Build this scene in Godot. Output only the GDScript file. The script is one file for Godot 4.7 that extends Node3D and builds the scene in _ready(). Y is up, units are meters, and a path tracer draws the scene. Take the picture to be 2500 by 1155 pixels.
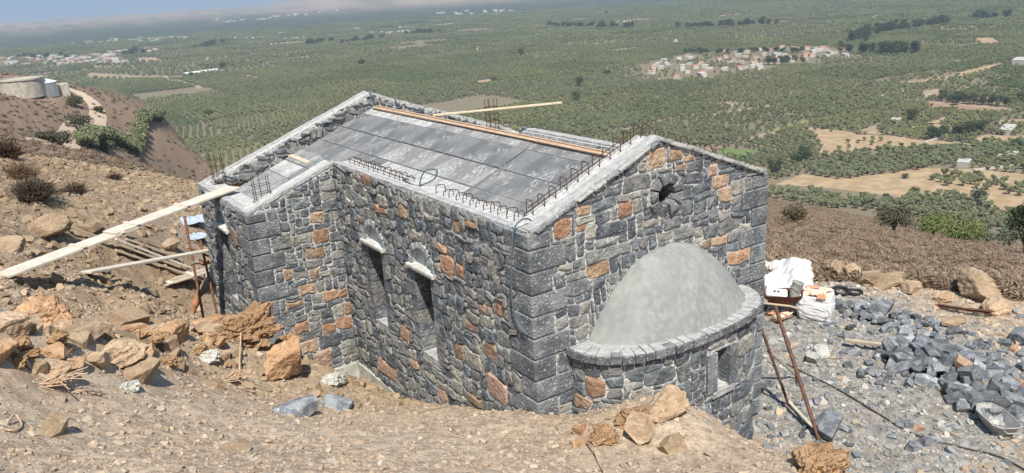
extends Node3D
# A stone chapel under construction on a hillside above an olive plain, midday sun.
# x runs along the apse wall, z towards the viewer's side, y up; y = 0 is the eaves of the nave.

const PLAIN := -127.0
var rng := RandomNumberGenerator.new()
var M := {}
var used := {}
var sun_dir := Vector3(-0.253, 0.835, 0.488)

func _ready():
	rng.seed = 7
	camera_and_light()
	make_materials()
	make_ground()
	make_chapel()
	make_roof_things()
	make_left_side()
	make_right_side()
	make_rocks()
	make_stone_heap()
	make_loose_ground()
	make_near_plants()
	make_far_things()
	make_groves()

func camera_and_light():
	var cam := Camera3D.new()
	cam.name = "camera"
	add_child(cam)
	cam.transform = Transform3D(Basis(Vector3(0.823861, -0.060090, 0.563598), Vector3(0.215948, 0.952642, -0.214101), Vector3(-0.524042, 0.298097, 0.797821)), Vector3(-4.888, 2.682, 7.103))
	cam.fov = 32.4879
	cam.near = 0.05
	cam.far = 30000.0
	cam.current = true
	var e := Environment.new()
	e.background_mode = Environment.BG_SKY
	var sm := ProceduralSkyMaterial.new()
	sm.sky_top_color = Color(0.40, 0.51, 0.64)
	sm.sky_horizon_color = Color(0.50, 0.58, 0.65)
	sm.sky_curve = 0.2
	sm.ground_horizon_color = Color(0.58, 0.66, 0.72)
	sm.ground_bottom_color = Color(0.35, 0.33, 0.30)
	sm.sun_angle_max = 12.0
	var sky := Sky.new()
	sky.sky_material = sm
	e.sky = sky
	e.tonemap_mode = Environment.TONE_MAPPER_LINEAR
	e.tonemap_exposure = 1.6
	e.fog_enabled = true
	e.fog_density = 0.00011
	e.fog_light_color = Color(0.78, 0.87, 0.98)
	e.sdfgi_enabled = true
	e.ssao_enabled = true
	e.ssil_enabled = true
	var we := WorldEnvironment.new()
	we.name = "world_environment"
	we.environment = e
	add_child(we)
	var sun := DirectionalLight3D.new()
	sun.name = "sun"
	sun.light_energy = 1.35
	sun.light_color = Color(1.0, 0.96, 0.90)
	sun.light_angular_distance = 0.5
	sun.shadow_enabled = true
	add_child(sun)
	sun.look_at_from_position(Vector3.ZERO, -sun_dir, Vector3.UP)

# ---------------------------------------------------------------- helpers

class MB:
	var v := PackedVector3Array()
	var n := PackedVector3Array()
	var c := PackedColorArray()
	var col := Color(1, 1, 1)
	var tinted := false
	func tri(a: Vector3, b: Vector3, p: Vector3) -> void:   # counter-clockwise seen from outside
		var m := (b - a).cross(p - a)
		if m.length_squared() < 1e-18: return
		m = m.normalized()
		v.append(a); v.append(p); v.append(b)
		n.append(m); n.append(m); n.append(m)
		if tinted: c.append(col); c.append(col); c.append(col)
	func tri_o(a: Vector3, b: Vector3, p: Vector3, o: Vector3) -> void:
		if (b - a).cross(p - a).dot((a + b + p) / 3.0 - o) < 0.0: tri(a, p, b)
		else: tri(a, b, p)
	func quad(a: Vector3, b: Vector3, p: Vector3, d: Vector3) -> void:
		tri(a, b, p); tri(a, p, d)
	func quad_o(a: Vector3, b: Vector3, p: Vector3, d: Vector3, o: Vector3) -> void:
		tri_o(a, b, p, o); tri_o(a, p, d, o)
	func smooth_tri(a: Vector3, b: Vector3, p: Vector3, na: Vector3, nb: Vector3, np: Vector3) -> void:
		if (b - a).cross(p - a).dot(na + nb + np) < 0.0:
			v.append(a); v.append(b); v.append(p); n.append(na); n.append(nb); n.append(np)
		else:
			v.append(a); v.append(p); v.append(b); n.append(na); n.append(np); n.append(nb)
		if tinted: c.append(col); c.append(col); c.append(col)
	func box(x: Transform3D, s: Vector3, ch: float) -> void:   # a box with chamfered edges
		var h := s * 0.5
		ch = minf(ch, minf(h.x, minf(h.y, h.z)) * 0.6)
		var k := {}
		for sx in [-1, 1]:
			for sy in [-1, 1]:
				for sz in [-1, 1]:
					k[[sx, sy, sz, 0]] = x * Vector3(sx * h.x, sy * (h.y - ch), sz * (h.z - ch))
					k[[sx, sy, sz, 1]] = x * Vector3(sx * (h.x - ch), sy * h.y, sz * (h.z - ch))
					k[[sx, sy, sz, 2]] = x * Vector3(sx * (h.x - ch), sy * (h.y - ch), sz * h.z)
		var o := x.origin
		for a in [-1, 1]:
			quad_o(k[[a, -1, -1, 0]], k[[a, 1, -1, 0]], k[[a, 1, 1, 0]], k[[a, -1, 1, 0]], o)
			quad_o(k[[-1, a, -1, 1]], k[[1, a, -1, 1]], k[[1, a, 1, 1]], k[[-1, a, 1, 1]], o)
			quad_o(k[[-1, -1, a, 2]], k[[1, -1, a, 2]], k[[1, 1, a, 2]], k[[-1, 1, a, 2]], o)
			if ch > 0.0:
				for b in [-1, 1]:
					quad_o(k[[a, b, -1, 0]], k[[a, b, 1, 0]], k[[a, b, 1, 1]], k[[a, b, -1, 1]], o)
					quad_o(k[[a, -1, b, 0]], k[[a, 1, b, 0]], k[[a, 1, b, 2]], k[[a, -1, b, 2]], o)
					quad_o(k[[-1, a, b, 1]], k[[1, a, b, 1]], k[[1, a, b, 2]], k[[-1, a, b, 2]], o)
					for d in [-1, 1]:
						tri_o(k[[a, b, d, 0]], k[[a, b, d, 1]], k[[a, b, d, 2]], o)
	func bar(a: Vector3, b: Vector3, w: float, t: float, up := Vector3.UP, ch := 0.004) -> void:   # a board from a to b, w wide, t thick
		var d := (b - a).normalized()
		var s := d.cross(up).normalized()
		if s.length_squared() < 0.5: s = d.cross(Vector3.RIGHT).normalized()
		box(Transform3D(Basis(d, s.cross(d).normalized(), s), (a + b) * 0.5), Vector3(a.distance_to(b), t, w), ch)
	func tube(p: PackedVector3Array, r: float, sides := 6, caps := true) -> void:
		var rings := []
		var up := Vector3.UP
		var nrm := []
		for i in p.size():
			var d := (p[mini(i + 1, p.size() - 1)] - p[maxi(i - 1, 0)]).normalized()
			if absf(d.dot(up)) > 0.95: up = Vector3.RIGHT if absf(d.x) < 0.7 else Vector3.BACK
			var s := d.cross(up).normalized()
			var u := s.cross(d).normalized()
			up = u
			var ring := PackedVector3Array()
			var rn := PackedVector3Array()
			for k in sides:
				var a := TAU * k / sides
				rn.append(s * cos(a) + u * sin(a))
				ring.append(p[i] + rn[k] * r)
			rings.append(ring); nrm.append(rn)
		for i in p.size() - 1:
			for k in sides:
				var l := (k + 1) % sides
				smooth_tri(rings[i][k], rings[i][l], rings[i + 1][l], nrm[i][k], nrm[i][l], nrm[i + 1][l])
				smooth_tri(rings[i][k], rings[i + 1][l], rings[i + 1][k], nrm[i][k], nrm[i + 1][l], nrm[i + 1][k])
		if caps:
			for k in range(1, sides - 1):
				tri_o(rings[0][0], rings[0][k], rings[0][k + 1], p[1])
				var q: PackedVector3Array = rings[-1]
				tri_o(q[0], q[k], q[k + 1], p[p.size() - 2])
	func prism(poly: PackedVector2Array, f, d0: float, d1: float) -> void:   # convex poly, counter-clockwise in (u, v)
		var a := PackedVector3Array(); var b := PackedVector3Array()
		for q in poly:
			a.append(f.at(q.x, q.y, d0)); b.append(f.at(q.x, q.y, d1))
		var m := poly.size()
		for i in range(1, m - 1):
			tri(b[0], b[i], b[i + 1]); tri(a[0], a[i + 1], a[i])
		for i in m:
			var j := (i + 1) % m
			quad(a[i], a[j], b[j], b[i])
	func mesh() -> ArrayMesh:
		var arr := []
		arr.resize(Mesh.ARRAY_MAX)
		arr[Mesh.ARRAY_VERTEX] = v
		arr[Mesh.ARRAY_NORMAL] = n
		if tinted: arr[Mesh.ARRAY_COLOR] = c
		var m := ArrayMesh.new()
		if v.size(): m.add_surface_from_arrays(Mesh.PRIMITIVE_TRIANGLES, arr)
		return m

class Flat:   # a flat wall: u along it, v up, d out of it
	var o: Vector3; var u: Vector3; var nn: Vector3
	func _init(o_: Vector3, u_: Vector3, n_: Vector3): o = o_; u = u_; nn = n_
	func at(a: float, b: float, d: float) -> Vector3: return o + u * a + Vector3(0, b, 0) + nn * d

class Curved:   # the apse: u runs round it
	var s := PackedFloat32Array(); var p := PackedVector2Array(); var q := PackedVector2Array(); var y0: float
	func _init(cx: float, a: float, b: float, e: float, y_: float):
		y0 = y_
		for i in 161:
			var t := PI * i / 160.0
			var ct := cos(t)
			p.append(Vector2(cx - a * signf(ct) * pow(absf(ct), 2.0 / e), b * pow(maxf(sin(t), 0.0), 2.0 / e)))
			s.append(0.0 if i == 0 else s[i - 1] + p[i].distance_to(p[i - 1]))
		for i in 161:
			var d := (p[mini(i + 2, 160)] - p[maxi(i - 2, 0)]).normalized()
			q.append(Vector2(-d.y, d.x))
	func at(a: float, b: float, d: float) -> Vector3:
		var i := clampi(s.bsearch(a) - 1, 0, 159)
		var t := clampf((a - s[i]) / maxf(s[i + 1] - s[i], 1e-6), 0.0, 1.0)
		var w := p[i].lerp(p[i + 1], t) + q[i].lerp(q[i + 1], t).normalized() * d
		return Vector3(w.x, y0 + b, w.y)

func numbered(called: String) -> String:
	var k: int = used.get(called, 0)
	used[called] = k + 1
	return called if k == 0 else "%s_%03d" % [called, k]

func tag(o: Node, label: String, category: String, group := "") -> Node:
	o.set_meta("label", label)
	o.set_meta("category", category)
	if group: o.set_meta("group", group)
	return o

func thing(called: String, label: String, category: String, at := Vector3.ZERO, turn := 0.0, group := "") -> Node3D:
	var o := Node3D.new()
	o.name = numbered(called)
	add_child(o)
	o.position = at
	o.rotation.y = turn
	tag(o, label, category, group)
	return o

func put(called: String, mesh: Mesh, m: Material, parent: Node, at := Vector3.ZERO) -> MeshInstance3D:
	var o := MeshInstance3D.new()
	o.name = called
	o.mesh = mesh
	o.material_override = m
	parent.add_child(o, true)
	o.position = at
	return o

func single(called: String, mesh: Mesh, m: Material, label: String, category: String, at := Vector3.ZERO, group := "") -> MeshInstance3D:
	var o := put(numbered(called), mesh, m, self, at)
	tag(o, label, category, group)
	return o

func structure(called: String, mesh: Mesh, m: Material) -> MeshInstance3D:
	var o := put(called, mesh, m, self)
	o.set_meta("kind", "structure")
	return o

func stuff(called: String, label: String, category: String, mesh: Mesh, m: Material, where: Array, tints := []) -> MultiMeshInstance3D:
	var mm := MultiMesh.new()
	mm.transform_format = MultiMesh.TRANSFORM_3D
	mm.use_colors = tints.size() > 0
	mm.mesh = mesh
	mm.instance_count = where.size()
	for i in where.size():
		mm.set_instance_transform(i, where[i])
		if tints.size(): mm.set_instance_color(i, tints[i])
	var o := MultiMeshInstance3D.new()
	o.name = numbered(called)
	o.multimesh = mm
	o.material_override = m
	add_child(o)
	o.set_meta("kind", "stuff")
	tag(o, label, category)
	return o

func spun(at: Vector3, scale: Vector3, yaw: float, tilt := 0.0, roll := 0.0) -> Transform3D:
	return Transform3D(Basis.from_euler(Vector3(tilt, yaw, roll)) * Basis.from_scale(scale), at)

func smooth(a: float, b: float, x: float) -> float:
	return smoothstep(a, b, x)

# ---------------------------------------------------------------- materials

func noise_bytes(size: int, seed_: int, freq: float, kind := FastNoiseLite.TYPE_SIMPLEX_SMOOTH, octaves := 4, ridged := false) -> PackedByteArray:
	var f := FastNoiseLite.new()
	f.seed = seed_
	f.noise_type = kind
	f.frequency = freq
	f.fractal_octaves = octaves
	f.fractal_type = FastNoiseLite.FRACTAL_RIDGED if ridged else FastNoiseLite.FRACTAL_FBM
	if kind == FastNoiseLite.TYPE_CELLULAR:
		f.cellular_return_type = FastNoiseLite.RETURN_DISTANCE2_SUB
		f.fractal_octaves = octaves
	return f.get_seamless_image(size, size).get_data()

func grey_texture(b: PackedByteArray, size: int) -> ImageTexture:
	return ImageTexture.create_from_image(Image.create_from_data(size, size, false, Image.FORMAT_L8, b))

# colours here are linear; three of them laid over one another by noise
func mix_texture(size: int, seed_: int, base: Color, second: Color, fleck: Color, f1: float, f2: float, f3: float, fleck_from: float, fleck_most: float, stretch := false) -> ImageTexture:
	var a := noise_bytes(size, seed_, f1)
	var b := noise_bytes(size, seed_ + 1, f2, FastNoiseLite.TYPE_SIMPLEX_SMOOTH, 3)
	var d := noise_bytes(size, seed_ + 2, f3, FastNoiseLite.TYPE_SIMPLEX_SMOOTH, 2)
	var out := PackedByteArray()
	out.resize(size * size * 3)
	for i in size * size:
		var t := a[i] / 255.0
		var k := smoothstep(fleck_from, fleck_from + 0.16, b[i] / 255.0 * 0.45 + d[i] / 255.0 * 0.55) * fleck_most
		var c := base.lerp(second, smoothstep(0.25, 0.75, t)).lerp(fleck, k)
		var g := 0.86 + 0.28 * d[i] / 255.0
		c = Color(minf(c.r * g, 1.0), minf(c.g * g, 1.0), minf(c.b * g, 1.0)).linear_to_srgb()
		out[i * 3] = c.r8; out[i * 3 + 1] = c.g8; out[i * 3 + 2] = c.b8
	return ImageTexture.create_from_image(Image.create_from_data(size, size, false, Image.FORMAT_RGB8, out))

func mat(c: Color, rough := 0.9, tex: Texture2D = null, scale := 1.0, bump: Texture2D = null, bump_cm := 0.0, world := true) -> StandardMaterial3D:
	var m := StandardMaterial3D.new()
	m.albedo_color = c.linear_to_srgb()
	m.roughness = rough
	m.metallic_specular = 0.35
	if tex or bump:
		m.uv1_triplanar = true
		m.uv1_world_triplanar = world
		m.uv1_triplanar_sharpness = 4.0
		m.uv1_scale = Vector3.ONE * scale
	if tex: m.albedo_texture = tex
	if bump:
		m.heightmap_enabled = true
		m.heightmap_texture = bump
		m.heightmap_scale = bump_cm
	return m

func lin(r: float, g: float, b: float) -> Color:
	return Color(r, g, b)

func make_materials():
	var rough_n := grey_texture(noise_bytes(512, 3, 0.02, FastNoiseLite.TYPE_SIMPLEX_SMOOTH, 5), 512)
	var peck := grey_texture(noise_bytes(512, 5, 0.055, FastNoiseLite.TYPE_CELLULAR, 2), 512)
	var grain_n := grey_texture(noise_bytes(512, 9, 0.09, FastNoiseLite.TYPE_SIMPLEX_SMOOTH, 3), 512)
	M.rough_n = rough_n
	var white := lin(0.62, 0.64, 0.64)
	# tone 1 dark slate, 2 mid grey, 3 beige grey, 4 tan, 5 orange, 6 pinkish
	var spec := {
		1: [lin(0.088, 0.104, 0.122), lin(0.175, 0.196, 0.218), white],
		2: [lin(0.155, 0.165, 0.170), lin(0.260, 0.266, 0.262), white],
		3: [lin(0.235, 0.232, 0.215), lin(0.335, 0.330, 0.305), lin(0.60, 0.60, 0.58)],
		4: [lin(0.290, 0.205, 0.140), lin(0.380, 0.285, 0.205), lin(0.58, 0.50, 0.42)],
		5: [lin(0.310, 0.178, 0.115), lin(0.385, 0.258, 0.180), lin(0.60, 0.46, 0.34)],
		6: [lin(0.330, 0.220, 0.170), lin(0.400, 0.300, 0.250), lin(0.58, 0.53, 0.48)],
	}
	for k in spec:
		var tx := mix_texture(256, 20 + k * 7, spec[k][0], spec[k][1], spec[k][2], 0.014, 0.03, 0.10, 0.62, 0.42)
		for j in 3:
			var t: float = [0.84, 1.0, 1.18][j]
			M["stone%d_%d" % [k, j]] = mat(Color(t, t * [1.0, 0.99, 1.01][j], t * [1.03, 0.98, 1.0][j]), 0.88, tx, 1.1, rough_n, 1.6)
	var qt := mix_texture(256, 91, lin(0.11, 0.125, 0.142), lin(0.205, 0.22, 0.235), lin(0.60, 0.62, 0.63), 0.012, 0.06, 0.13, 0.585, 0.50)
	for j in 3:
		var t: float = [0.88, 1.0, 1.12][j]
		M["quoin_%d" % j] = mat(Color(t, t, t), 0.9, qt, 0.75, peck, 1.1)
	M.arch = mat(Color(1.9, 1.9, 1.88), 0.9, qt, 1.2, peck, 0.8)
	var mt := mix_texture(256, 101, lin(0.42, 0.425, 0.42), lin(0.54, 0.545, 0.54), lin(0.66, 0.66, 0.65), 0.02, 0.06, 0.15, 0.62, 0.5)
	M.mortar = mat(Color(1, 1, 1), 0.95, mt, 1.4, rough_n, 2.2)
	M.coping = mat(Color(0.76, 0.775, 0.785), 0.95, mt, 1.0, rough_n, 2.0)
	var ct := mix_texture(512, 111, lin(0.40, 0.405, 0.38), lin(0.545, 0.55, 0.53), lin(0.66, 0.665, 0.645), 0.007, 0.012, 0.10, 0.58, 0.55)
	M.dome = mat(Color(0.80, 0.835, 0.86), 0.93, mix_texture(512, 115, lin(0.30, 0.31, 0.298), lin(0.355, 0.365, 0.352), lin(0.40, 0.41, 0.395), 0.012, 0.012, 0.06, 0.56, 0.3), 0.33, rough_n, 0.35)
	M.concrete = mat(Color(0.92, 0.93, 0.93), 0.9, ct, 0.8, rough_n, 0.5)
	M.plaster = mat(Color(0.86, 0.93, 0.98), 0.9, ct, 1.3, grain_n, 0.15)
	M.lintel = mat(Color(1.12, 1.13, 1.14), 0.85, ct, 1.2, grain_n, 0.15)
	# roof boards: dark film with white dust rubbed along the slope
	for j in 4:
		var rt := mix_texture(512, 131 + j * 5, [lin(0.125, 0.132, 0.140), lin(0.15, 0.157, 0.163), lin(0.20, 0.205, 0.21), lin(0.30, 0.305, 0.305)][j], [lin(0.19, 0.198, 0.205), lin(0.225, 0.232, 0.238), lin(0.29, 0.295, 0.30), lin(0.40, 0.405, 0.405)][j], lin(0.52, 0.53, 0.53), 0.006, 0.007, 0.05, [0.62, 0.60, 0.56, 0.43][j], [0.35, 0.4, 0.5, 0.7][j])
		var m := mat(Color(1, 1, 1), 0.75, rt, 0.7, grain_n, 0.10)
		m.uv1_scale = Vector3(0.36, 0.4, 0.6)
		M["panel_%d" % j] = m
	var wt := mix_texture(256, 161, lin(0.60, 0.55, 0.47), lin(0.72, 0.67, 0.58), lin(0.50, 0.42, 0.33), 0.012, 0.03, 0.12, 0.62, 0.5)
	M.pale_wood = mat(Color(0.84, 0.84, 0.84), 0.85, wt, 1.0, grain_n, 0.2)
	M.new_wood = mat(Color(0.88, 0.80, 0.70), 0.85, wt, 1.0, grain_n, 0.2)
	M.old_wood = mat(Color(0.66, 0.60, 0.54), 0.9, wt, 1.2, grain_n, 0.4)
	M.grey_wood = mat(Color(0.50, 0.48, 0.45), 0.9, wt, 1.2, grain_n, 0.4)
	M.pink_wood = mat(Color(0.74, 0.58, 0.47), 0.9, wt, 1.2, grain_n, 0.3)
	var rust := mix_texture(256, 171, lin(0.090, 0.050, 0.036), lin(0.17, 0.085, 0.055), lin(0.30, 0.22, 0.18), 0.03, 0.06, 0.15, 0.66, 0.6)
	M.rust = mat(Color(1, 1, 1), 0.8, rust, 2.0)
	M.rebar = mat(Color(0.62, 0.66, 0.70), 0.75, rust, 3.0)
	M.pole = mat(Color(0.95, 1.0, 1.1), 0.7, rust, 1.5)
	M.rust_pole = mat(Color(1.9, 1.9, 1.8), 0.8, rust, 1.5)
	M.hose = mat(lin(0.10, 0.145, 0.18), 0.6)
	M.black = mat(lin(0.022, 0.023, 0.026), 0.55)
	M.black_hose = mat(lin(0.055, 0.055, 0.057), 0.7)
	M.bag = mat(lin(0.66, 0.67, 0.69), 0.7, null, 1.0, grain_n, 0.12)
	M.tarp = mat(lin(0.62, 0.62, 0.61), 0.6, null, 1.0, grain_n, 0.12)
	M.strap = mat(lin(0.42, 0.52, 0.66), 0.8)
	M.bucket = mat(lin(0.80, 0.82, 0.80), 0.6, ct, 3.0)
	M.barrow = mat(lin(0.40, 0.27, 0.22), 0.75, rust, 2.5)
	M.barrow.albedo_color = Color(1.0, 0.9, 0.9)
	M.tub = mat(Color(0.72, 0.72, 0.72), 0.6, ct, 2.0, grain_n, 0.1)
	M.sheet = mat(lin(0.36, 0.43, 0.50), 0.5)
	M.scrap = mat(lin(0.52, 0.27, 0.17), 0.85)
	M.scrap_pale = mat(lin(0.66, 0.52, 0.42), 0.85)
	M.print_black = mat(lin(0.03, 0.03, 0.035), 0.8)
	# earth: neutral grain, coloured by the ground's own colours
	var gt := mix_texture(1024, 201, lin(0.58, 0.57, 0.56), lin(0.88, 0.87, 0.85), lin(0.30, 0.29, 0.28), 0.012, 0.05, 0.12, 0.60, 0.7)
	var gm := mat(Color(1, 1, 1), 0.95, gt, 0.33, grey_texture(noise_bytes(512, 207, 0.045, FastNoiseLite.TYPE_CELLULAR, 3), 512), 2.2)
	gm.vertex_color_use_as_albedo = true
	M.ground = gm
	var et := mix_texture(256, 211, lin(0.33, 0.235, 0.155), lin(0.46, 0.345, 0.24), lin(0.56, 0.47, 0.37), 0.012, 0.04, 0.12, 0.60, 0.5)
	M.earth_0 = mat(Color(1, 1, 1), 0.95, et, 0.7, rough_n, 3.0)
	M.earth_1 = mat(Color(1.02, 0.89, 0.78), 0.95, et, 0.7, rough_n, 3.0)
	M.earth_2 = mat(Color(0.78, 0.79, 0.78), 0.95, et, 0.7, rough_n, 2.0)
	M.earth_3 = mat(Color(0.66, 0.64, 0.62), 0.95, et, 0.7, rough_n, 2.0)
	M.clod = mat(Color(0.86, 0.75, 0.63), 0.98, et, 1.1, rough_n, 6.0)
	var sl := mix_texture(256, 221, lin(0.085, 0.098, 0.118), lin(0.165, 0.182, 0.205), lin(0.40, 0.40, 0.39), 0.02, 0.03, 0.12, 0.62, 0.4)
	M.slate_0 = mat(Color(0.95, 0.93, 0.90), 0.8, sl, 0.9, rough_n, 0.7)
	M.slate_1 = mat(Color(1.25, 1.22, 1.18), 0.8, sl, 0.9, rough_n, 0.7)
	M.slate_2 = mat(Color(1.7, 1.66, 1.58), 0.8, sl, 0.9, rough_n, 0.7)
	M.slate_3 = mat(Color(2.6, 2.5, 2.35), 0.85, sl, 0.9, rough_n, 0.9)
	M.white_lump = mat(Color(1.05, 1.04, 0.98), 0.95, mt, 1.5, rough_n, 4.0)
	var leaf := StandardMaterial3D.new()
	leaf.vertex_color_use_as_albedo = true
	leaf.roughness = 0.85
	leaf.metallic_specular = 0.25
	leaf.backlight_enabled = true
	leaf.backlight = Color(0.24, 0.26, 0.18)
	M.leaf = leaf
	var chip := StandardMaterial3D.new()
	chip.vertex_color_use_as_albedo = true
	chip.roughness = 0.92
	chip.metallic_specular = 0.3
	M.chip = chip
	M.wall_white = mat(lin(0.52, 0.50, 0.46), 0.9)
	M.roof_tile = mat(lin(0.42, 0.22, 0.15), 0.9)
	M.roof_grey = mat(lin(0.45, 0.44, 0.42), 0.9)
	M.wall_grey = mat(lin(0.40, 0.38, 0.34), 0.9)
	M.dark_window = mat(lin(0.05, 0.055, 0.06), 0.4)
	M.tank = mat(Color(0.88, 0.82, 0.74), 0.9, ct, 0.12)
	var steel := mat(lin(0.62, 0.66, 0.70), 0.35)
	steel.metallic = 0.85
	M.steel = steel
	M.plastic_roof = mat(lin(0.80, 0.82, 0.84), 0.5)
	M.skin = mat(Color(1, 1, 1), 0.7)
	M.skin.vertex_color_use_as_albedo = true
# ---------------------------------------------------------------- ground
# survey points (x, z, height) of the site and of the hill, with thin-plate weights
var near_p := PackedVector2Array([Vector2(-4.9, 7.1), Vector2(-8, 6), Vector2(-2, 8), Vector2(-6, 11), Vector2(3, 9), Vector2(7, 8), Vector2(-10, 1), Vector2(0, 12), Vector2(8, 13), Vector2(-5.20872, 1.11166), Vector2(-3.66874, 1.2282), Vector2(-1.44869, 1.82453), Vector2(0.146731, 2.38458), Vector2(-1.65473, -2.67638), Vector2(-2.89551, -1.87864), Vector2(-3.8295, -1.3308), Vector2(-4.57144, -0.890677), Vector2(-5.17267, -0.491589), Vector2(-1.47702, -0.46377), Vector2(-0.704701, 0.877942), Vector2(0.173937, 1.16847), Vector2(-2.44139, -3.62146), Vector2(-4.01752, -2.45741), Vector2(-4.96555, -1.59658), Vector2(-2.81443, -6.74256), Vector2(-3.73431, -6.14682), Vector2(-4.37925, -7.38801), Vector2(-4.14367, -10.3811), Vector2(-2.70399, -13.2803), Vector2(-3.81602, -14.3702), Vector2(-2.18225, -11.7033), Vector2(-0.290833, -16.4526), Vector2(0.814349, 1.00317), Vector2(1.43376, 1.42076), Vector2(1.60373, 1.93095), Vector2(1.8481, 2.787), Vector2(0.510646, 1.75354), Vector2(-0.981006, -5.19114), Vector2(-4.3026, -19.8906), Vector2(-1.54684, -21.7038), Vector2(1.57306, -23.2162), Vector2(-4.98499, -5.39655), Vector2(-4.07492, -28.8878), Vector2(-0.265878, -32.629), Vector2(-3.0531, -17.8295), Vector2(-4.79656, -9.39668), Vector2(0, -5.14), Vector2(0, -4.39), Vector2(0, -1.86), Vector2(0, -0.59), Vector2(0, 0), Vector2(0.52, 0), Vector2(0.3, 0.35), Vector2(-0.1, 0.3), Vector2(-2, -9.1), Vector2(-2.4, -9.4), Vector2(-1.8, -8.4), Vector2(-3, -8.6), Vector2(-1.54, -5.6), Vector2(-1.7, -7.2), Vector2(-0.8, -5.45), Vector2(2, -4), Vector2(2, -9.2), Vector2(-1, -11), Vector2(2, -13), Vector2(6, -13), Vector2(5, -20), Vector2(10, -16), Vector2(2.2, 1.75), Vector2(2.9, 1.5), Vector2(3.2, 0.6), Vector2(2.6, 2.6), Vector2(3, 3.3), Vector2(3.4, 5), Vector2(4.5, 4.6), Vector2(5.5, 6.3), Vector2(4.3, -4.5), Vector2(4.3, -1.5), Vector2(4.3, 1), Vector2(4.2, 2.6), Vector2(5.5, -5.5), Vector2(6, -2), Vector2(6, 1), Vector2(6, 3.4), Vector2(8, -4), Vector2(8, -1.5), Vector2(8, 1), Vector2(8, 3.2), Vector2(9.3, -2.5), Vector2(9.8, 0), Vector2(9.8, 2.2), Vector2(4.6, -8.5), Vector2(10.4, -1.6), Vector2(10.8, -0.3), Vector2(9.9, -4.1), Vector2(11.5, 1.5), Vector2(12.9369, -3.02274), Vector2(16.8496, -5.24548), Vector2(22.9361, -8.70307), Vector2(29.8921, -12.6546), Vector2(11.2665, -5.51799), Vector2(14.8125, -8.28847), Vector2(20.3286, -12.5981), Vector2(26.6327, -17.5234), Vector2(13.8399, -1.23503), Vector2(17.9509, -3.06535), Vector2(24.3457, -5.9125), Vector2(31.6541, -9.1664), Vector2(9.60795, -7.39262), Vector2(12.7899, -10.5746), Vector2(17.7397, -15.5243), Vector2(23.3965, -21.1812), Vector2(14.8181, 1.4525), Vector2(19.1438, 0.212134), Vector2(25.8726, -1.71733), Vector2(33.5627, -3.92243)])
var near_w := PackedFloat64Array([0.011297275, -0.00848540392, -0.00330736396, -0.000134842256, 0.00844088396, 0.0200837695, 0.00370080822, 0.000763562017, -0.000439754052, -0.015357618, 0.0169285831, 0.0205227951, -0.0118040513, -0.0391346554, 0.00871635808, -0.0322136343, -0.0476270378, 0.00228384235, -0.0197546055, 0.0121205025, -0.185197939, -0.0698842121, 0.0400841395, 0.0556519236, 0.12760801, -0.0363191245, 0.0116995813, 0.0389487287, -0.0122657578, -0.0530766603, 0.278346722, 0.0408222183, 0.416649284, 0.316154598, -0.301990373, 0.443016271, -0.20381615, 1.00270283, 0.00463598238, -0.0021906257, 0.0210609751, -0.0213025926, -0.00738341695, 0.0022173897, -0.0105130268, 0.0036659793, 0.176517916, -0.22483594, 0.0321308548, 0.0140085055, 0.3549588, -0.433379754, 0.143375895, -0.183544288, 0.296111663, -0.46167068, -0.0405722155, 0.0774798761, -0.0309988168, -0.0225275973, -0.996524771, 0.0688163639, 0.0859868456, -0.201494521, -0.0408082721, 0.0180452395, -0.0224049681, -0.0153197365, 0.0298868501, -0.223508316, -0.0372674192, -0.0989424259, -0.271638658, -0.00457633145, 0.0412981854, -0.0435519619, -0.0201807934, -0.00768809089, 0.0757292916, 0.130368519, 0.00509193065, 0.00567488687, -0.00899544009, -0.00590188399, -0.0016913646, -0.00515380587, 0.0095858862, -0.00133005609, -0.0250834, -0.0380283051, -0.00687668368, 0.00382808199, 0.0326287541, 0.0343028933, 0.0470196612, 0.00527549744, -0.0387039745, -0.0163554454, -0.016407291, -0.0141393594, -0.0083431939, 0.0144245793, 0.00986326171, 0.0126363257, 0.0053690371, 0.0126391933, 0.0100429579, 0.00817083677, -0.0138271952, 0.0023243159, 0.00180120599, -0.00514283551, 0.00375703084, -0.00421512511, -0.00197550943, -0.00146888821, -5.78850077, -0.308599771, 0.138632834])
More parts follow.
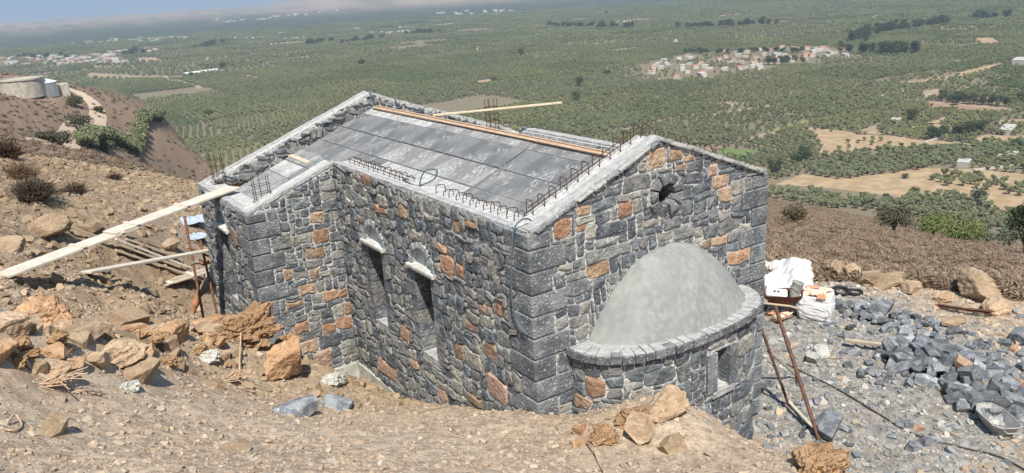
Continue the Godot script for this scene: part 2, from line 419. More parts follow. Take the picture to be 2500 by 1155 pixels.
var hill_p := PackedVector2Array([Vector2(-0.0488774, 0.311031), Vector2(-0.0488774, 0.431031), Vector2(-0.110994, 0.302853), Vector2(-0.142052, 0.418764), Vector2(-0.168877, 0.278877), Vector2(-0.228877, 0.3828), Vector2(-0.218583, 0.240736), Vector2(-0.303436, 0.325589), Vector2(-0.256723, 0.191031), Vector2(-0.360647, 0.251031), Vector2(-0.2807, 0.133147), Vector2(-0.396611, 0.164206), Vector2(-0.288877, 0.0710307), Vector2(-0.408877, 0.0710307), Vector2(-0.2807, 0.00891411), Vector2(-0.396611, -0.0221442), Vector2(-0.256723, -0.0489693), Vector2(-0.360647, -0.108969), Vector2(-0.218583, -0.0986749), Vector2(-0.303436, -0.183528), Vector2(-0.168877, -0.136815), Vector2(-0.228877, -0.240738), Vector2(-0.110994, -0.160792), Vector2(-0.142052, -0.276703), Vector2(-0.0488774, -0.168969), Vector2(-0.0488774, -0.288969), Vector2(0.0132392, -0.160792), Vector2(0.0442975, -0.276703), Vector2(0.0711226, -0.136815), Vector2(0.131123, -0.240738), Vector2(0.120828, -0.0986749), Vector2(0.205681, -0.183528), Vector2(0.158969, -0.0489693), Vector2(0.262892, -0.108969), Vector2(0.182945, 0.00891411), Vector2(0.298856, -0.0221442), Vector2(0.191123, 0.0710307), Vector2(0.311123, 0.0710307), Vector2(0.182945, 0.133147), Vector2(0.298856, 0.164206), Vector2(0.158969, 0.191031), Vector2(0.262892, 0.251031), Vector2(0.120828, 0.240736), Vector2(0.205681, 0.325589), Vector2(0.0711226, 0.278877), Vector2(0.131123, 0.3828), Vector2(0.0132392, 0.302853), Vector2(0.0442975, 0.418764), Vector2(0.375387, -0.353233), Vector2(0.658229, -0.636076), Vector2(1.22391, -1.20176), Vector2(2.07244, -2.05029), Vector2(2.92097, -2.89882), Vector2(0.423929, -0.298366), Vector2(0.739133, -0.544631), Vector2(1.36954, -1.03716), Vector2(2.31515, -1.77595), Vector2(3.26077, -2.51475), Vector2(0.448545, -0.264485), Vector2(0.78016, -0.488162), Vector2(1.44339, -0.935517), Vector2(2.43824, -1.60655), Vector2(3.43308, -2.27758), Vector2(0.470738, -0.228969), Vector2(0.817148, -0.428969), Vector2(1.50997, -0.828969), Vector2(2.5492, -1.42897), Vector2(3.58843, -2.02897), Vector2(0.49925, -0.173011), Vector2(0.864668, -0.335706), Vector2(1.5955, -0.661095), Vector2(2.69176, -1.14918), Vector2(3.78801, -1.63726), Vector2(0.52788, -0.0943517), Vector2(0.912384, -0.204607), Vector2(1.68139, -0.425117), Vector2(2.83491, -0.755881), Vector2(3.98842, -1.08665), Vector2(0.548839, 0.0187372), Vector2(0.947317, -0.0161251), Vector2(1.74427, -0.0858497), Vector2(2.93971, -0.190437), Vector2(4.13514, -0.295023), Vector2(0.156335, -0.492785), Vector2(0.361547, -1.0566), Vector2(0.806173, -2.2782), Vector2(1.3192, -3.68774), Vector2(0.269074, -0.437798), Vector2(0.587026, -0.946627), Vector2(1.27592, -2.04909), Vector2(2.0708, -3.32116), Vector2(0.175023, -3.4218), Vector2(0.354064, -3.25465), Vector2(0.312935, -3.61124), Vector2(0.0594397, -1.72571), Vector2(0.261744, -2.51035), Vector2(0.74863, -4.15437), Vector2(0.323376, -2.60318), Vector2(0.709683, -3.75449), Vector2(0.793244, -4.04368), Vector2(0.576584, -3.27094), Vector2(0.0625498, -3.22709), Vector2(0.120599, -4.12555), Vector2(0.187834, -3.82178), Vector2(0.0205807, -1.92776), Vector2(0.252877, -2.81323), Vector2(-0.022327, -1.12868), Vector2(0.100473, -1.01878), Vector2(0.214618, -1.40564), Vector2(0.36076, -3.35456), Vector2(0.580242, -4.1827), Vector2(0.33803, -3.91021), Vector2(0.153579, -0.805902), Vector2(0.288549, -1.39052), Vector2(0.5135, -2.36489), Vector2(0.693461, -3.14439), Vector2(0.895917, -4.02132), Vector2(1.07661, -5.00571), Vector2(1.24018, -5.99348), Vector2(0.827156, -5.46002), Vector2(0.833009, -3.10895), Vector2(1.23387, -4.5544), Vector2(1.68817, -6.19257), Vector2(0.927827, -2.76553), Vector2(1.35107, -3.9947), Vector2(-0.74347, -3.8682), Vector2(-1.07494, -2.74805), Vector2(-1.97724, -2.2271), Vector2(-0.30935, -1.40618), Vector2(-0.648877, -0.9682), Vector2(-2.04888, 0.0710307), Vector2(-0.0488774, 2.07103), Vector2(1.68317, 1.07103), Vector2(1.92074, 0.418327), Vector2(-5.04888, 0.0710307), Vector2(-0.0488774, 5.07103), Vector2(-3.9056, -4.52524), Vector2(4.38276, 0.852447), Vector2(3.78134, 3.28497), Vector2(-0.911751, -6.06863), Vector2(0.265138, -5.92075), Vector2(-0.0488774, -7.92897), Vector2(0.620105, -6.29391)])
var hill_w := PackedFloat64Array([-6.11616749, 35.596261, 38.5742161, -21.4132341, 10.3736762, -17.8767006, 3.79527297, -9.81089232, 4.03989994, -6.44250662, 3.94238984, -6.40915241, 2.69455648, -9.73363414, 4.87160072, -18.3706902, 40.2065318, -22.5882618, -4.33779481, 42.6135228, -9.31440106, -3.27685334, -3.66074173, -2.13260325, -6.81201555, 13.4210087, -13.9672649, 36.0479592, -32.8498496, -23.0052552, 12.7698507, 15.1282537, -5.93001815, -5.55720188, 6.55221944, 4.59654102, -0.448615592, 6.40529479, -3.55582234, 4.80376217, -2.39224662, 0.0922676236, -1.64079357, -3.82426224, -4.72802116, -7.35197832, -11.0608677, -4.83225038, 17.4923729, 13.9680452, 12.9069269, 3.82101846, 6.99009659, 8.84919183, 4.12870441, -0.896997959, -1.68839203, -2.55462587, 6.57631792, 8.86199049, 11.614449, 10.6273072, 9.12560017, -13.2565539, -16.6572475, -15.7432187, -12.2076838, -9.7490526, -6.95356347, -5.74028308, -4.23267201, -2.15954318, -1.62249977, 10.7648452, 17.9073283, 21.2698533, 11.3608668, 6.2085167, -15.9122342, -17.9573942, -32.83529, -11.7560997, -6.44494808, -34.2330748, -42.3683392, 39.1357417, 38.9985557, 9.67852238, 17.076496, -1.80208486, -1.99485385, -25.6228764, 86.8090009, 16.2889113, -13.5925373, 41.7121451, 155.367632, 20.0947708, 27.5226195, 586.826511, 199.026563, -34.3355935, 20.1370399, -4.92111954, 19.1287969, 35.0264293, -28.2878521, 75.9058073, 133.863064, -42.9052147, -134.347215, -27.0707467, -36.8668501, -124.407728, -102.328566, -458.229846, -681.222489, -42.6915393, -26.9093871, 15.6382095, 242.030689, 41.631509, 16.8307258, -16.618936, 2.39644624, -3.3260272, -5.98988237, 1.90780534, -10.4915611, 0.966337133, 1.93048842, -0.185841433, 15.1411507, 12.3089099, -0.747121011, -1.58502531, -0.284505035, 0.628973349, 1.11837689, -3.52962332, 11.4024214, 0.527932785, -1.35226646, 62.4072263, -14.0742574, 10.2329588])
var gx := PackedFloat32Array()
var gz := PackedFloat32Array()
var gh := PackedFloat32Array()
var coarse := PackedFloat32Array()
var fn_a := FastNoiseLite.new()
var fn_b := FastNoiseLite.new()
var fn_c := FastNoiseLite.new()
var berm := poly2([Vector3(-5.246, -0.440, -1.365), Vector3(-4.925, -0.627, -1.747), Vector3(-4.489, -0.922, -2.214), Vector3(-3.973, -1.305, -2.787), Vector3(-3.265, -1.859, -3.932), Vector3(-2.651, -2.187, -4.396), Vector3(-2.052, -2.467, -4.528)])
const SITE := Vector2(-4.888, 7.103)
const CX0 := -20.0
const CZ0 := -38.0
const CS := 0.4
const CNX := 176
const CNZ := 151

func plate(p: PackedVector2Array, w: PackedFloat64Array, x: float, z: float) -> float:
	var n := p.size()
	var s := w[n] + w[n + 1] * x + w[n + 2] * z
	for i in n:
		var d := (p[i].x - x) * (p[i].x - x) + (p[i].y - z) * (p[i].y - z)
		s += w[i] * 0.5 * d * log(d + 1e-9)
	return s

func near_height(x: float, z: float) -> float:
	var u := clampf((x - CX0) / CS, 0.0, CNX - 1.001)
	var w := clampf((z - CZ0) / CS, 0.0, CNZ - 1.001)
	var i := int(u); var j := int(w)
	var a := coarse[j * CNX + i]; var b := coarse[j * CNX + i + 1]
	var c := coarse[(j + 1) * CNX + i]; var d := coarse[(j + 1) * CNX + i + 1]
	u -= i; w -= j
	return lerpf(lerpf(a, b, u), lerpf(c, d, u), w)

func flat_area(x: float, z: float) -> float:   # 1 on the levelled platform east and right of the chapel
	return smooth(3.0, 4.2, x) * smooth(12.0, 10.0, x) * smooth(-8.0, -5.0, z) * smooth(4.8, 3.2, z)

func rocky(x: float, z: float) -> float:   # 1 on the broken shale slope behind the planks
	return smooth(-2.5, -5.5, z) * smooth(-0.5, -2.2, x)

func raw_height(x: float, z: float) -> float:
	var dd := Vector2(x, z).distance_to(SITE)
	var h := 0.0
	var t := smooth(24.0, 38.0, dd)
	if dd < 38.0:
		var amp := lerpf(0.05, 0.02, flat_area(x, z))
		h = near_height(x, z) + fn_a.get_noise_2d(x, z) * amp + fn_b.get_noise_2d(x, z) * amp * 0.5
		var r := rocky(x, z) * (0.35 + 0.65 * smooth(-2.0, -3.4, x)) * smooth(0.4, 1.6, Vector2(x + 2.1, z + 9.1).length())
		if r > 0.0:
			h += r * (0.17 * fn_c.get_noise_2d(x * 1.4, z * 0.7) + 0.09 * fn_b.get_noise_2d(x * 0.9, z * 0.6))
	if dd < 16.0:   # the berm of dug-out earth
		var bd := 1e9
		for i in berm.size() - 1:
			bd = minf(bd, Vector2(x, z).distance_to(Geometry2D.get_closest_point_to_segment(Vector2(x, z), berm[i], berm[i + 1])))
		if bd < 0.9: h += exp(-bd * bd / 0.13) * (0.20 + 0.20 * fn_c.get_noise_2d(x * 1.3 + 7.0, z * 1.3) + 0.10 * fn_b.get_noise_2d(x * 0.8, z * 0.8))
	if dd >= 24.0:
		var far := hill_height(x, z)
		h = lerpf(h, far, t)
	return h

func hill_height(x: float, z: float) -> float:
	var off := Vector2(x, z) - SITE
	var dd := off.length()
	var az := rad_to_deg(atan2(off.x, -off.y))
	var base := PLAIN
	if dd > 3000.0:
		var rise := lerpf(40.0, 520.0, smooth(17.0, 31.0, az)) * smooth(3900.0, 7600.0, dd)
		var start := smooth(4200.0, 6300.0, dd) if az < 50.0 else smooth(5200.0, 8600.0, dd)
		base += rise * start * (0.75 + 0.5 * fn_a.get_noise_2d(x * 0.0005, z * 0.0005)) + 22.0 * smooth(3600.0, 5200.0, dd) * (0.5 + fn_c.get_noise_2d(x * 0.0016, z * 0.0016)) * smooth(-20.0, 5.0, az)
	if dd > 1500.0 and az > -15.0 and az < 100.0:
		return base
	var h := minf(plate(hill_p, hill_w, x / 100.0, z / 100.0), 60.0) - PLAIN
	if dd > 900.0: h *= 1.0 - 0.9 * smooth(900.0, 1500.0, dd)
	h += 0.6 * smooth(60.0, 200.0, dd) * fn_a.get_noise_2d(x * 0.05, z * 0.05) * smooth(3.0, 12.0, h)
	return base + (h + sqrt(h * h + 9.0)) * 0.5 * smooth(-40.0, -8.0, h)

func cell_of(g: PackedFloat32Array, x: float) -> int:
	return clampi(g.bsearch(x) - 1, 0, g.size() - 2)

func gy(x: float, z: float) -> float:   # height of the ground sheet itself
	var i := cell_of(gx, x); var j := cell_of(gz, z)
	var u := clampf((x - gx[i]) / (gx[i + 1] - gx[i]), 0.0, 1.0)
	var w := clampf((z - gz[j]) / (gz[j + 1] - gz[j]), 0.0, 1.0)
	var n := gx.size()
	var a := gh[j * n + i]; var b := gh[j * n + i + 1]; var c := gh[(j + 1) * n + i]; var d := gh[(j + 1) * n + i + 1]
	if u + w <= 1.0: return a + (b - a) * u + (c - a) * w
	return d + (c - d) * (1.0 - u) + (b - d) * (1.0 - w)

func on(x: float, z: float, lift := 0.0) -> Vector3:
	return Vector3(x, gy(x, z) + lift, z)

func lines(a: float, b: float, step: float, grow: float, reach: float) -> PackedFloat32Array:
	var out := PackedFloat32Array()
	var k := step
	var x := a
	var low := []
	while x > -reach:
		x -= k; k *= grow; low.append(x)
	low.reverse()
	for q in low: out.append(q)
	x = a
	while x < b: out.append(x); x += step
	k = step
	while x < reach:
		out.append(x); x += k; k *= grow
	return out

func ground_color(x: float, z: float, h: float) -> Color:
	var off := Vector2(x, z) - SITE
	var dd := off.length()
	var k := fn_b.get_noise_2d(x * 0.25, z * 0.25)
	if dd < 30.0:
		var tan_ := lin(0.535, 0.448, 0.352)
		var red := lin(0.42, 0.29, 0.195)
		var grey := lin(0.29, 0.295, 0.29)
		var c := tan_.lerp(red, clampf(0.30 + 0.9 * fn_a.get_noise_2d(x * 0.35 + 40.0, z * 0.35), 0.0, 1.0) * 0.55)
		var spill := flat_area(x, z) * (1.0 - smooth(8.6, 10.4, x + 0.8 * k)) * (1.0 - smooth(2.3, 3.4, z + 0.6 * k - 0.1 * (x - 4.0)))
		c = c.lerp(grey, clampf(spill * (0.80 + 0.35 * k), 0.0, 1.0))
		c = c.lerp(lin(0.33, 0.245, 0.165), rocky(x, z) * clampf(0.7 + 0.4 * k, 0.0, 1.0))
		c = c * (1.0 + 0.16 * k)
		var edge := smooth(16.0, 24.0, dd)
		return c.lerp(lin(0.26, 0.20, 0.15), edge * (1.0 if x > 6.0 else 0.35))
	var slope := lin(0.265, 0.195, 0.14).lerp(lin(0.35, 0.27, 0.20), clampf(0.45 + k, 0.0, 1.0))
	var plain := lin(0.27, 0.235, 0.16).lerp(lin(0.33, 0.26, 0.17), clampf(fn_a.get_noise_2d(x * 0.02, z * 0.02) - 0.12, 0.0, 1.0))
	var c2 := plain.lerp(slope, smooth(0.6, 4.0, h - PLAIN)) if dd < 1500.0 else plain
	if dd > 3000.0:
		c2 = lin(0.085, 0.105, 0.065).lerp(lin(0.46, 0.38, 0.31), smooth(8.0, 60.0, h - PLAIN) * clampf(0.75 + 1.1 * fn_c.get_noise_2d(x * 0.004, z * 0.004), 0.0, 1.0))
	return c2

func make_ground():
	fn_a.seed = 11; fn_a.frequency = 0.9; fn_a.fractal_octaves = 4
	fn_b.seed = 12; fn_b.frequency = 3.2; fn_b.fractal_octaves = 3
	fn_c.seed = 13; fn_c.frequency = 1.1; fn_c.fractal_type = FastNoiseLite.FRACTAL_RIDGED; fn_c.fractal_octaves = 4
	coarse.resize(CNX * CNZ)
	for j in CNZ:
		for i in CNX:
			coarse[j * CNX + i] = plate(near_p, near_w, CX0 + i * CS, CZ0 + j * CS)
	gx = lines(-8.0, 12.5, 0.13, 1.062, 10000.0)
	gz = lines(-12.5, 5.5, 0.13, 1.062, 10000.0)
	var nx := gx.size(); var nz := gz.size()
	gh.resize(nx * nz)
	var v := PackedVector3Array(); v.resize(nx * nz)
	var cs := PackedColorArray(); cs.resize(nx * nz)
	for j in nz:
		for i in nx:
			var h := raw_height(gx[i], gz[j])
			gh[j * nx + i] = h
			v[j * nx + i] = Vector3(gx[i], h, gz[j])
			cs[j * nx + i] = ground_color(gx[i], gz[j], h)
	var nn := PackedVector3Array(); nn.resize(nx * nz)
	for j in nz:
		for i in nx:
			var i0 := maxi(i - 1, 0); var i1 := mini(i + 1, nx - 1); var j0 := maxi(j - 1, 0); var j1 := mini(j + 1, nz - 1)
			nn[j * nx + i] = Vector3(-(gh[j * nx + i1] - gh[j * nx + i0]) / (gx[i1] - gx[i0]), 1.0, -(gh[j1 * nx + i] - gh[j0 * nx + i]) / (gz[j1] - gz[j0])).normalized()
	var idx := PackedInt32Array(); idx.resize((nx - 1) * (nz - 1) * 6)
	var k := 0
	for j in nz - 1:
		for i in nx - 1:
			var a := j * nx + i
			idx[k] = a; idx[k + 1] = a + 1; idx[k + 2] = a + nx
			idx[k + 3] = a + 1; idx[k + 4] = a + nx + 1; idx[k + 5] = a + nx
			k += 6
	var arr := []
	arr.resize(Mesh.ARRAY_MAX)
	arr[Mesh.ARRAY_VERTEX] = v; arr[Mesh.ARRAY_NORMAL] = nn; arr[Mesh.ARRAY_COLOR] = cs; arr[Mesh.ARRAY_INDEX] = idx
	var m := ArrayMesh.new()
	m.add_surface_from_arrays(Mesh.PRIMITIVE_TRIANGLES, arr)
	structure("ground", m, M.ground)
# ---------------------------------------------------------------- chapel
var special_aisle = [[0.834,3.265,1.038,3.440,4.000],[1.010,2.754,1.261,2.961,4.000],[0.652,2.453,0.994,2.660,3.000],[0.966,2.339,1.296,2.626,5.000],[0.843,2.168,1.193,2.365,4.000],[0.768,1.979,1.032,2.211,4.000],[0.376,1.855,0.578,2.078,4.000],[0.544,1.811,0.853,2.008,3.000],[0.821,1.750,1.046,1.998,4.000],[0.335,1.539,0.640,1.820,4.000],[0.633,1.527,0.961,1.762,4.000],[1.058,1.361,1.347,1.573,5.000],[1.337,1.353,1.513,1.522,5.000],[0.408,1.423,0.682,1.515,4.000],[0.890,1.228,1.212,1.389,4.000],[1.389,1.010,1.552,1.271,5.000],[0.951,0.737,1.212,0.952,5.000],[1.217,0.737,1.514,0.977,5.000],[0.469,0.899,0.734,1.123,5.000],[0.011,1.151,0.317,1.384,4.000],[0.574,0.495,0.857,0.754,4.000],[0.731,0.160,1.034,0.491,6.000],[1.146,3.349,1.524,3.587,3.000]]
var special_side = [[1.121,3.527,1.498,3.676,5.000],[2.352,3.258,2.660,3.468,4.000],[1.563,3.196,1.936,3.297,5.000],[0.730,2.863,1.017,3.022,6.000],[3.881,3.361,4.095,3.525,4.000],[4.237,3.524,4.478,3.617,5.000],[4.552,3.620,4.770,3.731,4.000],[3.457,2.986,3.722,3.159,5.000],[3.518,2.691,3.837,3.018,5.000],[3.897,2.737,4.114,2.932,5.000],[4.137,3.031,4.395,3.201,3.000],[4.953,3.423,5.124,3.501,5.000],[4.930,3.052,5.218,3.222,4.000],[5.354,3.318,5.538,3.439,6.000],[4.813,2.505,5.011,2.722,5.000],[4.360,2.375,4.712,2.544,6.000],[4.847,2.746,4.959,2.851,4.000],[4.455,1.817,4.748,2.027,4.000],[3.635,1.507,3.970,1.774,4.000],[3.952,1.503,4.378,1.812,3.000],[4.070,2.072,4.369,2.200,6.000],[4.463,1.240,4.937,1.603,6.000],[1.017,1.051,1.534,1.296,6.000],[1.971,1.200,2.283,1.460,5.000],[2.245,1.529,2.446,1.702,5.000],[0.900,0.252,1.711,0.574,6.000],[2.221,0.787,2.497,0.975,6.000],[0.701,1.854,0.910,1.979,5.000],[3.965,2.344,4.381,2.648,3.000],[5.093,1.655,5.506,2.049,3.000],[3.018,0.618,3.305,0.812,6.000],[3.924,0.970,4.294,1.102,4.000]]
var special_front = [[0.328,3.528,0.609,3.809,5.000],[0.703,3.758,0.915,3.915,4.000],[1.279,3.616,1.546,3.809,5.000],[1.049,3.960,1.325,4.142,5.000],[1.329,4.023,1.587,4.232,4.000],[1.816,4.122,2.075,4.360,4.000],[2.165,4.131,2.384,4.291,4.000],[2.413,4.090,2.617,4.211,4.000],[2.235,3.999,2.450,4.120,6.000],[2.835,3.852,3.072,4.020,6.000],[2.929,3.631,3.234,3.874,4.000],[3.073,3.467,3.279,3.625,4.000],[3.303,3.458,3.605,3.549,3.000],[2.969,2.860,3.257,3.005,4.000],[2.737,2.853,2.916,2.985,4.000],[3.240,2.517,3.692,2.715,5.000],[3.489,2.209,3.815,2.424,6.000],[0.812,2.944,1.160,3.155,4.000],[0.626,3.571,0.795,3.645,5.000],[0.794,3.462,0.936,3.651,3.000],[1.683,3.386,2.014,3.518,3.000],[3.064,3.177,3.304,3.343,3.000],[1.506,3.811,1.880,4.055,3.000],[0.942,3.378,1.434,3.582,1.000],[0.264,1.513,0.574,1.731,3.000],[0.379,3.139,0.587,3.264,3.000],[0.484,2.787,0.820,2.992,2.000]]
const B := 3.7        # from the foundation up to the eaves
const L1 := 5.6
const L2 := 8.62
const AW := 1.54      # how far the aisle stands out
const SLOPE := 0.385
var wrp := FastNoiseLite.new()

# fills the room cells of a wall with stones: returns [u0, v0, u1, v1, tone] of each
func pack(w: float, h: float, room, special: Array, r: RandomNumberGenerator, cell: float, tones: Array, hs: Array, wmin: int, wmax: int) -> Array:
	var nu := int(ceil(w / cell)); var nv := int(ceil(h / cell))
	var g := PackedByteArray(); g.resize(nu * nv)
	for j in nv:
		for i in nu:
			g[j * nu + i] = 0 if room.call((i + 0.5) * cell, (j + 0.5) * cell) else 1
	var out := []
	for s in special:
		var i0 := int(round(s[0] / cell)); var i1 := int(round(s[2] / cell)); var j0 := int(round(s[1] / cell)); var j1 := int(round(s[3] / cell))
		i0 = maxi(i0, 0); i1 = clampi(i1, i0 + 1, nu); j0 = maxi(j0, 0); j1 = clampi(j1, j0 + 1, nv)
		if j0 >= nv or i0 >= nu: continue
		var ok := true
		for j in range(j0, j1):
			for i in range(i0, mini(i1, nu)):
				if g[j * nu + i]: ok = false
		if not ok:   # shrink until it fits, at most twice
			i0 += 1; j0 += 1
			ok = i1 > i0 + 1 and j1 > j0 + 1
			if ok:
				for j in range(j0, j1):
					for i in range(i0, i1):
						if g[j * nu + i]: ok = false
			if not ok: continue
		for j in range(j0, j1):
			for i in range(i0, i1): g[j * nu + i] = 1
		out.append([i0 * cell, j0 * cell, i1 * cell, j1 * cell, int(s[4])])
	for j in nv:
		for i in nu:
			if g[j * nu + i]: continue
			var run := 0
			while i + run < nu and run < wmax + 3 and not g[j * nu + i + run]: run += 1
			var sw := r.randi_range(wmin, wmax)
			if r.randf() < 0.22: sw = maxi(2, sw / 2)
			if run - sw < wmin - 1: sw = run if run <= wmax + 2 else run / 2
			sw = clampi(sw, 1, run)
			var sh: int = hs[r.randi() % hs.size()]
			# sit level with the neighbour now and then
			if i > 0 and r.randf() < 0.45:
				var k := 0
				while j + k < nv and g[(j + k) * nu + i - 1] and k < 6: k += 1
				if k >= 2 and k <= 5: sh = k
			var top := 0
			while j + top < nv and top < sh:
				var clear := true
				for q in sw:
					if g[(j + top) * nu + i + q]: clear = false
				if not clear: break
				top += 1
			# no thin slot left above
			if top < sh and top > 0: pass
			var tone: int = tones[r.randi() % tones.size()]
			for jj in range(j, j + top):
				for ii in range(i, i + sw): g[jj * nu + ii] = 1
			out.append([i * cell, j * cell, (i + sw) * cell, (j + top) * cell, tone])
	return out

func outline(u0: float, v0: float, u1: float, v1: float, gap: float, cut: float, amp: float, r: RandomNumberGenerator) -> PackedVector2Array:
	u0 += gap * r.randf_range(0.5, 1.4); u1 -= gap * r.randf_range(0.5, 1.4); v0 += gap * r.randf_range(0.5, 1.4); v1 -= gap * r.randf_range(0.5, 1.4)
	var w := maxf(u1 - u0, 0.012); var h := maxf(v1 - v0, 0.012)
	var m := minf(w, h)
	var c := []
	for k in 8: c.append(m * r.randf_range(0.25, 1.0) * cut)
	var p := PackedVector2Array([
		Vector2(u0 + c[0], v0), Vector2(u1 - c[1], v0), Vector2(u1, v0 + c[2]), Vector2(u1, v1 - c[3]),
		Vector2(u1 - c[4], v1), Vector2(u0 + c[5], v1), Vector2(u0, v1 - c[6]), Vector2(u0, v0 + c[7])])
	if w > 0.22:
		p.insert(5, Vector2(lerpf(u0, u1, r.randf_range(0.35, 0.65)), v1 + m * r.randf_range(-0.09, 0.04)))
		p.insert(1, Vector2(lerpf(u0, u1, r.randf_range(0.35, 0.65)), v0 + m * r.randf_range(-0.04, 0.09)))
	for k in p.size():
		var q := p[k]
		p[k] += Vector2(wrp.get_noise_2d(q.x, q.y), wrp.get_noise_2d(q.x + 37.0, q.y + 91.0)) * amp
	return p

func stone_mesh(p: PackedVector2Array, f, front: float, r: RandomNumberGenerator, back := -0.01) -> Array:   # [mesh, centre]
	var mb := MB.new()
	var c := Vector2.ZERO
	for q in p: c += q
	c /= p.size()
	var o: Vector3 = f.at(c.x, c.y, 0.0)
	var size := 0.0
	for q in p: size += q.distance_to(c)
	size /= p.size()
	var tu := r.randf_range(-0.07, 0.07); var tv := r.randf_range(-0.07, 0.05)
	var a := []; var b := []; var d := []
	for q in p:
		var rel := q - c
		var tilt := rel.x * tu + rel.y * tv
		a.append(f.at(q.x, q.y, back) - o)
		b.append(f.at(q.x, q.y, maxf(front - 0.010 + tilt + r.randf_range(-0.004, 0.004), 0.004)) - o)
		var k := 1.0 - clampf(0.016 / size, 0.06, 0.35) * r.randf_range(0.7, 1.5)
		d.append(f.at(c.x + rel.x * k, c.y + rel.y * k, maxf(front + tilt + r.randf_range(-0.004, 0.005), 0.006)) - o)
	var mid: Vector3 = f.at(c.x + size * r.randf_range(-0.3, 0.3), c.y + size * r.randf_range(-0.3, 0.3), front + r.randf_range(-0.003, 0.014)) - o
	var n := p.size()
	for i in n:
		var j := (i + 1) % n
		mb.quad(a[i], a[j], b[j], b[i])
		mb.quad(b[i], b[j], d[j], d[i])
		mb.tri(d[i], d[j], mid)
	return [mb.mesh(), o]

func lay(parent: Node3D, f, rects: Array, r: RandomNumberGenerator, gap: float, cut: float, amp: float, front0: float, front1: float, called := "stone"):
	rects.sort_custom(func(a, b): return (a[2] - a[0]) * (a[3] - a[1]) > (b[2] - b[0]) * (b[3] - b[1]))
	var rest := MB.new()
	var base := parent.position
	for k in rects.size():
		var s: Array = rects[k]
		var p := outline(s[0], s[1], s[2], s[3], gap, cut, amp, r)
		var st := stone_mesh(p, f, r.randf_range(front0, front1), r)
		if k < 300:
			put(called, st[0], M["stone%d_%d" % [s[4], r.randi() % 3]], parent, st[1] - base)
		else:
			var arr: Array = st[0].surface_get_arrays(0)
			for q in arr[Mesh.ARRAY_VERTEX]: rest.v.append(q + st[1] - base)
			rest.n.append_array(arr[Mesh.ARRAY_NORMAL])
	if rest.v.size():
		var o := put("chink_stones", rest.mesh(), M.stone2_1, parent)
		o.set_meta("kind", "stuff")

func rect_poly(u0: float, v0: float, u1: float, v1: float) -> PackedVector2Array:
	return PackedVector2Array([Vector2(u0, v0), Vector2(u1, v0), Vector2(u1, v1), Vector2(u0, v1)])

# a corner block showing on two faces: corner at the origin, running lx along -x..., built as a jittered box
func corner_block(parent: Node3D, lo: Vector3, hi: Vector3, r: RandomNumberGenerator):
	var mb := MB.new()
	var s := hi - lo
	var mid := (lo + hi) * 0.5
	mb.box(Transform3D(Basis.from_euler(Vector3(0, r.randf_range(-0.02, 0.02), 0)), Vector3.ZERO), s, 0.014)
	put("quoin", mb.mesh(), M["quoin_%d" % (r.randi() % 3)], parent, mid - parent.position)

# window with jamb blocks, sill, lintel slab, arch of small stones and plastered panel; uc is its middle
func window_at(parent: Node3D, f, uc: float, sill: float, head: float, r: RandomNumberGenerator):
	var w := Node3D.new()
	w.name = "window"
	parent.add_child(w, true)
	var hw := 0.235
	for side in [-1, 1]:
		var v := sill
		var k := 0 if side < 0 else 1
		while v < head - 0.02:
			var h := minf((head - sill) / 6.0, head - v)
			var len_ := 0.30 if k % 2 == 0 else 0.17
			var a: float = uc + side * hw
			var b: float = uc + side * (hw + len_)
			var mb := MB.new()
			mb.prism(rect_poly(minf(a, b) + r.randf_range(0.0, 0.012), v + 0.007, maxf(a, b) - r.randf_range(0.004, 0.014), v + h - 0.009), f, -0.34, 0.024 + r.randf_range(-0.008, 0.010))
			put("jamb_block", mb.mesh(), M["quoin_%d" % (r.randi() % 3)] if r.randf() < 0.4 else M["stone%d_%d" % [1 + r.randi() % 2, r.randi() % 3]], w)
			var jm := MB.new()
			jm.prism(rect_poly(minf(a, b) + 0.02, v + h - 0.012, maxf(a, b) - 0.02, v + h + 0.008), f, -0.33, 0.006)
			put("joint", jm.mesh(), M.mortar, w)
			v += h
			k += 1
	var sb := MB.new()
	sb.prism(rect_poly(uc - hw + 0.002, sill - 0.10, uc + hw - 0.002, sill), f, -0.36, 0.012)
	put("sill", sb.mesh(), M.coping, w)
	var lb := MB.new()
	lb.prism(rect_poly(uc - 0.385, head + 0.003, uc + 0.385, head + 0.034), f, -0.30, 0.075)
	lb.prism(rect_poly(uc - 0.385, head + 0.036, uc + 0.385, head + 0.068), f, -0.30, 0.088)
	put("lintel", lb.mesh(), M.lintel, w)
	var base := head + 0.07
	var tp := MB.new()
	var poly := PackedVector2Array()
	for i in 13:
		var t := PI * i / 12.0
		poly.append(Vector2(uc + 0.33 * cos(t), base + 0.33 * sin(t)))
	tp.prism(poly, f, -0.20, -0.055)
	put("niche_panel", tp.mesh(), M.plaster, w)
	for i in 9:
		var t0 := PI * i / 9.0 + 0.03; var t1 := PI * (i + 1) / 9.0 - 0.03
		var ro := r.randf_range(0.375, 0.40)
		var q := PackedVector2Array([
			Vector2(uc + 0.30 * cos(t0), base + 0.295 * sin(t0)), Vector2(uc + ro * cos(t0), base + (ro - 0.01) * sin(t0)),
			Vector2(uc + ro * cos(t1), base + (ro - 0.01) * sin(t1)), Vector2(uc + 0.30 * cos(t1), base + 0.295 * sin(t1))])
		var ab := MB.new()
		ab.prism(q, f, -0.14, r.randf_range(0.026, 0.040))
		put("arch_stone", ab.mesh(), M.arch, w)

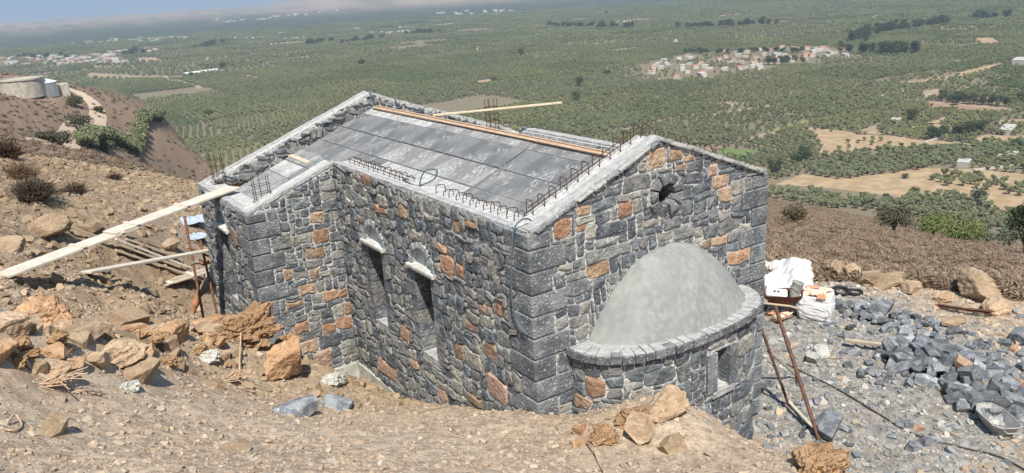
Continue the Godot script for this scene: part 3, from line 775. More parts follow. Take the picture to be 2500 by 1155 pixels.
func in_window(u: float, v: float, uc: float, sill: float, head: float) -> bool:
	var du := absf(u - uc)
	var k := int(maxf(v - sill, 0.0) / ((head - sill) / 6.0)) + (0 if u < uc else 1)
	if v > sill and v < head and du < 0.235 + (0.30 if k % 2 == 0 else 0.17): return true
	if v > sill - 0.10 and v <= sill and du < 0.24: return true
	if v >= head and v < head + 0.08 and du < 0.40: return true
	var y := v - head - 0.07
	return y >= 0.0 and (du / 0.41) ** 2 + (y / 0.41) ** 2 < 1.0

func strip_box(mb: MB, a: Vector3, b: Vector3, side: Vector3, w: float, t: float, r: RandomNumberGenerator, rough := 0.012, seg := 0.16):   # an uneven mortar bed from a to b
	var n := maxi(2, int(a.distance_to(b) / seg))
	var rows := []
	for i in n + 1:
		var p := a.lerp(b, float(i) / n)
		var e0 := r.randf_range(-rough, rough); var e1 := r.randf_range(-rough, rough); var e2 := r.randf_range(-rough, rough) * 0.7
		rows.append([p + side * e0 + Vector3(0, -0.02, 0), p + side * (e0 + 0.004) + Vector3(0, t + e2, 0), p + side * (w * 0.5) + Vector3(0, t + e2 + r.randf_range(0, rough), 0), p + side * (w + e1) + Vector3(0, t + e2 * 0.5, 0), p + side * (w + e1) + Vector3(0, -0.02, 0)])
	var flip := (b - a).cross(Vector3.UP).dot(side) > 0.0
	for i in n:
		for k in 4:
			if flip: mb.quad(rows[i][k], rows[i][k + 1], rows[i + 1][k + 1], rows[i + 1][k])
			else: mb.quad(rows[i][k], rows[i + 1][k], rows[i + 1][k + 1], rows[i][k + 1])
	for e in [0, n]:
		var c: Vector3 = rows[e][2]
		for k in 4: mb.tri_o(rows[e][k], rows[e][k + 1], rows[e][2] - Vector3(0, 0.02, 0), rows[1 if e == 0 else n - 1][2])

func make_chapel():
	wrp.seed = 5
	wrp.frequency = 3.0
	wrp.fractal_octaves = 2
	var r := RandomNumberGenerator.new()
	r.seed = 42
	var ch := thing("chapel", "small unfinished chapel of dark rubble stone with rounded apse and bare pitched roof", "chapel")
	var side_f := Flat.new(Vector3(0, -B, -L1), Vector3(0, 0, 1), Vector3(-1, 0, 0))
	var front_f := Flat.new(Vector3(0, -B, 0), Vector3(1, 0, 0), Vector3(0, 0, 1))
	var aisle_f := Flat.new(Vector3(-AW, -B, -L1), Vector3(1, 0, 0), Vector3(0, 0, 1))
	var aside_f := Flat.new(Vector3(-AW, -B, -L2), Vector3(0, 0, 1), Vector3(-1, 0, 0))
	var sill := 1.236; var head := 2.545
	var cell := 0.05
	# --- nave side wall with two windows
	var core := MB.new()
	for seg in [[0.0, 0.0, L1 - 0.40, sill - 0.06], [0.0, sill - 0.06, 1.04, head + 0.05], [1.60, sill - 0.06, 2.64, head + 0.05], [3.20, sill - 0.06, L1 - 0.40, head + 0.05]]:
		core.prism(rect_poly(seg[0], seg[1], seg[2], seg[3]), side_f, -0.40, 0.0)
	# over the openings the panel stands in a niche
	for seg in [[0.0, 1.04], [1.60, 2.64], [3.20, L1 - 0.40]]:
		core.prism(rect_poly(seg[0], head + 0.05, seg[1], head + 0.375), side_f, -0.40, 0.0)
	for uc in [1.32, 2.92]:
		core.prism(rect_poly(uc - 0.28, head + 0.05, uc + 0.28, head + 0.375), side_f, -0.40, -0.13)
	core.prism(rect_poly(0.0, head + 0.375, L1 - 0.40, B), side_f, -0.40, 0.0)
	var side := put("nave_side_wall", core.mesh(), M.mortar, ch)
	var conc := MB.new()
	conc.prism(rect_poly(-0.12, -0.7, 1.7, 0.06), side_f, -0.2, 0.035)
	conc.prism(rect_poly(AW - 0.5, -0.7, AW + 0.03, 0.06), aisle_f, -0.2, 0.035)
	put("foundation", conc.mesh(), M.concrete, ch)
	var room := func(u, v): return v > 0.08 and v < B - 0.02 and u < L1 - (0.30 if int(v / 0.27) % 2 == 0 else 0.52) and not in_window(u, v, 1.32, sill, head) and not in_window(u, v, 2.92, sill, head)
	var stones := pack(L1, B, room, special_side, r, cell, [1, 1, 1, 1, 1, 1, 2, 2, 2, 2, 3, 3], [2, 3, 3, 4, 4, 5], 3, 7)
	lay(side, side_f, stones, r, 0.010, 0.36, 0.048, 0.018, 0.044)
	window_at(side, side_f, 1.32, sill, head, r)
	window_at(side, side_f, 2.92, sill, head, r)
	# --- gable wall with the round opening
	var oc := Vector2(2.08, 3.77)
	var top := func(u): return B + 0.77 * (1.0 - absf(u - 2.0) / 2.0)
	core = MB.new()
	core.prism(rect_poly(0.0, 0.0, 4.0, oc.y - 0.3), front_f, -0.40, 0.0)
	core.prism(PackedVector2Array([Vector2(0, oc.y - 0.3), Vector2(oc.x - 0.3, oc.y - 0.3), Vector2(oc.x - 0.3, top.call(oc.x - 0.3)), Vector2(0, B)]), front_f, -0.40, 0.0)
	core.prism(PackedVector2Array([Vector2(oc.x + 0.3, oc.y - 0.3), Vector2(4, oc.y - 0.3), Vector2(4, B), Vector2(oc.x + 0.3, top.call(oc.x + 0.3))]), front_f, -0.40, 0.0)
	core.prism(PackedVector2Array([Vector2(oc.x - 0.3, oc.y + 0.3), Vector2(oc.x + 0.3, oc.y + 0.3), Vector2(oc.x + 0.3, top.call(oc.x + 0.3)), Vector2(2.0, top.call(2.0)), Vector2(oc.x - 0.3, top.call(oc.x - 0.3))]), front_f, -0.40, 0.0)
	var sq := []
	for i in 16:
		var t := TAU * i / 16.0
		var k := 0.3 / maxf(absf(cos(t)), absf(sin(t)))
		sq.append([oc + Vector2(cos(t), sin(t)) * 0.16, oc + Vector2(cos(t), sin(t)) * k])
	for i in 16:
		var j := (i + 1) % 16
		core.prism(PackedVector2Array([sq[i][0], sq[i][1], sq[j][1], sq[j][0]]), front_f, -0.40, 0.0)
	var front := put("gable_wall", core.mesh(), M.mortar, ch)
	var dome_c := Vector2(2.1, 2.2)
	room = func(u, v):
		if v > top.call(u) - 0.05: return false
		var ql := 0.52 if int(v / 0.27) % 2 == 0 else 0.30
		if u < ql or u > 4.0 - ql: return v > B + 0.0 and v < top.call(u) - 0.05
		if Vector2(u, v).distance_to(oc) < 0.29: return false
		if u > 0.62 and u < 3.42 and v < 2.06: return false
		if u > 0.80 and u < 3.42 and v < 2.13: return false
		return v > 2.2 + 0.82 * (1.0 - pow(minf(absf(u - 2.1) / 1.26, 1.0), 1.75)) - 0.03 or absf(u - 2.1) > 1.26
	stones = pack(4.0, B + 0.8, room, special_front, r, cell, [1, 1, 1, 1, 1, 1, 1, 2, 2, 2, 2, 3], [2, 3, 3, 4, 4, 5], 3, 8)
	lay(front, front_f, stones, r, 0.011, 0.24, 0.036, 0.011, 0.026)
	var ring := Node3D.new()
	ring.name = "round_window"
	front.add_child(ring)
	for i in 9:
		var t0 := TAU * i / 9.0 + 0.05; var t1 := TAU * (i + 1) / 9.0 - 0.05
		var ri := r.randf_range(0.125, 0.15); var ro := r.randf_range(0.24, 0.29)
		var q := PackedVector2Array()
		for s in [[ri, t0], [ro, t0], [ro * 1.02, (t0 + t1) * 0.5], [ro, t1], [ri, t1], [ri * 0.97, (t0 + t1) * 0.5]]:
			q.append(oc + Vector2(cos(s[1]), sin(s[1])) * s[0])
		var st := stone_mesh(q, front_f, r.randf_range(0.05, 0.075), r, -0.3)
		put("ring_stone", st[0], M["quoin_%d" % (r.randi() % 3)], ring, st[1])
	# --- corner blocks
	for e in [[0.0, 1], [4.0, -1]]:
		var v := 0.0
		var k := 0
		while v < B - 0.02:
			var h := 0.27
			if B - v - h < 0.12: h = B - v
			var lx := 0.50 if k % 2 == 0 else 0.28
			var lz := 0.28 if k % 2 == 0 else 0.50
			var s: int = e[1]
			var x0: float = e[0] - s * r.randf_range(0.022, 0.036)
			var x1: float = e[0] + s * lx
			corner_block(front, Vector3(minf(x0, x1), -B + v + 0.006, -lz), Vector3(maxf(x0, x1), -B + v + h - 0.009, r.randf_range(0.022, 0.036)), r)
			v += h
			k += 1
	# --- aisle: wall facing the apse end, half a gable
	core = MB.new()
	core.prism(PackedVector2Array([Vector2(0, 0), Vector2(AW, 0), Vector2(AW, B), Vector2(0, B - 0.576)]), aisle_f, -0.40, 0.0)
	var aisle := put("aisle_end_wall", core.mesh(), M.mortar, ch)
	room = func(u, v): return v > 0.08 and v < B - 0.576 + 0.374 * u - 0.05 and u > (0.52 if int(v / 0.27) % 2 == 0 else 0.30) and u < AW
	stones = pack(AW, B, room, special_aisle, r, cell, [1, 1, 1, 1, 1, 2, 2, 2, 2, 3], [2, 3, 3, 4, 4, 5], 3, 7)
	lay(aisle, aisle_f, stones, r, 0.011, 0.26, 0.038, 0.011, 0.026)
	core = MB.new()
	var at_ := B - 0.576
	core.prism(rect_poly(0, 0, L2 - L1 - 0.40, sill - 0.06), aside_f, -0.40, 0.0)
	core.prism(rect_poly(0, sill - 0.06, 1.14, head + 0.05), aside_f, -0.40, 0.0)
	core.prism(rect_poly(1.70, sill - 0.06, L2 - L1 - 0.40, head + 0.05), aside_f, -0.40, 0.0)
	core.prism(rect_poly(0, head + 0.05, 1.14, at_), aside_f, -0.40, 0.0)
	core.prism(rect_poly(1.70, head + 0.05, L2 - L1 - 0.40, at_), aside_f, -0.40, 0.0)
	core.prism(rect_poly(1.14, head + 0.05, 1.70, head + 0.375), aside_f, -0.40, -0.13)
	core.prism(rect_poly(1.14, head + 0.375, 1.70, at_), aside_f, -0.40, 0.0)
	var aside := put("aisle_side_wall", core.mesh(), M.mortar, ch)
	var wl := L2 - L1
	room = func(u, v): return v > 0.0 and v < at_ - 0.02 and u < wl - (0.30 if int(v / 0.27) % 2 == 0 else 0.52) and u > 0.03 and not in_window(u, v, 1.42, sill, head)
	stones = pack(wl, at_, room, [[0.46, 2.55, 0.62, 2.85, 5], [2.0, 2.45, 2.3, 2.75, 4]], r, cell, [1, 1, 1, 1, 2, 2, 2, 2, 2, 3, 3], [2, 3, 3, 4, 4], 3, 7)
	lay(aside, aside_f, stones, r, 0.010, 0.34, 0.045, 0.022, 0.05)
	window_at(aside, aside_f, 1.42, sill, head, r)
	var v2 := 0.0
	var k2 := 0
	while v2 < at_ - 0.02:
		var h := 0.27
		if at_ - v2 - h < 0.12: h = at_ - v2
		var lx := 0.50 if k2 % 2 == 0 else 0.28
		var lz := 0.28 if k2 % 2 == 0 else 0.50
		corner_block(aisle, Vector3(-AW - r.randf_range(0.022, 0.036), -B + v2 + 0.006, -L1 - lz), Vector3(-AW + lx, -B + v2 + h - 0.009, -L1 + r.randf_range(0.022, 0.036)), r)
		v2 += h
		k2 += 1
	# --- far walls: west gable, right-hand nave wall, right-hand aisle
	core = MB.new()
	var west_f := Flat.new(Vector3(-AW + 0.012, -B, -L2 + 0.30), Vector3(1, 0, 0), Vector3(0, 0, 1))
	var ww := 4.0 + 2.0 * AW - 0.024
	core.prism(PackedVector2Array([Vector2(0, 0), Vector2(ww, 0), Vector2(ww, B - 0.58), Vector2(ww * 0.5, B + 0.715), Vector2(0, B - 0.58)]), west_f, -0.288, 0.0)
	var west := put("west_gable_wall", core.mesh(), M.mortar, ch)
	var wt := func(u): return B + 0.715 - absf(u - ww * 0.5) * 0.3683
	var roof_at := func(x): return B + 0.417 - absf(x - 2.0) * SLOPE
	room = func(u, v): return v < wt.call(u) - 0.035 and v > roof_at.call(u - AW) - 0.12
	stones = pack(ww, B + 0.8, room, [[2.5, 3.58, 2.68, 3.78, 5], [2.85, 4.05, 3.15, 4.2, 4]], r, cell, [1, 1, 1, 1, 2, 2, 2, 2, 2, 2], [2, 2, 3, 4, 5], 3, 9)
	lay(west, west_f, stones, r, 0.012, 0.5, 0.085, 0.005, 0.085)
	core = MB.new()
	var right_in := Flat.new(Vector3(3.76, -B, -0.40), Vector3(0, 0, -1), Vector3(-1, 0, 0))
	core.prism(rect_poly(0.0, 0.0, L1 - 0.40, B - 0.01), right_in, -0.22, 0.0)
	var rw := put("nave_side_wall", core.mesh(), M.mortar, ch)
	room = func(u, v): return v > B - 0.42 and v < B - 0.03
	stones = pack(L1 - 0.4, B, room, [[1.0, 3.35, 1.25, 3.62, 4], [5.0, 3.4, 5.16, 3.6, 3]], r, cell, [1, 1, 1, 1, 1, 2, 2, 2], [3, 4, 4, 5], 3, 6)
	lay(rw, right_in, stones, r, 0.010, 0.5, 0.08, 0.02, 0.09)
	core = MB.new()
	core.box(Transform3D(Basis(), Vector3(3.98 + AW - 0.2, -B * 0.5 - 0.30, -(L1 + L2) * 0.5 - 0.1)), Vector3(0.4, B - 0.58, L2 - L1 - 0.2), 0.01)
	put("aisle_side_wall", core.mesh(), M.mortar, ch)
	core = MB.new()
	core.prism(PackedVector2Array([Vector2(0.0, 0), Vector2(AW - 0.03, 0), Vector2(AW - 0.03, B - 0.58), Vector2(0.0, B - 0.02)]), Flat.new(Vector3(3.985, -B, -L1 - 0.01), Vector3(1, 0, 0), Vector3(0, 0, 1)), -0.30, 0.0)
	put("aisle_end_wall", core.mesh(), M.mortar, ch)
	# --- mortar beds along the wall tops
	core = MB.new()
	strip_box(core, Vector3(-0.005, 0.0, -L1 - 0.02), Vector3(-0.005, 0.0, -0.03), Vector3.RIGHT, 0.12, 0.022, r)
	strip_box(core, Vector3(-AW - 0.005, -0.576, -L2 + 0.04), Vector3(-AW - 0.005, -0.576, -L1 - 0.03), Vector3.RIGHT, 0.14, 0.022, r)
	strip_box(core, Vector3(-AW + 0.01, -0.572, -L1 + 0.012), Vector3(0.02, 0.006, -L1 + 0.012), Vector3.FORWARD, 0.11, 0.03, r, 0.008)
	strip_box(core, Vector3(0.01, 0.01, 0.015), Vector3(2.0, 0.775, 0.015), Vector3.FORWARD, 0.17, 0.026, r, 0.014)
	strip_box(core, Vector3(2.0, 0.775, 0.015), Vector3(4.0, 0.01, 0.015), Vector3.FORWARD, 0.17, 0.026, r, 0.014)
	strip_box(core, Vector3(-AW, -0.572, -L2 + 0.13), Vector3(2.0, 0.715, -L2 + 0.13), Vector3.FORWARD, 0.12, 0.02, r, 0.012)
	strip_box(core, Vector3(2.0, 0.715, -L2 + 0.13), Vector3(4.0 + AW, -0.572, -L2 + 0.13), Vector3.FORWARD, 0.12, 0.02, r, 0.012)
	strip_box(core, Vector3(3.80, -0.01, -L1 + 0.02), Vector3(3.80, -0.01, -0.3), Vector3.RIGHT, 0.19, 0.035, r)
	put("wall_top_mortar", core.mesh(), M.coping, ch)
	for s in [-1, 1]:
		var t := 0.04
		while t < 0.96:
			var len_ := r.randf_range(0.13, 0.30)
			var a: Vector3 = Vector3(2.0 + s * 2.0 * (1.0 - t), 0.77 * t, 0.0)
			var b: Vector3 = Vector3(2.0 + s * 2.0 * (1.0 - minf(t + len_ / 2.14, 0.985)), 0.77 * minf(t + len_ / 2.14, 0.985), 0.0)
			var mb := MB.new()
			mb.bar(a + Vector3(0, -0.012 + r.randf_range(-0.012, 0.006), 0), b + Vector3(0, -0.012 + r.randf_range(-0.01, 0.008), 0), 0.10, r.randf_range(0.025, 0.04), Vector3.UP, 0.006)
			put("coping_stone", mb.mesh(), M.coping if r.randf() < 0.6 else M.quoin_2, front, Vector3(0, 0, 0.002 + r.randf_range(-0.008, 0.012)))
			t += (len_ + 0.012) / 2.14
	make_apse(ch, r)
	make_roof(ch, r)

func make_apse(ch: Node3D, r: RandomNumberGenerator):
	var f := Curved.new(1.98, 1.46, 0.79, 2.5, -B)
	var w: float = f.s[160]
	var core := MB.new()
	var wu := [2.05, 2.34]; var wv := [1.34, 1.86]
	var us := []
	var u := 0.0
	while u < w: us.append(u); u += 0.05
	us.append(w)
	for i in us.size() - 1:
		var bands := [[-0.3, 2.12]] if us[i + 1] < wu[0] - 0.01 or us[i] > wu[1] - 0.01 else [[-0.3, wv[0]], [wv[1], 2.12]]
		for b in bands:
			core.prism(rect_poly(us[i], b[0], us[i + 1], b[1]), f, -0.30, 0.0)
	var ap := put("apse", core.mesh(), M.mortar, ch)
	var room := func(a, b): return b > 0.0 and b < 2.08 and not (a > wu[0] - 0.17 and a < wu[1] + 0.17 and b > wv[0] - 0.10 and b < wv[1] + 0.03)
	var stones := pack(w, 2.1, room, [[0.23, 1.62, 0.48, 1.90, 5], [0.06, 1.40, 0.28, 1.62, 4], [0.95, 1.68, 1.42, 1.90, 1], [1.05, 1.45, 1.6, 1.66, 1]], r, 0.05, [1, 1, 1, 1, 1, 1, 2, 2, 2, 2, 3], [3, 3, 4, 4, 5], 3, 8)
	lay(ap, f, stones, r, 0.010, 0.30, 0.045, 0.014, 0.032)
	var win := Node3D.new()
	win.name = "slit_window"
	ap.add_child(win)
	for s in [[wu[0] - 0.16, wu[0] + 0.03], [wu[1] - 0.03, wu[1] + 0.16]]:
		var v: float = wv[0] - 0.02
		while v < wv[1] - 0.05:
			var h := minf(0.19, wv[1] - v)
			var mb := MB.new()
			mb.prism(rect_poly(s[0] + 0.005, v + 0.005, s[1] - 0.005, v + h - 0.006), f, -0.28, 0.032)
			put("jamb_block", mb.mesh(), M["quoin_%d" % (r.randi() % 3)], win)
			v += h
	var sb := MB.new()
	sb.prism(rect_poly(wu[0] - 0.06, wv[0] - 0.10, wu[1] + 0.06, wv[0] - 0.025), f, -0.29, 0.05)
	put("sill", sb.mesh(), M.coping, win)
	# ledge and cornice blocks
	var cf := Curved.new(1.98, 1.46, 0.79, 2.5, -B)
	var ledge := MB.new()
	for i in us.size() - 1:
		ledge.prism(rect_poly(us[i], 2.10, us[i + 1], 2.178), cf, -0.42, 0.04)
	put("ledge", ledge.mesh(), M.coping, ap)
	u = 0.01
	while u < w - 0.05:
		var bw := minf(r.randf_range(0.115, 0.15), w - u)
		var mb := MB.new()
		var p := rect_poly(u + 0.005, 2.085 + r.randf_range(-0.006, 0.006), u + bw - 0.007, 2.178 + r.randf_range(-0.004, 0.008))
		mb.prism(p, cf, -0.06, 0.085 + r.randf_range(-0.012, 0.012))
		put("cornice_block", mb.mesh(), M["quoin_%d" % (r.randi() % 3)], ap)
		if r.randf() < 0.9:
			var tb := MB.new()
			tb.prism(rect_poly(u + 0.006, 2.179, u + bw - 0.008, 2.192 + r.randf_range(-0.003, 0.006)), cf, -0.10 - r.randf_range(0.0, 0.05), 0.078)
			put("cornice_cap", tb.mesh(), M.coping, ap)
		u += bw
	# half dome: a trowelled shell against the gable
	var dn := FastNoiseLite.new()
	dn.seed = 3; dn.frequency = 2.2
	var pts := []
	var nr := 22; var na := 48
	for i in nr + 1:
		var row := PackedVector3Array()
		var q := float(i) / nr
		for k in na + 1:
			var a := PI * k / na
			var dx := -cos(a) * q * 1.30; var dz := sin(a) * q * 0.745
			var y := 0.92 * (1.0 - pow(q, 2.25)) + 0.012 * dn.get_noise_2d(dx * 1.5, dz * 1.5)
			row.append(Vector3(2.08 + dx, -1.525 + y, -0.01 + dz * (1.0 + 0.03 * dn.get_noise_2d(dx, y))))
		pts.append(row)
	var nrm := []
	for i in nr + 1:
		var row := PackedVector3Array()
		for k in na + 1:
			var a: Vector3 = pts[mini(i + 1, nr)][k] - pts[maxi(i - 1, 0)][k]
			var b: Vector3 = pts[i][mini(k + 1, na)] - pts[i][maxi(k - 1, 0)]
			var m := a.cross(b)
			if i == 0: m = Vector3.UP
			if m.y < 0.0: m = -m
			row.append(m.normalized())
		nrm.append(row)
	var mb := MB.new()
	for i in nr:
		for k in na:
			mb.smooth_tri(pts[i][k], pts[i + 1][k], pts[i + 1][k + 1], nrm[i][k], nrm[i + 1][k], nrm[i + 1][k + 1])
			if i > 0: mb.smooth_tri(pts[i][k], pts[i + 1][k + 1], pts[i][k + 1], nrm[i][k], nrm[i + 1][k + 1], nrm[i][k + 1])
	put("half_dome", mb.mesh(), M.dome, ap)

func roof_y(x: float) -> float:
	return 0.417 - absf(x - 2.0) * SLOPE

func hoop(a: Vector3, b: Vector3, rise: float, rad: float) -> MB:   # a bent bar: up from a, over, down to b
	var up := Vector3(0, rise, 0)
	var mb := MB.new()
	var d := b - a
	mb.tube(PackedVector3Array([a, a + up * 0.8, a + up * 0.94 + d * 0.06, a + up + d * 0.2, a + up + d * 0.8, b + up * 0.94 - d * 0.06, b + up * 0.8, b]), rad, 5)
	return mb

func make_roof(ch: Node3D, r: RandomNumberGenerator):
	var slab := MB.new()
	var f := Flat.new(Vector3(0, -0.16, 0), Vector3(1, 0, 0), Vector3(0, 0, 1))
	for seg in [[0.30, 2.0, -L1 - 0.02, -0.43], [-1.20, 2.0, -L2 + 0.36, -L1 - 0.02], [2.0, 3.70, -L1 - 0.02, -0.43], [2.0, 5.2, -L2 + 0.36, -L1 - 0.02]]:
		slab.prism(PackedVector2Array([Vector2(seg[0], roof_y(seg[0])), Vector2(seg[1], roof_y(seg[1])), Vector2(seg[1], roof_y(seg[1]) + 0.15), Vector2(seg[0], roof_y(seg[0]) + 0.15)]), f, seg[2], seg[3])
	var roof := put("roof", slab.mesh(), M.concrete, ch)
	# shuttering boards laid down the slope: [x0, x1, z0, z1, dustiness]
	var boards := [
		[1.78, 1.985, -5.55, -2.55, 2], [1.78, 1.985, -2.55, -0.45, 1], [1.78, 1.985, -8.24, -5.55, 3],
		[1.27, 1.78, -8.24, -5.6, 0], [1.27, 1.78, -5.6, -2.5, 0], [1.27, 1.78, -2.5, -0.45, 0],
		[0.80, 1.27, -8.24, -5.6, 1], [0.80, 1.27, -5.6, -2.5, 2], [0.80, 1.27, -2.5, -0.45, 1],
		[0.31, 0.80, -5.15, -2.5, 3], [0.31, 0.80, -2.5, -0.45, 1], [0.40, 0.80, -8.24, -5.2, 1],
		[0.05, 0.40, -8.24, -7.1, 2], [0.05, 0.40, -7.1, -5.75, 1], [-0.30, 0.05, -8.24, -7.2, 3], [-0.30, 0.05, -7.2, -5.75, 1],
		[-0.76, -0.30, -8.24, -5.8, 2], [-1.19, -0.76, -8.2, -5.95, 2],
		[2.015, 2.6, -8.2, -4.4, 1], [2.015, 2.6, -4.4, -0.45, 1], [2.6, 3.2, -8.2, -4.4, 2], [2.6, 3.2, -4.4, -0.45, 0], [3.2, 3.69, -5.5, -0.45, 1], [3.2, 5.1, -8.2, -5.7, 1]]
	for b in boards:
		var mb := MB.new()
		var lift := r.randf_range(0.004, 0.026)
		var g := 0.009
		var x0: float = b[0] + g; var x1: float = b[1] - g
		var p := PackedVector2Array([Vector2(x0, roof_y(x0) + 0.14), Vector2(x1, roof_y(x1) + 0.14), Vector2(x1, roof_y(x1) + 0.15 + lift + 0.012), Vector2(x0, roof_y(x0) + 0.15 + lift + 0.012)])
		mb.prism(p, f, b[2] + g, b[3] - g)
		put("shuttering_board", mb.mesh(), M["panel_%d" % b[4]], roof)
	# rubble and concrete left between the parapets and the roof
	var bed := MB.new()
	strip_box(bed, Vector3(0.14, -0.24, -L1 + 0.02), Vector3(0.14, -0.24, -0.40), Vector3.RIGHT, 0.20, 0.05, r, 0.03, 0.09)
	strip_box(bed, Vector3(-AW + 0.14, -0.95, -L2 + 0.32), Vector3(-AW + 0.14, -0.95, -L1 - 0.2), Vector3.RIGHT, 0.26, 0.05, r, 0.03, 0.09)
	strip_box(bed, Vector3(0.2, -0.12, -0.23), Vector3(2.0, 0.58, -0.23), Vector3.FORWARD, 0.24, 0.03, r, 0.03, 0.09)
	strip_box(bed, Vector3(2.0, 0.58, -0.23), Vector3(3.8, -0.12, -0.23), Vector3.FORWARD, 0.24, 0.03, r, 0.03, 0.09)
	put("ring_beam", bed.mesh(), M.coping, ch)
	# bent bars of the ring beam
	var rb := Node3D.new()
	rb.name = "ring_beam_bars"
	ch.add_child(rb)
	for grp in [[-5.35, -3.35, 12], [-2.42, -0.38, 13]]:
		for i in grp[2]:
			var z: float = lerpf(grp[0], grp[1], i / float(grp[2] - 1)) + r.randf_range(-0.02, 0.02)
			var lean := r.randf_range(-0.02, 0.03) + (0.03 if grp[2] == 13 else 0.0)
			var h := hoop(Vector3(0.19, -0.22, z), Vector3(0.32, -0.22, z + lean), r.randf_range(0.30, 0.35), 0.0062)
			put("stirrup", h.mesh(), M.rebar, rb)
		for x in [0.20, 0.31]:
			var mb := MB.new()
			var pp := PackedVector3Array()
			for i in 9: pp.append(Vector3(x, (0.06 if grp[2] == 12 else -0.10) + r.randf_range(-0.008, 0.008), lerpf(grp[0] - 0.1, grp[1] + 0.1, i / 8.0)))
			mb.tube(pp, 0.006, 5)
			put("long_bar", mb.mesh(), M.rebar, rb)
	for s in [[0.28, 1.97, 11, 1], [2.12, 3.7, 8, 1]]:
		for i in s[2]:
			var x: float = lerpf(s[0], s[1], i / float(s[2] - 1))
			var y := 0.77 - absf(x - 2.0) * 0.385 - 0.09
			var h := hoop(Vector3(x, y, -0.29), Vector3(x + 0.02, y, -0.45), 0.24 + r.randf_range(-0.02, 0.02), 0.0062)
			put("stirrup", h.mesh(), M.rebar, rb)
	for e in [[Vector3(0.22, 0.21, -0.30), Vector3(2.12, 0.945, -0.30)], [Vector3(0.3, 0.12, -0.42), Vector3(2.25, 0.86, -0.42)]]:
		var mb := MB.new()
		mb.tube(PackedVector3Array([e[0], (e[0] + e[1]) * 0.5 + Vector3(0, 0.01, 0), e[1]]), 0.006, 5)
		put("long_bar", mb.mesh(), M.rebar, rb)
	# upright cages at the aisle corners
	for cg in [[Vector3(-1.26, -0.95, -6.02), 0.86, 0.24], [Vector3(-1.32, -0.85, -8.38), 0.86, 0.20], [Vector3(3.55, -0.35, -6.4), 0.9, 0.2]]:
		var o: Vector3 = cg[0]
		var cage := Node3D.new()
		cage.name = "column_cage"
		ch.add_child(cage, true)
		cage.position = o
		for cx in [0.0, cg[2] * 0.5, cg[2]]:
			for cz in [0.0, 0.12]:
				if cx == cg[2] * 0.5 and cz > 0.0: continue
				var mb := MB.new()
				mb.tube(PackedVector3Array([Vector3(cx, 0, cz), Vector3(cx + 0.005, cg[1] * 0.5, cz), Vector3(cx - 0.01, cg[1] + r.randf_range(-0.03, 0.03), cz)]), 0.0065, 5)
				put("long_bar", mb.mesh(), M.rebar, cage)
		var y := 0.2
		while y < cg[1] - 0.05:
			var mb := MB.new()
			var w: float = cg[2]
			mb.tube(PackedVector3Array([Vector3(-0.05, y + 0.02, 0.09), Vector3(-0.015, y, -0.015), Vector3(w + 0.012, y, -0.015), Vector3(w + 0.015, y, 0.135), Vector3(-0.01, y, 0.135), Vector3(-0.06, y + 0.015, 0.05)]), 0.005, 5)
			put("tie", mb.mesh(), M.rebar, cage)
			y += 0.135
# ---------------------------------------------------------------- things on and round the chapel

func board(called: String, a: Vector3, b: Vector3, w: float, t: float, m: Material, label: String, group := "", up := Vector3.UP) -> MeshInstance3D:
	var mb := MB.new()
	var o := (a + b) * 0.5
	mb.bar(a - o, b - o, w, t, up)
	return single(called, mb.mesh(), m, label, "board", o, group)

func pole(called: String, p: PackedVector3Array, rad: float, m: Material, label: String, category := "pole", group := "", sides := 8) -> MeshInstance3D:
	var mb := MB.new()
	var q := PackedVector3Array()
	for x in p: q.append(x - p[0])
	mb.tube(q, rad, sides)
	return single(called, mb.mesh(), m, label, category, p[0], group)

func curve(p: Array, steps := 6) -> PackedVector3Array:   # a smooth line through points
	var out := PackedVector3Array()
	for i in p.size() - 1:
		var a: Vector3 = p[maxi(i - 1, 0)]; var b: Vector3 = p[i]; var c: Vector3 = p[i + 1]; var d: Vector3 = p[mini(i + 2, p.size() - 1)]
		for k in steps:
			out.append(b.cubic_interpolate(c, a, d, k / float(steps)))
	out.append(p[-1])
	return out

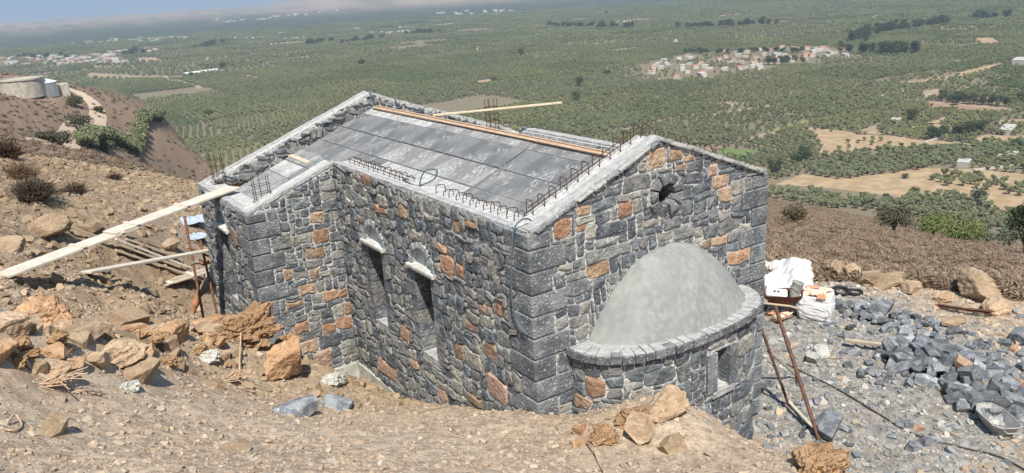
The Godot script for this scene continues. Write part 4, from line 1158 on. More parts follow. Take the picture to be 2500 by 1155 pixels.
func make_roof_things():
	var n := Vector3(-SLOPE, 1, 0).normalized()
	var ry := func(x): return roof_y(x) + 0.022
	var mb := MB.new()
	board("ridge_board", Vector3(1.955, 0.452, -8.12), Vector3(1.955, 0.452, -0.55), 0.055, 0.022, M.pink_wood, "long thin timber batten along the roof ridge, on the side of the lit slope", "ridge battens", n)
	board("ridge_board", Vector3(2.03, 0.472, -8.12), Vector3(2.03, 0.468, -0.62), 0.04, 0.02, M.pink_wood, "long thin timber batten on top of the roof ridge, behind the other batten", "ridge battens")
	board("loose_plank", Vector3(2.13, 0.470, -5.95), Vector3(4.32, 0.50, -4.95), 0.115, 0.028, M.new_wood, "pale new plank sticking out over the ridge towards the plain")
	board("short_board", Vector3(0.165, ry.call(0.165) + 0.012, -8.3), Vector3(0.165, ry.call(0.165) + 0.012, -7.3), 0.085, 0.02, M.new_wood, "short pale board lying on the dusty roof boards near the far gable", "", n)
	# hoses
	pole("electric_conduit", curve([Vector3(0.20, -0.20, -2.95), Vector3(0.22, 0.05, -2.96), Vector3(0.30, 0.22, -2.92), Vector3(0.42, 0.24, -2.80), Vector3(0.40, 0.10, -2.86), Vector3(0.24, 0.00, -3.05), Vector3(0.20, 0.02, -3.3), Vector3(0.22, 0.06, -3.5), Vector3(0.28, -0.15, -3.42)]), 0.011, M.hose, "blue grey plastic conduit looped above the nave wall between the stirrups", "conduit")
	pole("electric_conduit", curve([Vector3(0.22, -0.16, -0.16), Vector3(0.20, 0.04, -0.17), Vector3(0.08, 0.13, -0.18), Vector3(-0.06, 0.02, -0.20), Vector3(-0.10, -0.45, -0.24), Vector3(-0.10, -0.85, -0.27), Vector3(-0.075, -1.12, -0.20), Vector3(-0.055, -1.22, -0.05)]), 0.011, M.hose, "blue grey plastic conduit hanging over the corner of the nave wall", "conduit")
	# tangle of tying wire on the far aisle corner
	var r := RandomNumberGenerator.new(); r.seed = 9
	mb = MB.new()
	for k in 26:
		var pp := []
		for i in 5: pp.append(Vector3(r.randf_range(-0.28, 0.28), r.randf_range(0.0, 0.26), r.randf_range(-0.16, 0.16)))
		mb.tube(curve(pp, 4), 0.007, 4, false)
	single("wire_tangle", mb.mesh(), M.rebar, "rusty tangle of tying wire heaped on the far aisle corner", "wire", Vector3(-0.98, -0.80, -8.30))

func make_left_side():
	# ramp of planks up to the aisle wall
	var top := Vector3(-1.200, -0.431, -7.087)
	var wall := Vector3(-1.54, -0.535, -7.21)
	var foot := Vector3(-4.941, -0.837, -5.578)
	foot = on(foot.x, foot.z, 0.05)
	var d := (wall - foot).normalized()
	var s := d.cross(Vector3.UP).normalized()
	var up := s.cross(d)
	var ramp := thing("plank_ramp", "long ramp of whitewashed planks leading from the shale slope up to the aisle wall", "ramp", foot)
	var mid := foot.distance_to(wall) * 0.56
	for k in [-1, 1]:
		var mb := MB.new()
		mb.bar(s * k * 0.088, d * mid + s * k * 0.086, 0.168, 0.034, up)
		put("plank", mb.mesh(), M.pale_wood, ramp)
		mb = MB.new()
		mb.bar(d * (mid - 0.45) + s * k * 0.082 + up * 0.036, d * (foot.distance_to(wall) + 0.36) + s * k * 0.084 + up * 0.036, 0.16, 0.034, up)
		put("plank", mb.mesh(), M.pale_wood, ramp)
	for t in [[0.30, 0.012], [0.47, 0.012], [0.545, 0.05], [0.80, 0.05]]:
		var mb := MB.new()
		var c: Vector3 = d * foot.distance_to(wall) * t[0] + up * (t[1] + 0.012)
		mb.bar(c - s * 0.19, c + s * 0.19, 0.06, 0.022, up)
		put("cleat", mb.mesh(), M.pale_wood, ramp)
		mb = MB.new()
		mb.bar(c - s * 0.19 - up * 0.06, c + s * 0.19 - up * 0.06, 0.06, 0.022, up)
		put("cleat", mb.mesh(), M.old_wood, ramp)
	# a single plank further down
	var a := Vector3(-3.837, -1.422, -6.807)
	var b := Vector3(-1.515, -1.926, -8.750)
	board("ramp_plank", on(a.x, a.z, 0.06), b, 0.21, 0.04, M.pale_wood, "single whitewashed plank leaning from the rubble to the scaffold poles")
	# planks on the ground
	var g1 := Vector3(-3.703, -1.583, -10.584)
	var g2 := Vector3(-1.200, -3.489, -11.200)
	var e := (g2 - g1); e.y = 0.0
	var side := e.normalized().cross(Vector3.UP)
	var lens := [[0.0, 0.80, 0.00, 0.07, 0.05, "old_wood", "thin grey batten reaching furthest up the slope from the plank pile"], [0.30, 1.0, 0.10, 0.09, 0.10, "old_wood", "weathered plank in the pile below the ramp, furthest from the camera"], [0.34, 0.98, -0.05, 0.10, 0.13, "pale_wood", "weathered plank in the middle of the pile below the ramp"], [0.44, 0.84, -0.20, 0.12, 0.08, "old_wood", "weathered plank on the camera side of the pile below the ramp"], [0.40, 0.70, -0.32, 0.08, 0.05, "grey_wood", "short grey batten on the camera side of the plank pile"]]
	for l in lens:
		var p: Vector3 = g1 + e * l[0] + side * l[2]
		var q: Vector3 = g1 + e * l[1] + side * l[2]
		board("old_plank", on(p.x, p.z, l[4] + 0.10), on(q.x, q.z, l[4] + 0.14), l[3], 0.045, M[l[5]], l[6])
	# a wooden deck panel at the near end of the pile
	var pc := Vector3(-1.669, -3.294, -10.786)
	var deck := thing("timber_panel", "weathered boarded panel propped on the rubble beside the worker", "panel", on(pc.x, pc.z, 0.26), atan2(-e.z, e.x))
	for k in 3:
		var mb := MB.new()
		mb.box(Transform3D(Basis(), Vector3(0, 0, (k - 1) * 0.125)), Vector3(1.15, 0.03, 0.118), 0.005)
		put("slat", mb.mesh(), M.old_wood if k != 1 else M.grey_wood, deck)
	for x in [-0.42, 0.12]:
		var mb := MB.new()
		mb.box(Transform3D(Basis(), Vector3(x, 0.028, 0)), Vector3(0.09, 0.025, 0.46), 0.004)
		put("batten", mb.mesh(), M.pale_wood, deck)
	for x in [-0.5, 0.5]:
		for z in [-0.12, 0.12]:
			var mb := MB.new()
			mb.box(Transform3D(Basis(), Vector3(x, -0.17, z)), Vector3(0.06, 0.31, 0.06), 0.004)
			put("leg", mb.mesh(), M.old_wood, deck)
	# scaffold poles
	var f1 := Vector3(-1.815, -3.354, -8.980)
	var t1 := Vector3(-1.815, -1.220, -8.980)
	pole("scaffold_pole", PackedVector3Array([on(f1.x, f1.z, -0.05), t1]), 0.026, M.rust_pole, "rusty scaffold pole under the ramp, the one the worker grips", "pole", "scaffold poles by the aisle")
	var f2 := Vector3(-1.563, -3.104, -8.800)
	var t2 := Vector3(-1.645, -1.715, -8.800)
	pole("scaffold_pole", PackedVector3Array([on(f2.x, f2.z, -0.05), t2]), 0.024, M.rust_pole, "rusty scaffold pole standing against the far corner of the aisle", "pole", "scaffold poles by the aisle")
	var c1 := Vector3(-1.820, -1.847, -8.900)
	var c2 := Vector3(-1.501, -2.097, -8.850)
	pole("scaffold_pole", PackedVector3Array([c1, c2]), 0.022, M.rust_pole, "short rusty cross pole tied between the two scaffold poles", "pole", "scaffold poles by the aisle")
	make_person()
	# plastic sheeting and rubble beyond the corner
	var r := RandomNumberGenerator.new(); r.seed = 31
	var sp := Vector3(-0.687, -2.724, -14.157)
	var fn := FastNoiseLite.new(); fn.seed = 8; fn.frequency = 1.6
	var mb2 := cloth(1.0, 0.6, 0.18, fn, 0.05, 18)
	single("plastic_sheet", mb2.mesh(), M.sheet, "pale blue plastic sheeting crumpled behind the aisle corner, upper of the two sheets", "sheeting", on(sp.x, sp.z, 0.14))
	fn.seed = 18
	var sp2 := Vector3(-0.923, -2.830, -12.937)
	single("plastic_sheet", cloth(0.6, 0.45, 0.15, fn, 0.04, 14).mesh(), M.sheet, "pale grey torn sheeting beside the aisle corner, lower of the two sheets", "sheeting", on(sp2.x, sp2.z, 0.12))

func cloth(w: float, l: float, amp: float, fn: FastNoiseLite, drop: float, n: int) -> MB:   # a crumpled two-sided sheet with a little thickness
	var top := []
	for j in n + 1:
		var row := PackedVector3Array()
		for i in n + 1:
			var u := i / float(n) - 0.5; var v := j / float(n) - 0.5
			var e := maxf(absf(u), absf(v)) * 2.0
			var rr := 1.0 + 0.16 * fn.get_noise_2d(u * 4.0 + 20.0, v * 4.0)
			var y := amp * (0.55 * fn.get_noise_2d(u * 2.2, v * 2.2) + 0.6 * absf(fn.get_noise_2d(u * 5.0 + 9.0, v * 3.5))) * (1.15 - 0.9 * e * e) - drop * e * e
			row.append(Vector3(u * w * rr, y, v * l * rr))
		top.append(row)
	var mb := MB.new()
	var dn := Vector3(0, -0.006, 0)
	for j in n:
		for i in n:
			mb.quad(top[j][i], top[j + 1][i], top[j + 1][i + 1], top[j][i + 1])
			mb.quad(top[j][i] + dn, top[j][i + 1] + dn, top[j + 1][i + 1] + dn, top[j + 1][i] + dn)
	return mb

# ---------------------------------------------------------------- the worker
var bones := []

func body_distance(p: Vector3) -> float:
	var d := 10.0
	for b in bones:
		var a: Vector3 = b[0]; var q: Vector3 = b[1]
		var pa := p - a; var ba := q - a
		var h := clampf(pa.dot(ba) / ba.dot(ba), 0.0, 1.0)
		var e: float = (pa - ba * h).length() - lerpf(b[2], b[3], h)
		var k := 0.035
		var m := clampf(0.5 + 0.5 * (d - e) / k, 0.0, 1.0)
		d = lerpf(d, e, m) - k * m * (1.0 - m)
	return d

func body_color(p: Vector3) -> Color:
	var best := 10.0
	var c := Color.WHITE
	for b in bones:
		var a: Vector3 = b[0]; var q: Vector3 = b[1]
		var h := clampf((p - a).dot(q - a) / (q - a).dot(q - a), 0.0, 1.0)
		var e: float = (p - a - (q - a) * h).length() - lerpf(b[2], b[3], h)
		if e < best:
			best = e; c = b[4]
	return c

func nets(mb: MB, lo: Vector3, hi: Vector3, cell: float):   # surface nets of body_distance, with colours
	var nx := int((hi.x - lo.x) / cell) + 2; var ny := int((hi.y - lo.y) / cell) + 2; var nz := int((hi.z - lo.z) / cell) + 2
	var g := PackedFloat32Array(); g.resize(nx * ny * nz)
	for k in nz:
		for j in ny:
			for i in nx:
				g[(k * ny + j) * nx + i] = body_distance(lo + Vector3(i, j, k) * cell)
	var vid := {}
	for k in nz - 1:
		for j in ny - 1:
			for i in nx - 1:
				var s := Vector3.ZERO; var cnt := 0
				var corner := PackedFloat32Array()
				for q in 8: corner.append(g[((k + (q >> 2)) * ny + j + ((q >> 1) & 1)) * nx + i + (q & 1)])
				for e in [[0, 1], [2, 3], [4, 5], [6, 7], [0, 2], [1, 3], [4, 6], [5, 7], [0, 4], [1, 5], [2, 6], [3, 7]]:
					var a := corner[e[0]]; var b := corner[e[1]]
					if (a < 0.0) != (b < 0.0):
						var t := a / (a - b)
						var pa := Vector3(e[0] & 1, (e[0] >> 1) & 1, e[0] >> 2); var pb := Vector3(e[1] & 1, (e[1] >> 1) & 1, e[1] >> 2)
						s += pa.lerp(pb, t); cnt += 1
				if cnt: vid[(k * ny + j) * nx + i] = lo + (Vector3(i, j, k) + s / cnt) * cell
	var nrm := func(p: Vector3) -> Vector3:
		var h := 0.01
		return Vector3(body_distance(p + Vector3(h, 0, 0)) - body_distance(p - Vector3(h, 0, 0)), body_distance(p + Vector3(0, h, 0)) - body_distance(p - Vector3(0, h, 0)), body_distance(p + Vector3(0, 0, h)) - body_distance(p - Vector3(0, 0, h))).normalized()
	var nn := {}
	for key in vid: nn[key] = nrm.call(vid[key])
	var st := [1, nx, nx * ny]
	for k in range(1, nz - 1):
		for j in range(1, ny - 1):
			for i in range(1, nx - 1):
				var at := (k * ny + j) * nx + i
				for ax in 3:
					if (g[at] < 0.0) == (g[at + st[ax]] < 0.0): continue
					var u: int = st[(ax + 1) % 3]; var w: int = st[(ax + 2) % 3]
					var q := [at, at - u, at - u - w, at - w]
					if not (vid.has(q[0]) and vid.has(q[1]) and vid.has(q[2]) and vid.has(q[3])): continue
					mb.col = body_color((vid[q[0]] + vid[q[2]]) * 0.5)
					mb.smooth_tri(vid[q[0]], vid[q[1]], vid[q[2]], nn[q[0]], nn[q[1]], nn[q[2]])
					mb.smooth_tri(vid[q[0]], vid[q[2]], vid[q[3]], nn[q[0]], nn[q[2]], nn[q[3]])

func make_person():
	var skin := lin(0.42, 0.21, 0.125); var shorts := lin(0.27, 0.235, 0.19); var shirt := lin(0.42, 0.45, 0.50); var shoe := lin(0.10, 0.11, 0.125); var glove := lin(0.36, 0.33, 0.31); var cap := lin(0.06, 0.05, 0.045)
	var foot := Vector3(-2.048, -3.319, -9.140)
	foot.y = gy(foot.x, foot.z) + 0.06
	var knee := Vector3(-1.791, -2.844, -9.080)
	var hip := Vector3(-1.566, -2.651, -9.020)
	var hand := Vector3(-1.789, -2.166, -9.000)
	var elbow := Vector3(-1.585, -2.258, -9.060)
	var sh := hip + Vector3(0.30, 0.44, -0.02)
	var hip2 := hip + Vector3(0.10, 0.0, -0.16)
	var knee2 := hip2 + Vector3(0.14, -0.38, 0.10)
	var foot2 := Vector3(hip2.x + 0.12, 0.0, hip2.z - 0.10)
	foot2.y = gy(foot2.x, foot2.z) + 0.04
	var neck := sh + Vector3(0.02, 0.10, -0.06)
	var head := neck + Vector3(-0.04, 0.16, 0.0)
	var sh2 := sh + Vector3(0.08, 0.0, -0.30)
	bones = [
		[foot + Vector3(0.03, 0.02, 0.0), foot + Vector3(-0.15, 0.01, 0.05), 0.045, 0.04, shoe], [foot + Vector3(0.03, 0.02, 0.0), foot.lerp(knee, 0.16) + Vector3(0.02, 0.02, 0), 0.045, 0.04, shoe],
		[foot.lerp(knee, 0.18) + Vector3(0.02, 0.02, 0), foot.lerp(knee, 0.62), 0.042, 0.066, skin], [foot.lerp(knee, 0.62), knee, 0.066, 0.06, skin],
		[knee + (hip - knee) * 0.12, hip, 0.085, 0.115, shorts], [hip, hip2, 0.10, 0.10, shorts], [hip2, knee2, 0.10, 0.065, shorts],
		[knee2, foot2 + Vector3(0, 0.08, 0), 0.052, 0.036, skin], [foot2 + Vector3(0.02, 0.01, 0), foot2 + Vector3(-0.17, 0.0, 0.02), 0.045, 0.04, shoe],
		[(hip + hip2) * 0.5 + Vector3(0.03, 0.1, 0), (sh + sh2) * 0.5 - Vector3(0, 0.10, 0), 0.125, 0.15, shirt], [sh, sh2, 0.075, 0.075, shirt],
		[sh, sh.lerp(elbow, 0.45), 0.068, 0.056, shirt], [sh.lerp(elbow, 0.45), elbow, 0.048, 0.044, skin], [elbow, elbow.lerp(hand, 0.72), 0.044, 0.032, skin], [elbow.lerp(hand, 0.76), hand, 0.036, 0.04, glove],
		[sh2, sh2 + Vector3(0.05, -0.28, -0.06), 0.066, 0.05, shirt], [sh2 + Vector3(0.05, -0.28, -0.06), sh2 + Vector3(-0.10, -0.44, 0.0), 0.044, 0.032, skin], [sh2 + Vector3(-0.10, -0.44, 0.0), sh2 + Vector3(-0.16, -0.49, 0.02), 0.036, 0.03, glove],
		[neck - Vector3(0, 0.06, 0), head, 0.055, 0.055, skin], [head, head + Vector3(-0.03, 0.05, 0.01), 0.085, 0.09, skin], [head + Vector3(0.01, 0.10, -0.01), head + Vector3(0.03, 0.08, -0.02), 0.09, 0.09, cap], [head + Vector3(-0.10, 0.03, 0.01), head + Vector3(-0.125, 0.01, 0.012), 0.014, 0.016, skin],
		# five fingers closing on the pole
		[hand, hand + Vector3(-0.045, 0.035, 0.035), 0.014, 0.011, glove], [hand, hand + Vector3(-0.055, 0.012, 0.04), 0.014, 0.011, glove], [hand, hand + Vector3(-0.055, -0.012, 0.04), 0.014, 0.011, glove], [hand, hand + Vector3(-0.045, -0.034, 0.036), 0.013, 0.010, glove], [hand, hand + Vector3(-0.04, 0.03, -0.035), 0.014, 0.012, glove],
	]
	var lo := Vector3(1e9, 1e9, 1e9); var hi := -lo
	for b in bones:
		for e in [0, 1]:
			lo = lo.min(b[e]); hi = hi.max(b[e])
	lo -= Vector3.ONE * 0.19; hi += Vector3.ONE * 0.19
	var base := on(foot.x, foot.z)
	var mb := MB.new()
	mb.tinted = true
	nets(mb, lo, hi, 0.026)
	for i in mb.v.size(): mb.v[i] -= base
	var p := thing("person", "worker in grey shirt, brown shorts and work gloves, stepping past the scaffold pole", "person", base)
	put("body", mb.mesh(), M.skin, p)
	var band := MB.new()
	var w := elbow.lerp(hand, 0.12) - base
	var ax := (hand - elbow).normalized()
	band.tube(PackedVector3Array([w - ax * 0.03, w + ax * 0.03]), 0.05, 10)
	put("armband", band.mesh(), M.black, p)

# ---------------------------------------------------------------- right-hand platform

func lathe(mb: MB, prof: Array, n := 24, o := Vector3.ZERO):   # [radius, height] pairs from the bottom up, seen from outside
	for i in prof.size() - 1:
		var a: Array = prof[i]; var b: Array = prof[i + 1]
		for k in n:
			var t0 := TAU * k / n; var t1 := TAU * (k + 1) / n
			var p := func(q: Array, t: float) -> Vector3: return o + Vector3(cos(t) * q[0], q[1], sin(t) * q[0])
			mb.quad(p.call(a, t0), p.call(b, t0), p.call(b, t1), p.call(a, t1))

func torus(rad: float, tube_r: float) -> MB:
	var mb := MB.new()
	for i in 32:
		for k in 10:
			var P := func(a: float, b: float) -> Array:
				var c := Vector3(cos(a), 0, sin(a))
				var nn := c * cos(b) + Vector3(0, sin(b), 0)
				return [c * rad + Vector3(nn.x * tube_r * 0.8, nn.y * tube_r, nn.z * tube_r * 0.8), nn]
			var q00: Array = P.call(TAU * i / 32, TAU * k / 10); var q10: Array = P.call(TAU * (i + 1) / 32, TAU * k / 10); var q11: Array = P.call(TAU * (i + 1) / 32, TAU * (k + 1) / 10); var q01: Array = P.call(TAU * i / 32, TAU * (k + 1) / 10)
			mb.smooth_tri(q00[0], q10[0], q11[0], q00[1], q10[1], q11[1])
			mb.smooth_tri(q00[0], q11[0], q01[0], q00[1], q11[1], q01[1])
	return mb

func make_right_side():
	var r := RandomNumberGenerator.new(); r.seed = 77
	# props and poles beside the apse
	var a := Vector3(4.109, -3.776, 1.007)
	var b := Vector3(4.550, -2.198, -0.183)
	pole("steel_prop", PackedVector3Array([on(a.x, a.z, -0.02), b]), 0.030, M.pole, "long brown steel prop slanting up beside the apse, nearest the camera", "prop", "props beside the apse")
	var a2 := Vector3(4.585, -3.759, 0.111)
	var b2 := Vector3(4.200, -2.346, -0.195)
	pole("steel_prop", PackedVector3Array([on(a2.x, a2.z, 0.0), b2]), 0.022, M.pole, "thin red brown steel prop leaning close to the chapel corner", "prop", "props beside the apse")
	var c1 := Vector3(4.611, -3.760, 0.083)
	var c2 := Vector3(4.199, -3.762, 0.887)
	pole("wooden_pole", PackedVector3Array([on(c1.x, c1.z, 0.05), on(c2.x, c2.z, 0.05)]), 0.026, M.pale_wood, "whitewashed round pole lying between the feet of the two steel props", "pole")
	var e1 := Vector3(4.704, -3.062, -0.400)
	var e2 := Vector3(5.403, -3.764, -0.344)
	board("brace_board", e1, on(e2.x, e2.z, 0.04), 0.05, 0.04, M.grey_wood, "thin grey timber brace leaning behind the long steel prop")
	# black pipe across the platform
	var pts := []
	for q in [Vector3(5.715, -3.764, -1.134), Vector3(5.651, -3.765, -0.516), Vector3(5.526, -3.752, 0.340), Vector3(5.337, -3.734, 1.022), Vector3(5.149, -3.723, 1.770), Vector3(5.324, -3.723, 2.365), Vector3(5.478, -3.733, 2.771), Vector3(5.398, -3.739, 3.263)]:
		pts.append(on(q.x, q.z, 0.014))
	pole("water_pipe", curve(pts, 8), 0.014, M.black_hose, "thin black water pipe snaking across the stony platform", "pipe")
	# bundle of reinforcing bars
	var r1 := Vector3(9.593, -3.737, -0.408)
	var r2 := Vector3(9.889, -3.749, 0.460)
	var bun := thing("rebar_bundle", "bundle of rusty reinforcing bars lying on the earth beyond the stone heap", "bundle", on(r1.x, r1.z))
	for k in 9:
		var mb := MB.new()
		var off := Vector3(r.randf_range(-0.05, 0.05), 0.05 + 0.018 * (k / 3) + r.randf_range(0, 0.01), r.randf_range(-0.05, 0.05))
		var far := on(r2.x, r2.z, 0.03) - bun.position
		mb.tube(PackedVector3Array([off, far * 0.5 + off * 0.8 + Vector3(0, 0.02, 0), far * r.randf_range(0.92, 1.02) + off * 1.4]), 0.010, 5)
		put("bar", mb.mesh(), M.rust, bun)
	var t1 := Vector3(6.977, -3.758, -0.566)
	var t2 := Vector3(7.355, -3.755, 0.255)
	board("timber_beam", on(t1.x, t1.z, 0.13), on(t2.x, t2.z, 0.15), 0.085, 0.05, M.old_wood, "weathered squared timber lying across the small slate stones")
	make_tub()
	make_barrow()
	# two ring-shaped tyres
	for q in [[Vector3(8.999, -3.737, -2.034), 0.155, 0.036, Vector3(0.32, 0.3, 0.10), "black rubber ring tyre lying flat, leaning on the other one"], [Vector3(9.194, -3.730, -1.860), 0.145, 0.033, Vector3(0.0, 0.9, -0.06), "black rubber ring tyre lying flat on the earth, under the other one"]]:
		var o := single("tyre", torus(q[1], q[2]).mesh(), M.black, q[4], "tyre", on(q[0].x, q[0].z, 0.055 if q[3].x > 0.1 else 0.03), "tyres on the earth beside the bag")
		o.rotation = Vector3(q[3].x * 0.35, q[3].y, q[3].z)

func make_tub():
	var o := Vector3(6.178, -3.746, 2.387)
	var ax := Vector3(6.470, -3.751, 2.059) - Vector3(6.049, -3.746, 2.657)
	var t := thing("mortar_tub", "battered grey metal mortar tub lying on the stony ground beside the slate heap", "tub", on(o.x, o.z, 0.01), atan2(-ax.z, ax.x))
	var mb := MB.new()
	# outline of rim and base, long hexagon
	var rim := [Vector2(0.36, 0.10), Vector2(0.20, 0.19), Vector2(-0.22, 0.19), Vector2(-0.33, 0.13), Vector2(-0.33, -0.13), Vector2(-0.22, -0.19), Vector2(0.20, -0.19), Vector2(0.36, -0.10)]
	var n := rim.size()
	for i in n:
		var p: Vector2 = rim[i]; var q: Vector2 = rim[(i + 1) % n]
		var lo_p := Vector3(p.x * 0.62, 0.0, p.y * 0.62); var lo_q := Vector3(q.x * 0.62, 0.0, q.y * 0.62)
		var hp := Vector3(p.x, 0.17 + 0.05 * absf(p.x), p.y); var hq := Vector3(q.x, 0.17 + 0.05 * absf(q.x), q.y)
		mb.quad(lo_p, hp, hq, lo_q)
		mb.quad(lo_p * 0.96 + Vector3(0, 0.012, 0), lo_q * 0.96 + Vector3(0, 0.012, 0), hq * Vector3(0.965, 1, 0.95), hp * Vector3(0.965, 1, 0.95))
		mb.quad(hp, hp * Vector3(0.965, 1, 0.95), hq * Vector3(0.965, 1, 0.95), hq)
		mb.tri(lo_p, lo_q, Vector3.ZERO)
		mb.tri(lo_q * 0.96 + Vector3(0, 0.012, 0), lo_p * 0.96 + Vector3(0, 0.012, 0), Vector3(0, 0.012, 0))
	put("shell", mb.mesh(), M.tub, t)
	mb = MB.new()
	for i in n:
		var p: Vector2 = rim[i]; var q: Vector2 = rim[(i + 1) % n]
		mb.tube(PackedVector3Array([Vector3(p.x, 0.175 + 0.05 * absf(p.x), p.y), Vector3(q.x, 0.175 + 0.05 * absf(q.x), q.y)]), 0.009, 6)
	put("rim", mb.mesh(), M.tub, t)
	mb = MB.new()
	mb.tube(PackedVector3Array([Vector3(-0.33, 0.16, -0.09), Vector3(-0.40, 0.155, -0.085), Vector3(-0.40, 0.155, 0.085), Vector3(-0.33, 0.16, 0.09)]), 0.010, 6)
	put("handle", mb.mesh(), M.tub, t)
	mb = MB.new()
	lump(mb, 5, Vector3(0.10, 0.05, 0.08), 0.2)
	put("dried_mortar", mb.mesh(), M.white_lump, t, Vector3(0.13, 0.04, 0.02))

func make_barrow():
	var r := RandomNumberGenerator.new(); r.seed = 79
	var o := Vector3(7.292, -3.743, -2.159)
	var wb := thing("wheelbarrow", "rusty brown wheelbarrow loaded with buckets and a cement bag beside the chapel corner", "wheelbarrow", on(o.x, o.z), -0.92)
	var rim := [Vector2(-0.36, 0.20), Vector2(-0.36, -0.20), Vector2(0.20, -0.26), Vector2(0.38, -0.18), Vector2(0.38, 0.18), Vector2(0.20, 0.26)]
	rim.reverse()
	var mb := MB.new()
	var n := rim.size()
	for i in n:
		var p: Vector2 = rim[i]; var q: Vector2 = rim[(i + 1) % n]
		var lp := Vector3(p.x * 0.58 + 0.02, 0.27, p.y * 0.62); var lq := Vector3(q.x * 0.58 + 0.02, 0.27, q.y * 0.62)
		var hp := Vector3(p.x, 0.46 + 0.06 * p.x, p.y); var hq := Vector3(q.x, 0.46 + 0.06 * q.x, q.y)
		mb.quad_o(lp, lq, hq, hp, Vector3(0, 0.4, 0))
		mb.quad_o(lp * Vector3(0.97, 1.01, 0.97), hp * Vector3(0.97, 1, 0.97), hq * Vector3(0.97, 1, 0.97), lq * Vector3(0.97, 1.01, 0.97), Vector3(0, 3.0, 0))
		mb.tri(lp, lq, Vector3(0.02, 0.27, 0)); mb.tri(lq, lp, Vector3(0.02, 0.275, 0))
		mb.quad(hp, hp * Vector3(0.97, 1, 0.97), hq * Vector3(0.97, 1, 0.97), hq)
	put("tray", mb.mesh(), M.barrow, wb)
	for s in [-1, 1]:
		mb = MB.new()
		mb.tube(PackedVector3Array([Vector3(0.45, 0.14, s * 0.06), Vector3(0.15, 0.25, s * 0.16), Vector3(-0.62, 0.33, s * 0.25)]), 0.022, 8)
		put("handle", mb.mesh(), M.old_wood, wb)
		mb = MB.new()
		mb.tube(PackedVector3Array([Vector3(-0.20, 0.28, s * 0.19), Vector3(-0.30, 0.0, s * 0.20)]), 0.016, 6)
		put("leg", mb.mesh(), M.rust, wb)
	mb = torus(0.14, 0.035)
	var wh := put("wheel", mb.mesh(), M.black, wb, Vector3(0.50, 0.17, 0))
	wh.rotation.x = PI / 2
	# load: cement bag and nested buckets
	var bag := MB.new()
	var fn := FastNoiseLite.new(); fn.seed = 4; fn.frequency = 2.0
	bag.box(Transform3D(), Vector3(0.40, 0.11, 0.26), 0.045)
	var cb := single("cement_bag", bag.mesh(), M.bag, "white paper cement bag with dark printing lying in the wheelbarrow", "bag", wb.transform * Vector3(-0.10, 0.44, 0.02))
	cb.rotation = Vector3(0.16, -0.9, -0.06)
	for k in 2:
		var pr := MB.new()
		pr.box(Transform3D(Basis(), Vector3(-0.04 + 0.07 * k, 0.0555, 0.02)), Vector3(0.045, 0.004, 0.07), 0.001)
		put("print", pr.mesh(), M.print_black, cb)
	for k in 2:
		var bk := MB.new()
		lathe(bk, [[0.0, 0.0], [0.085, 0.0], [0.108, 0.20], [0.116, 0.20], [0.116, 0.215], [0.104, 0.215], [0.082, 0.012], [0.0, 0.012]], 28)
		var label: String = ["light grey plastic bucket, lower one of the two nested in the wheelbarrow", "light grey plastic bucket, upper one of the two nested in the wheelbarrow"][k]
		var bo := thing("bucket", label, "bucket", wb.transform * Vector3(0.22 + 0.01 * k, 0.37 + 0.115 * k, 0.02), 0.4 * k, "buckets in the wheelbarrow")
		bo.rotation = Vector3(0.12 + 0.16 * k, 0.4, -0.14 + 0.05 * k)
		put("shell", bk.mesh(), M.bucket, bo)
		var hd := MB.new()
		var hp := PackedVector3Array()
		for i in 13: hp.append(Vector3(0.12 * cos(PI * i / 12.0), 0.19 - 0.06 * sin(PI * i / 12.0), 0.12 * sin(PI * i / 12.0)))
		hd.tube(hp, 0.0035, 5)
		put("handle", hd.mesh(), M.rebar, bo)
	# the big bag
	var p := Vector3(7.765, -3.748, -1.742)
	var bb := thing("bulk_bag", "white woven bulk bag full of sacking, standing behind the wheelbarrow", "bag", on(p.x, p.z), 0.5)
	var body := MB.new()
	var rows := []
	var nb := 28
	fn.frequency = 1.2
	for j in 15:
		var v := j / 14.0
		var row := []
		for k in nb:
			var t := TAU * k / nb
			var sq := 0.30 / pow(pow(absf(cos(t)), 5.0) + pow(absf(sin(t)), 5.0), 0.2)
			var bulge := 1.0 + 0.10 * sin(PI * v) + 0.09 * fn.get_noise_3d(cos(t) * 1.6, v * 2.6, sin(t) * 1.6) + 0.05 * absf(fn.get_noise_2d(t * 2.4, v * 7.0))
			row.append(Vector3(cos(t) * sq * bulge, v * 0.45 + 0.02 * fn.get_noise_2d(t * 1.5, 3.0) * v, sin(t) * sq * bulge))
		rows.append(row)
	for j in 14:
		for k in nb:
			var l := (k + 1) % nb
			body.quad(rows[j][k], rows[j + 1][k], rows[j + 1][l], rows[j][l])
	for k in nb:
		var l := (k + 1) % nb
		body.tri(rows[14][k], Vector3(0, 0.39, 0), rows[14][l])
	put("body", body.mesh(), M.bag, bb)
	for k in 4:
		var st := MB.new()
		var t := PI / 4 + PI / 2 * k
		var c := Vector3(cos(t), 0, sin(t)) * 0.36
		st.bar(c + Vector3(0, 0.46, 0), c * 1.16 + Vector3(0, 0.18, 0), 0.05, 0.005, c)
		put("strap", st.mesh(), M.strap if k % 2 == 0 else M.bag, bb)
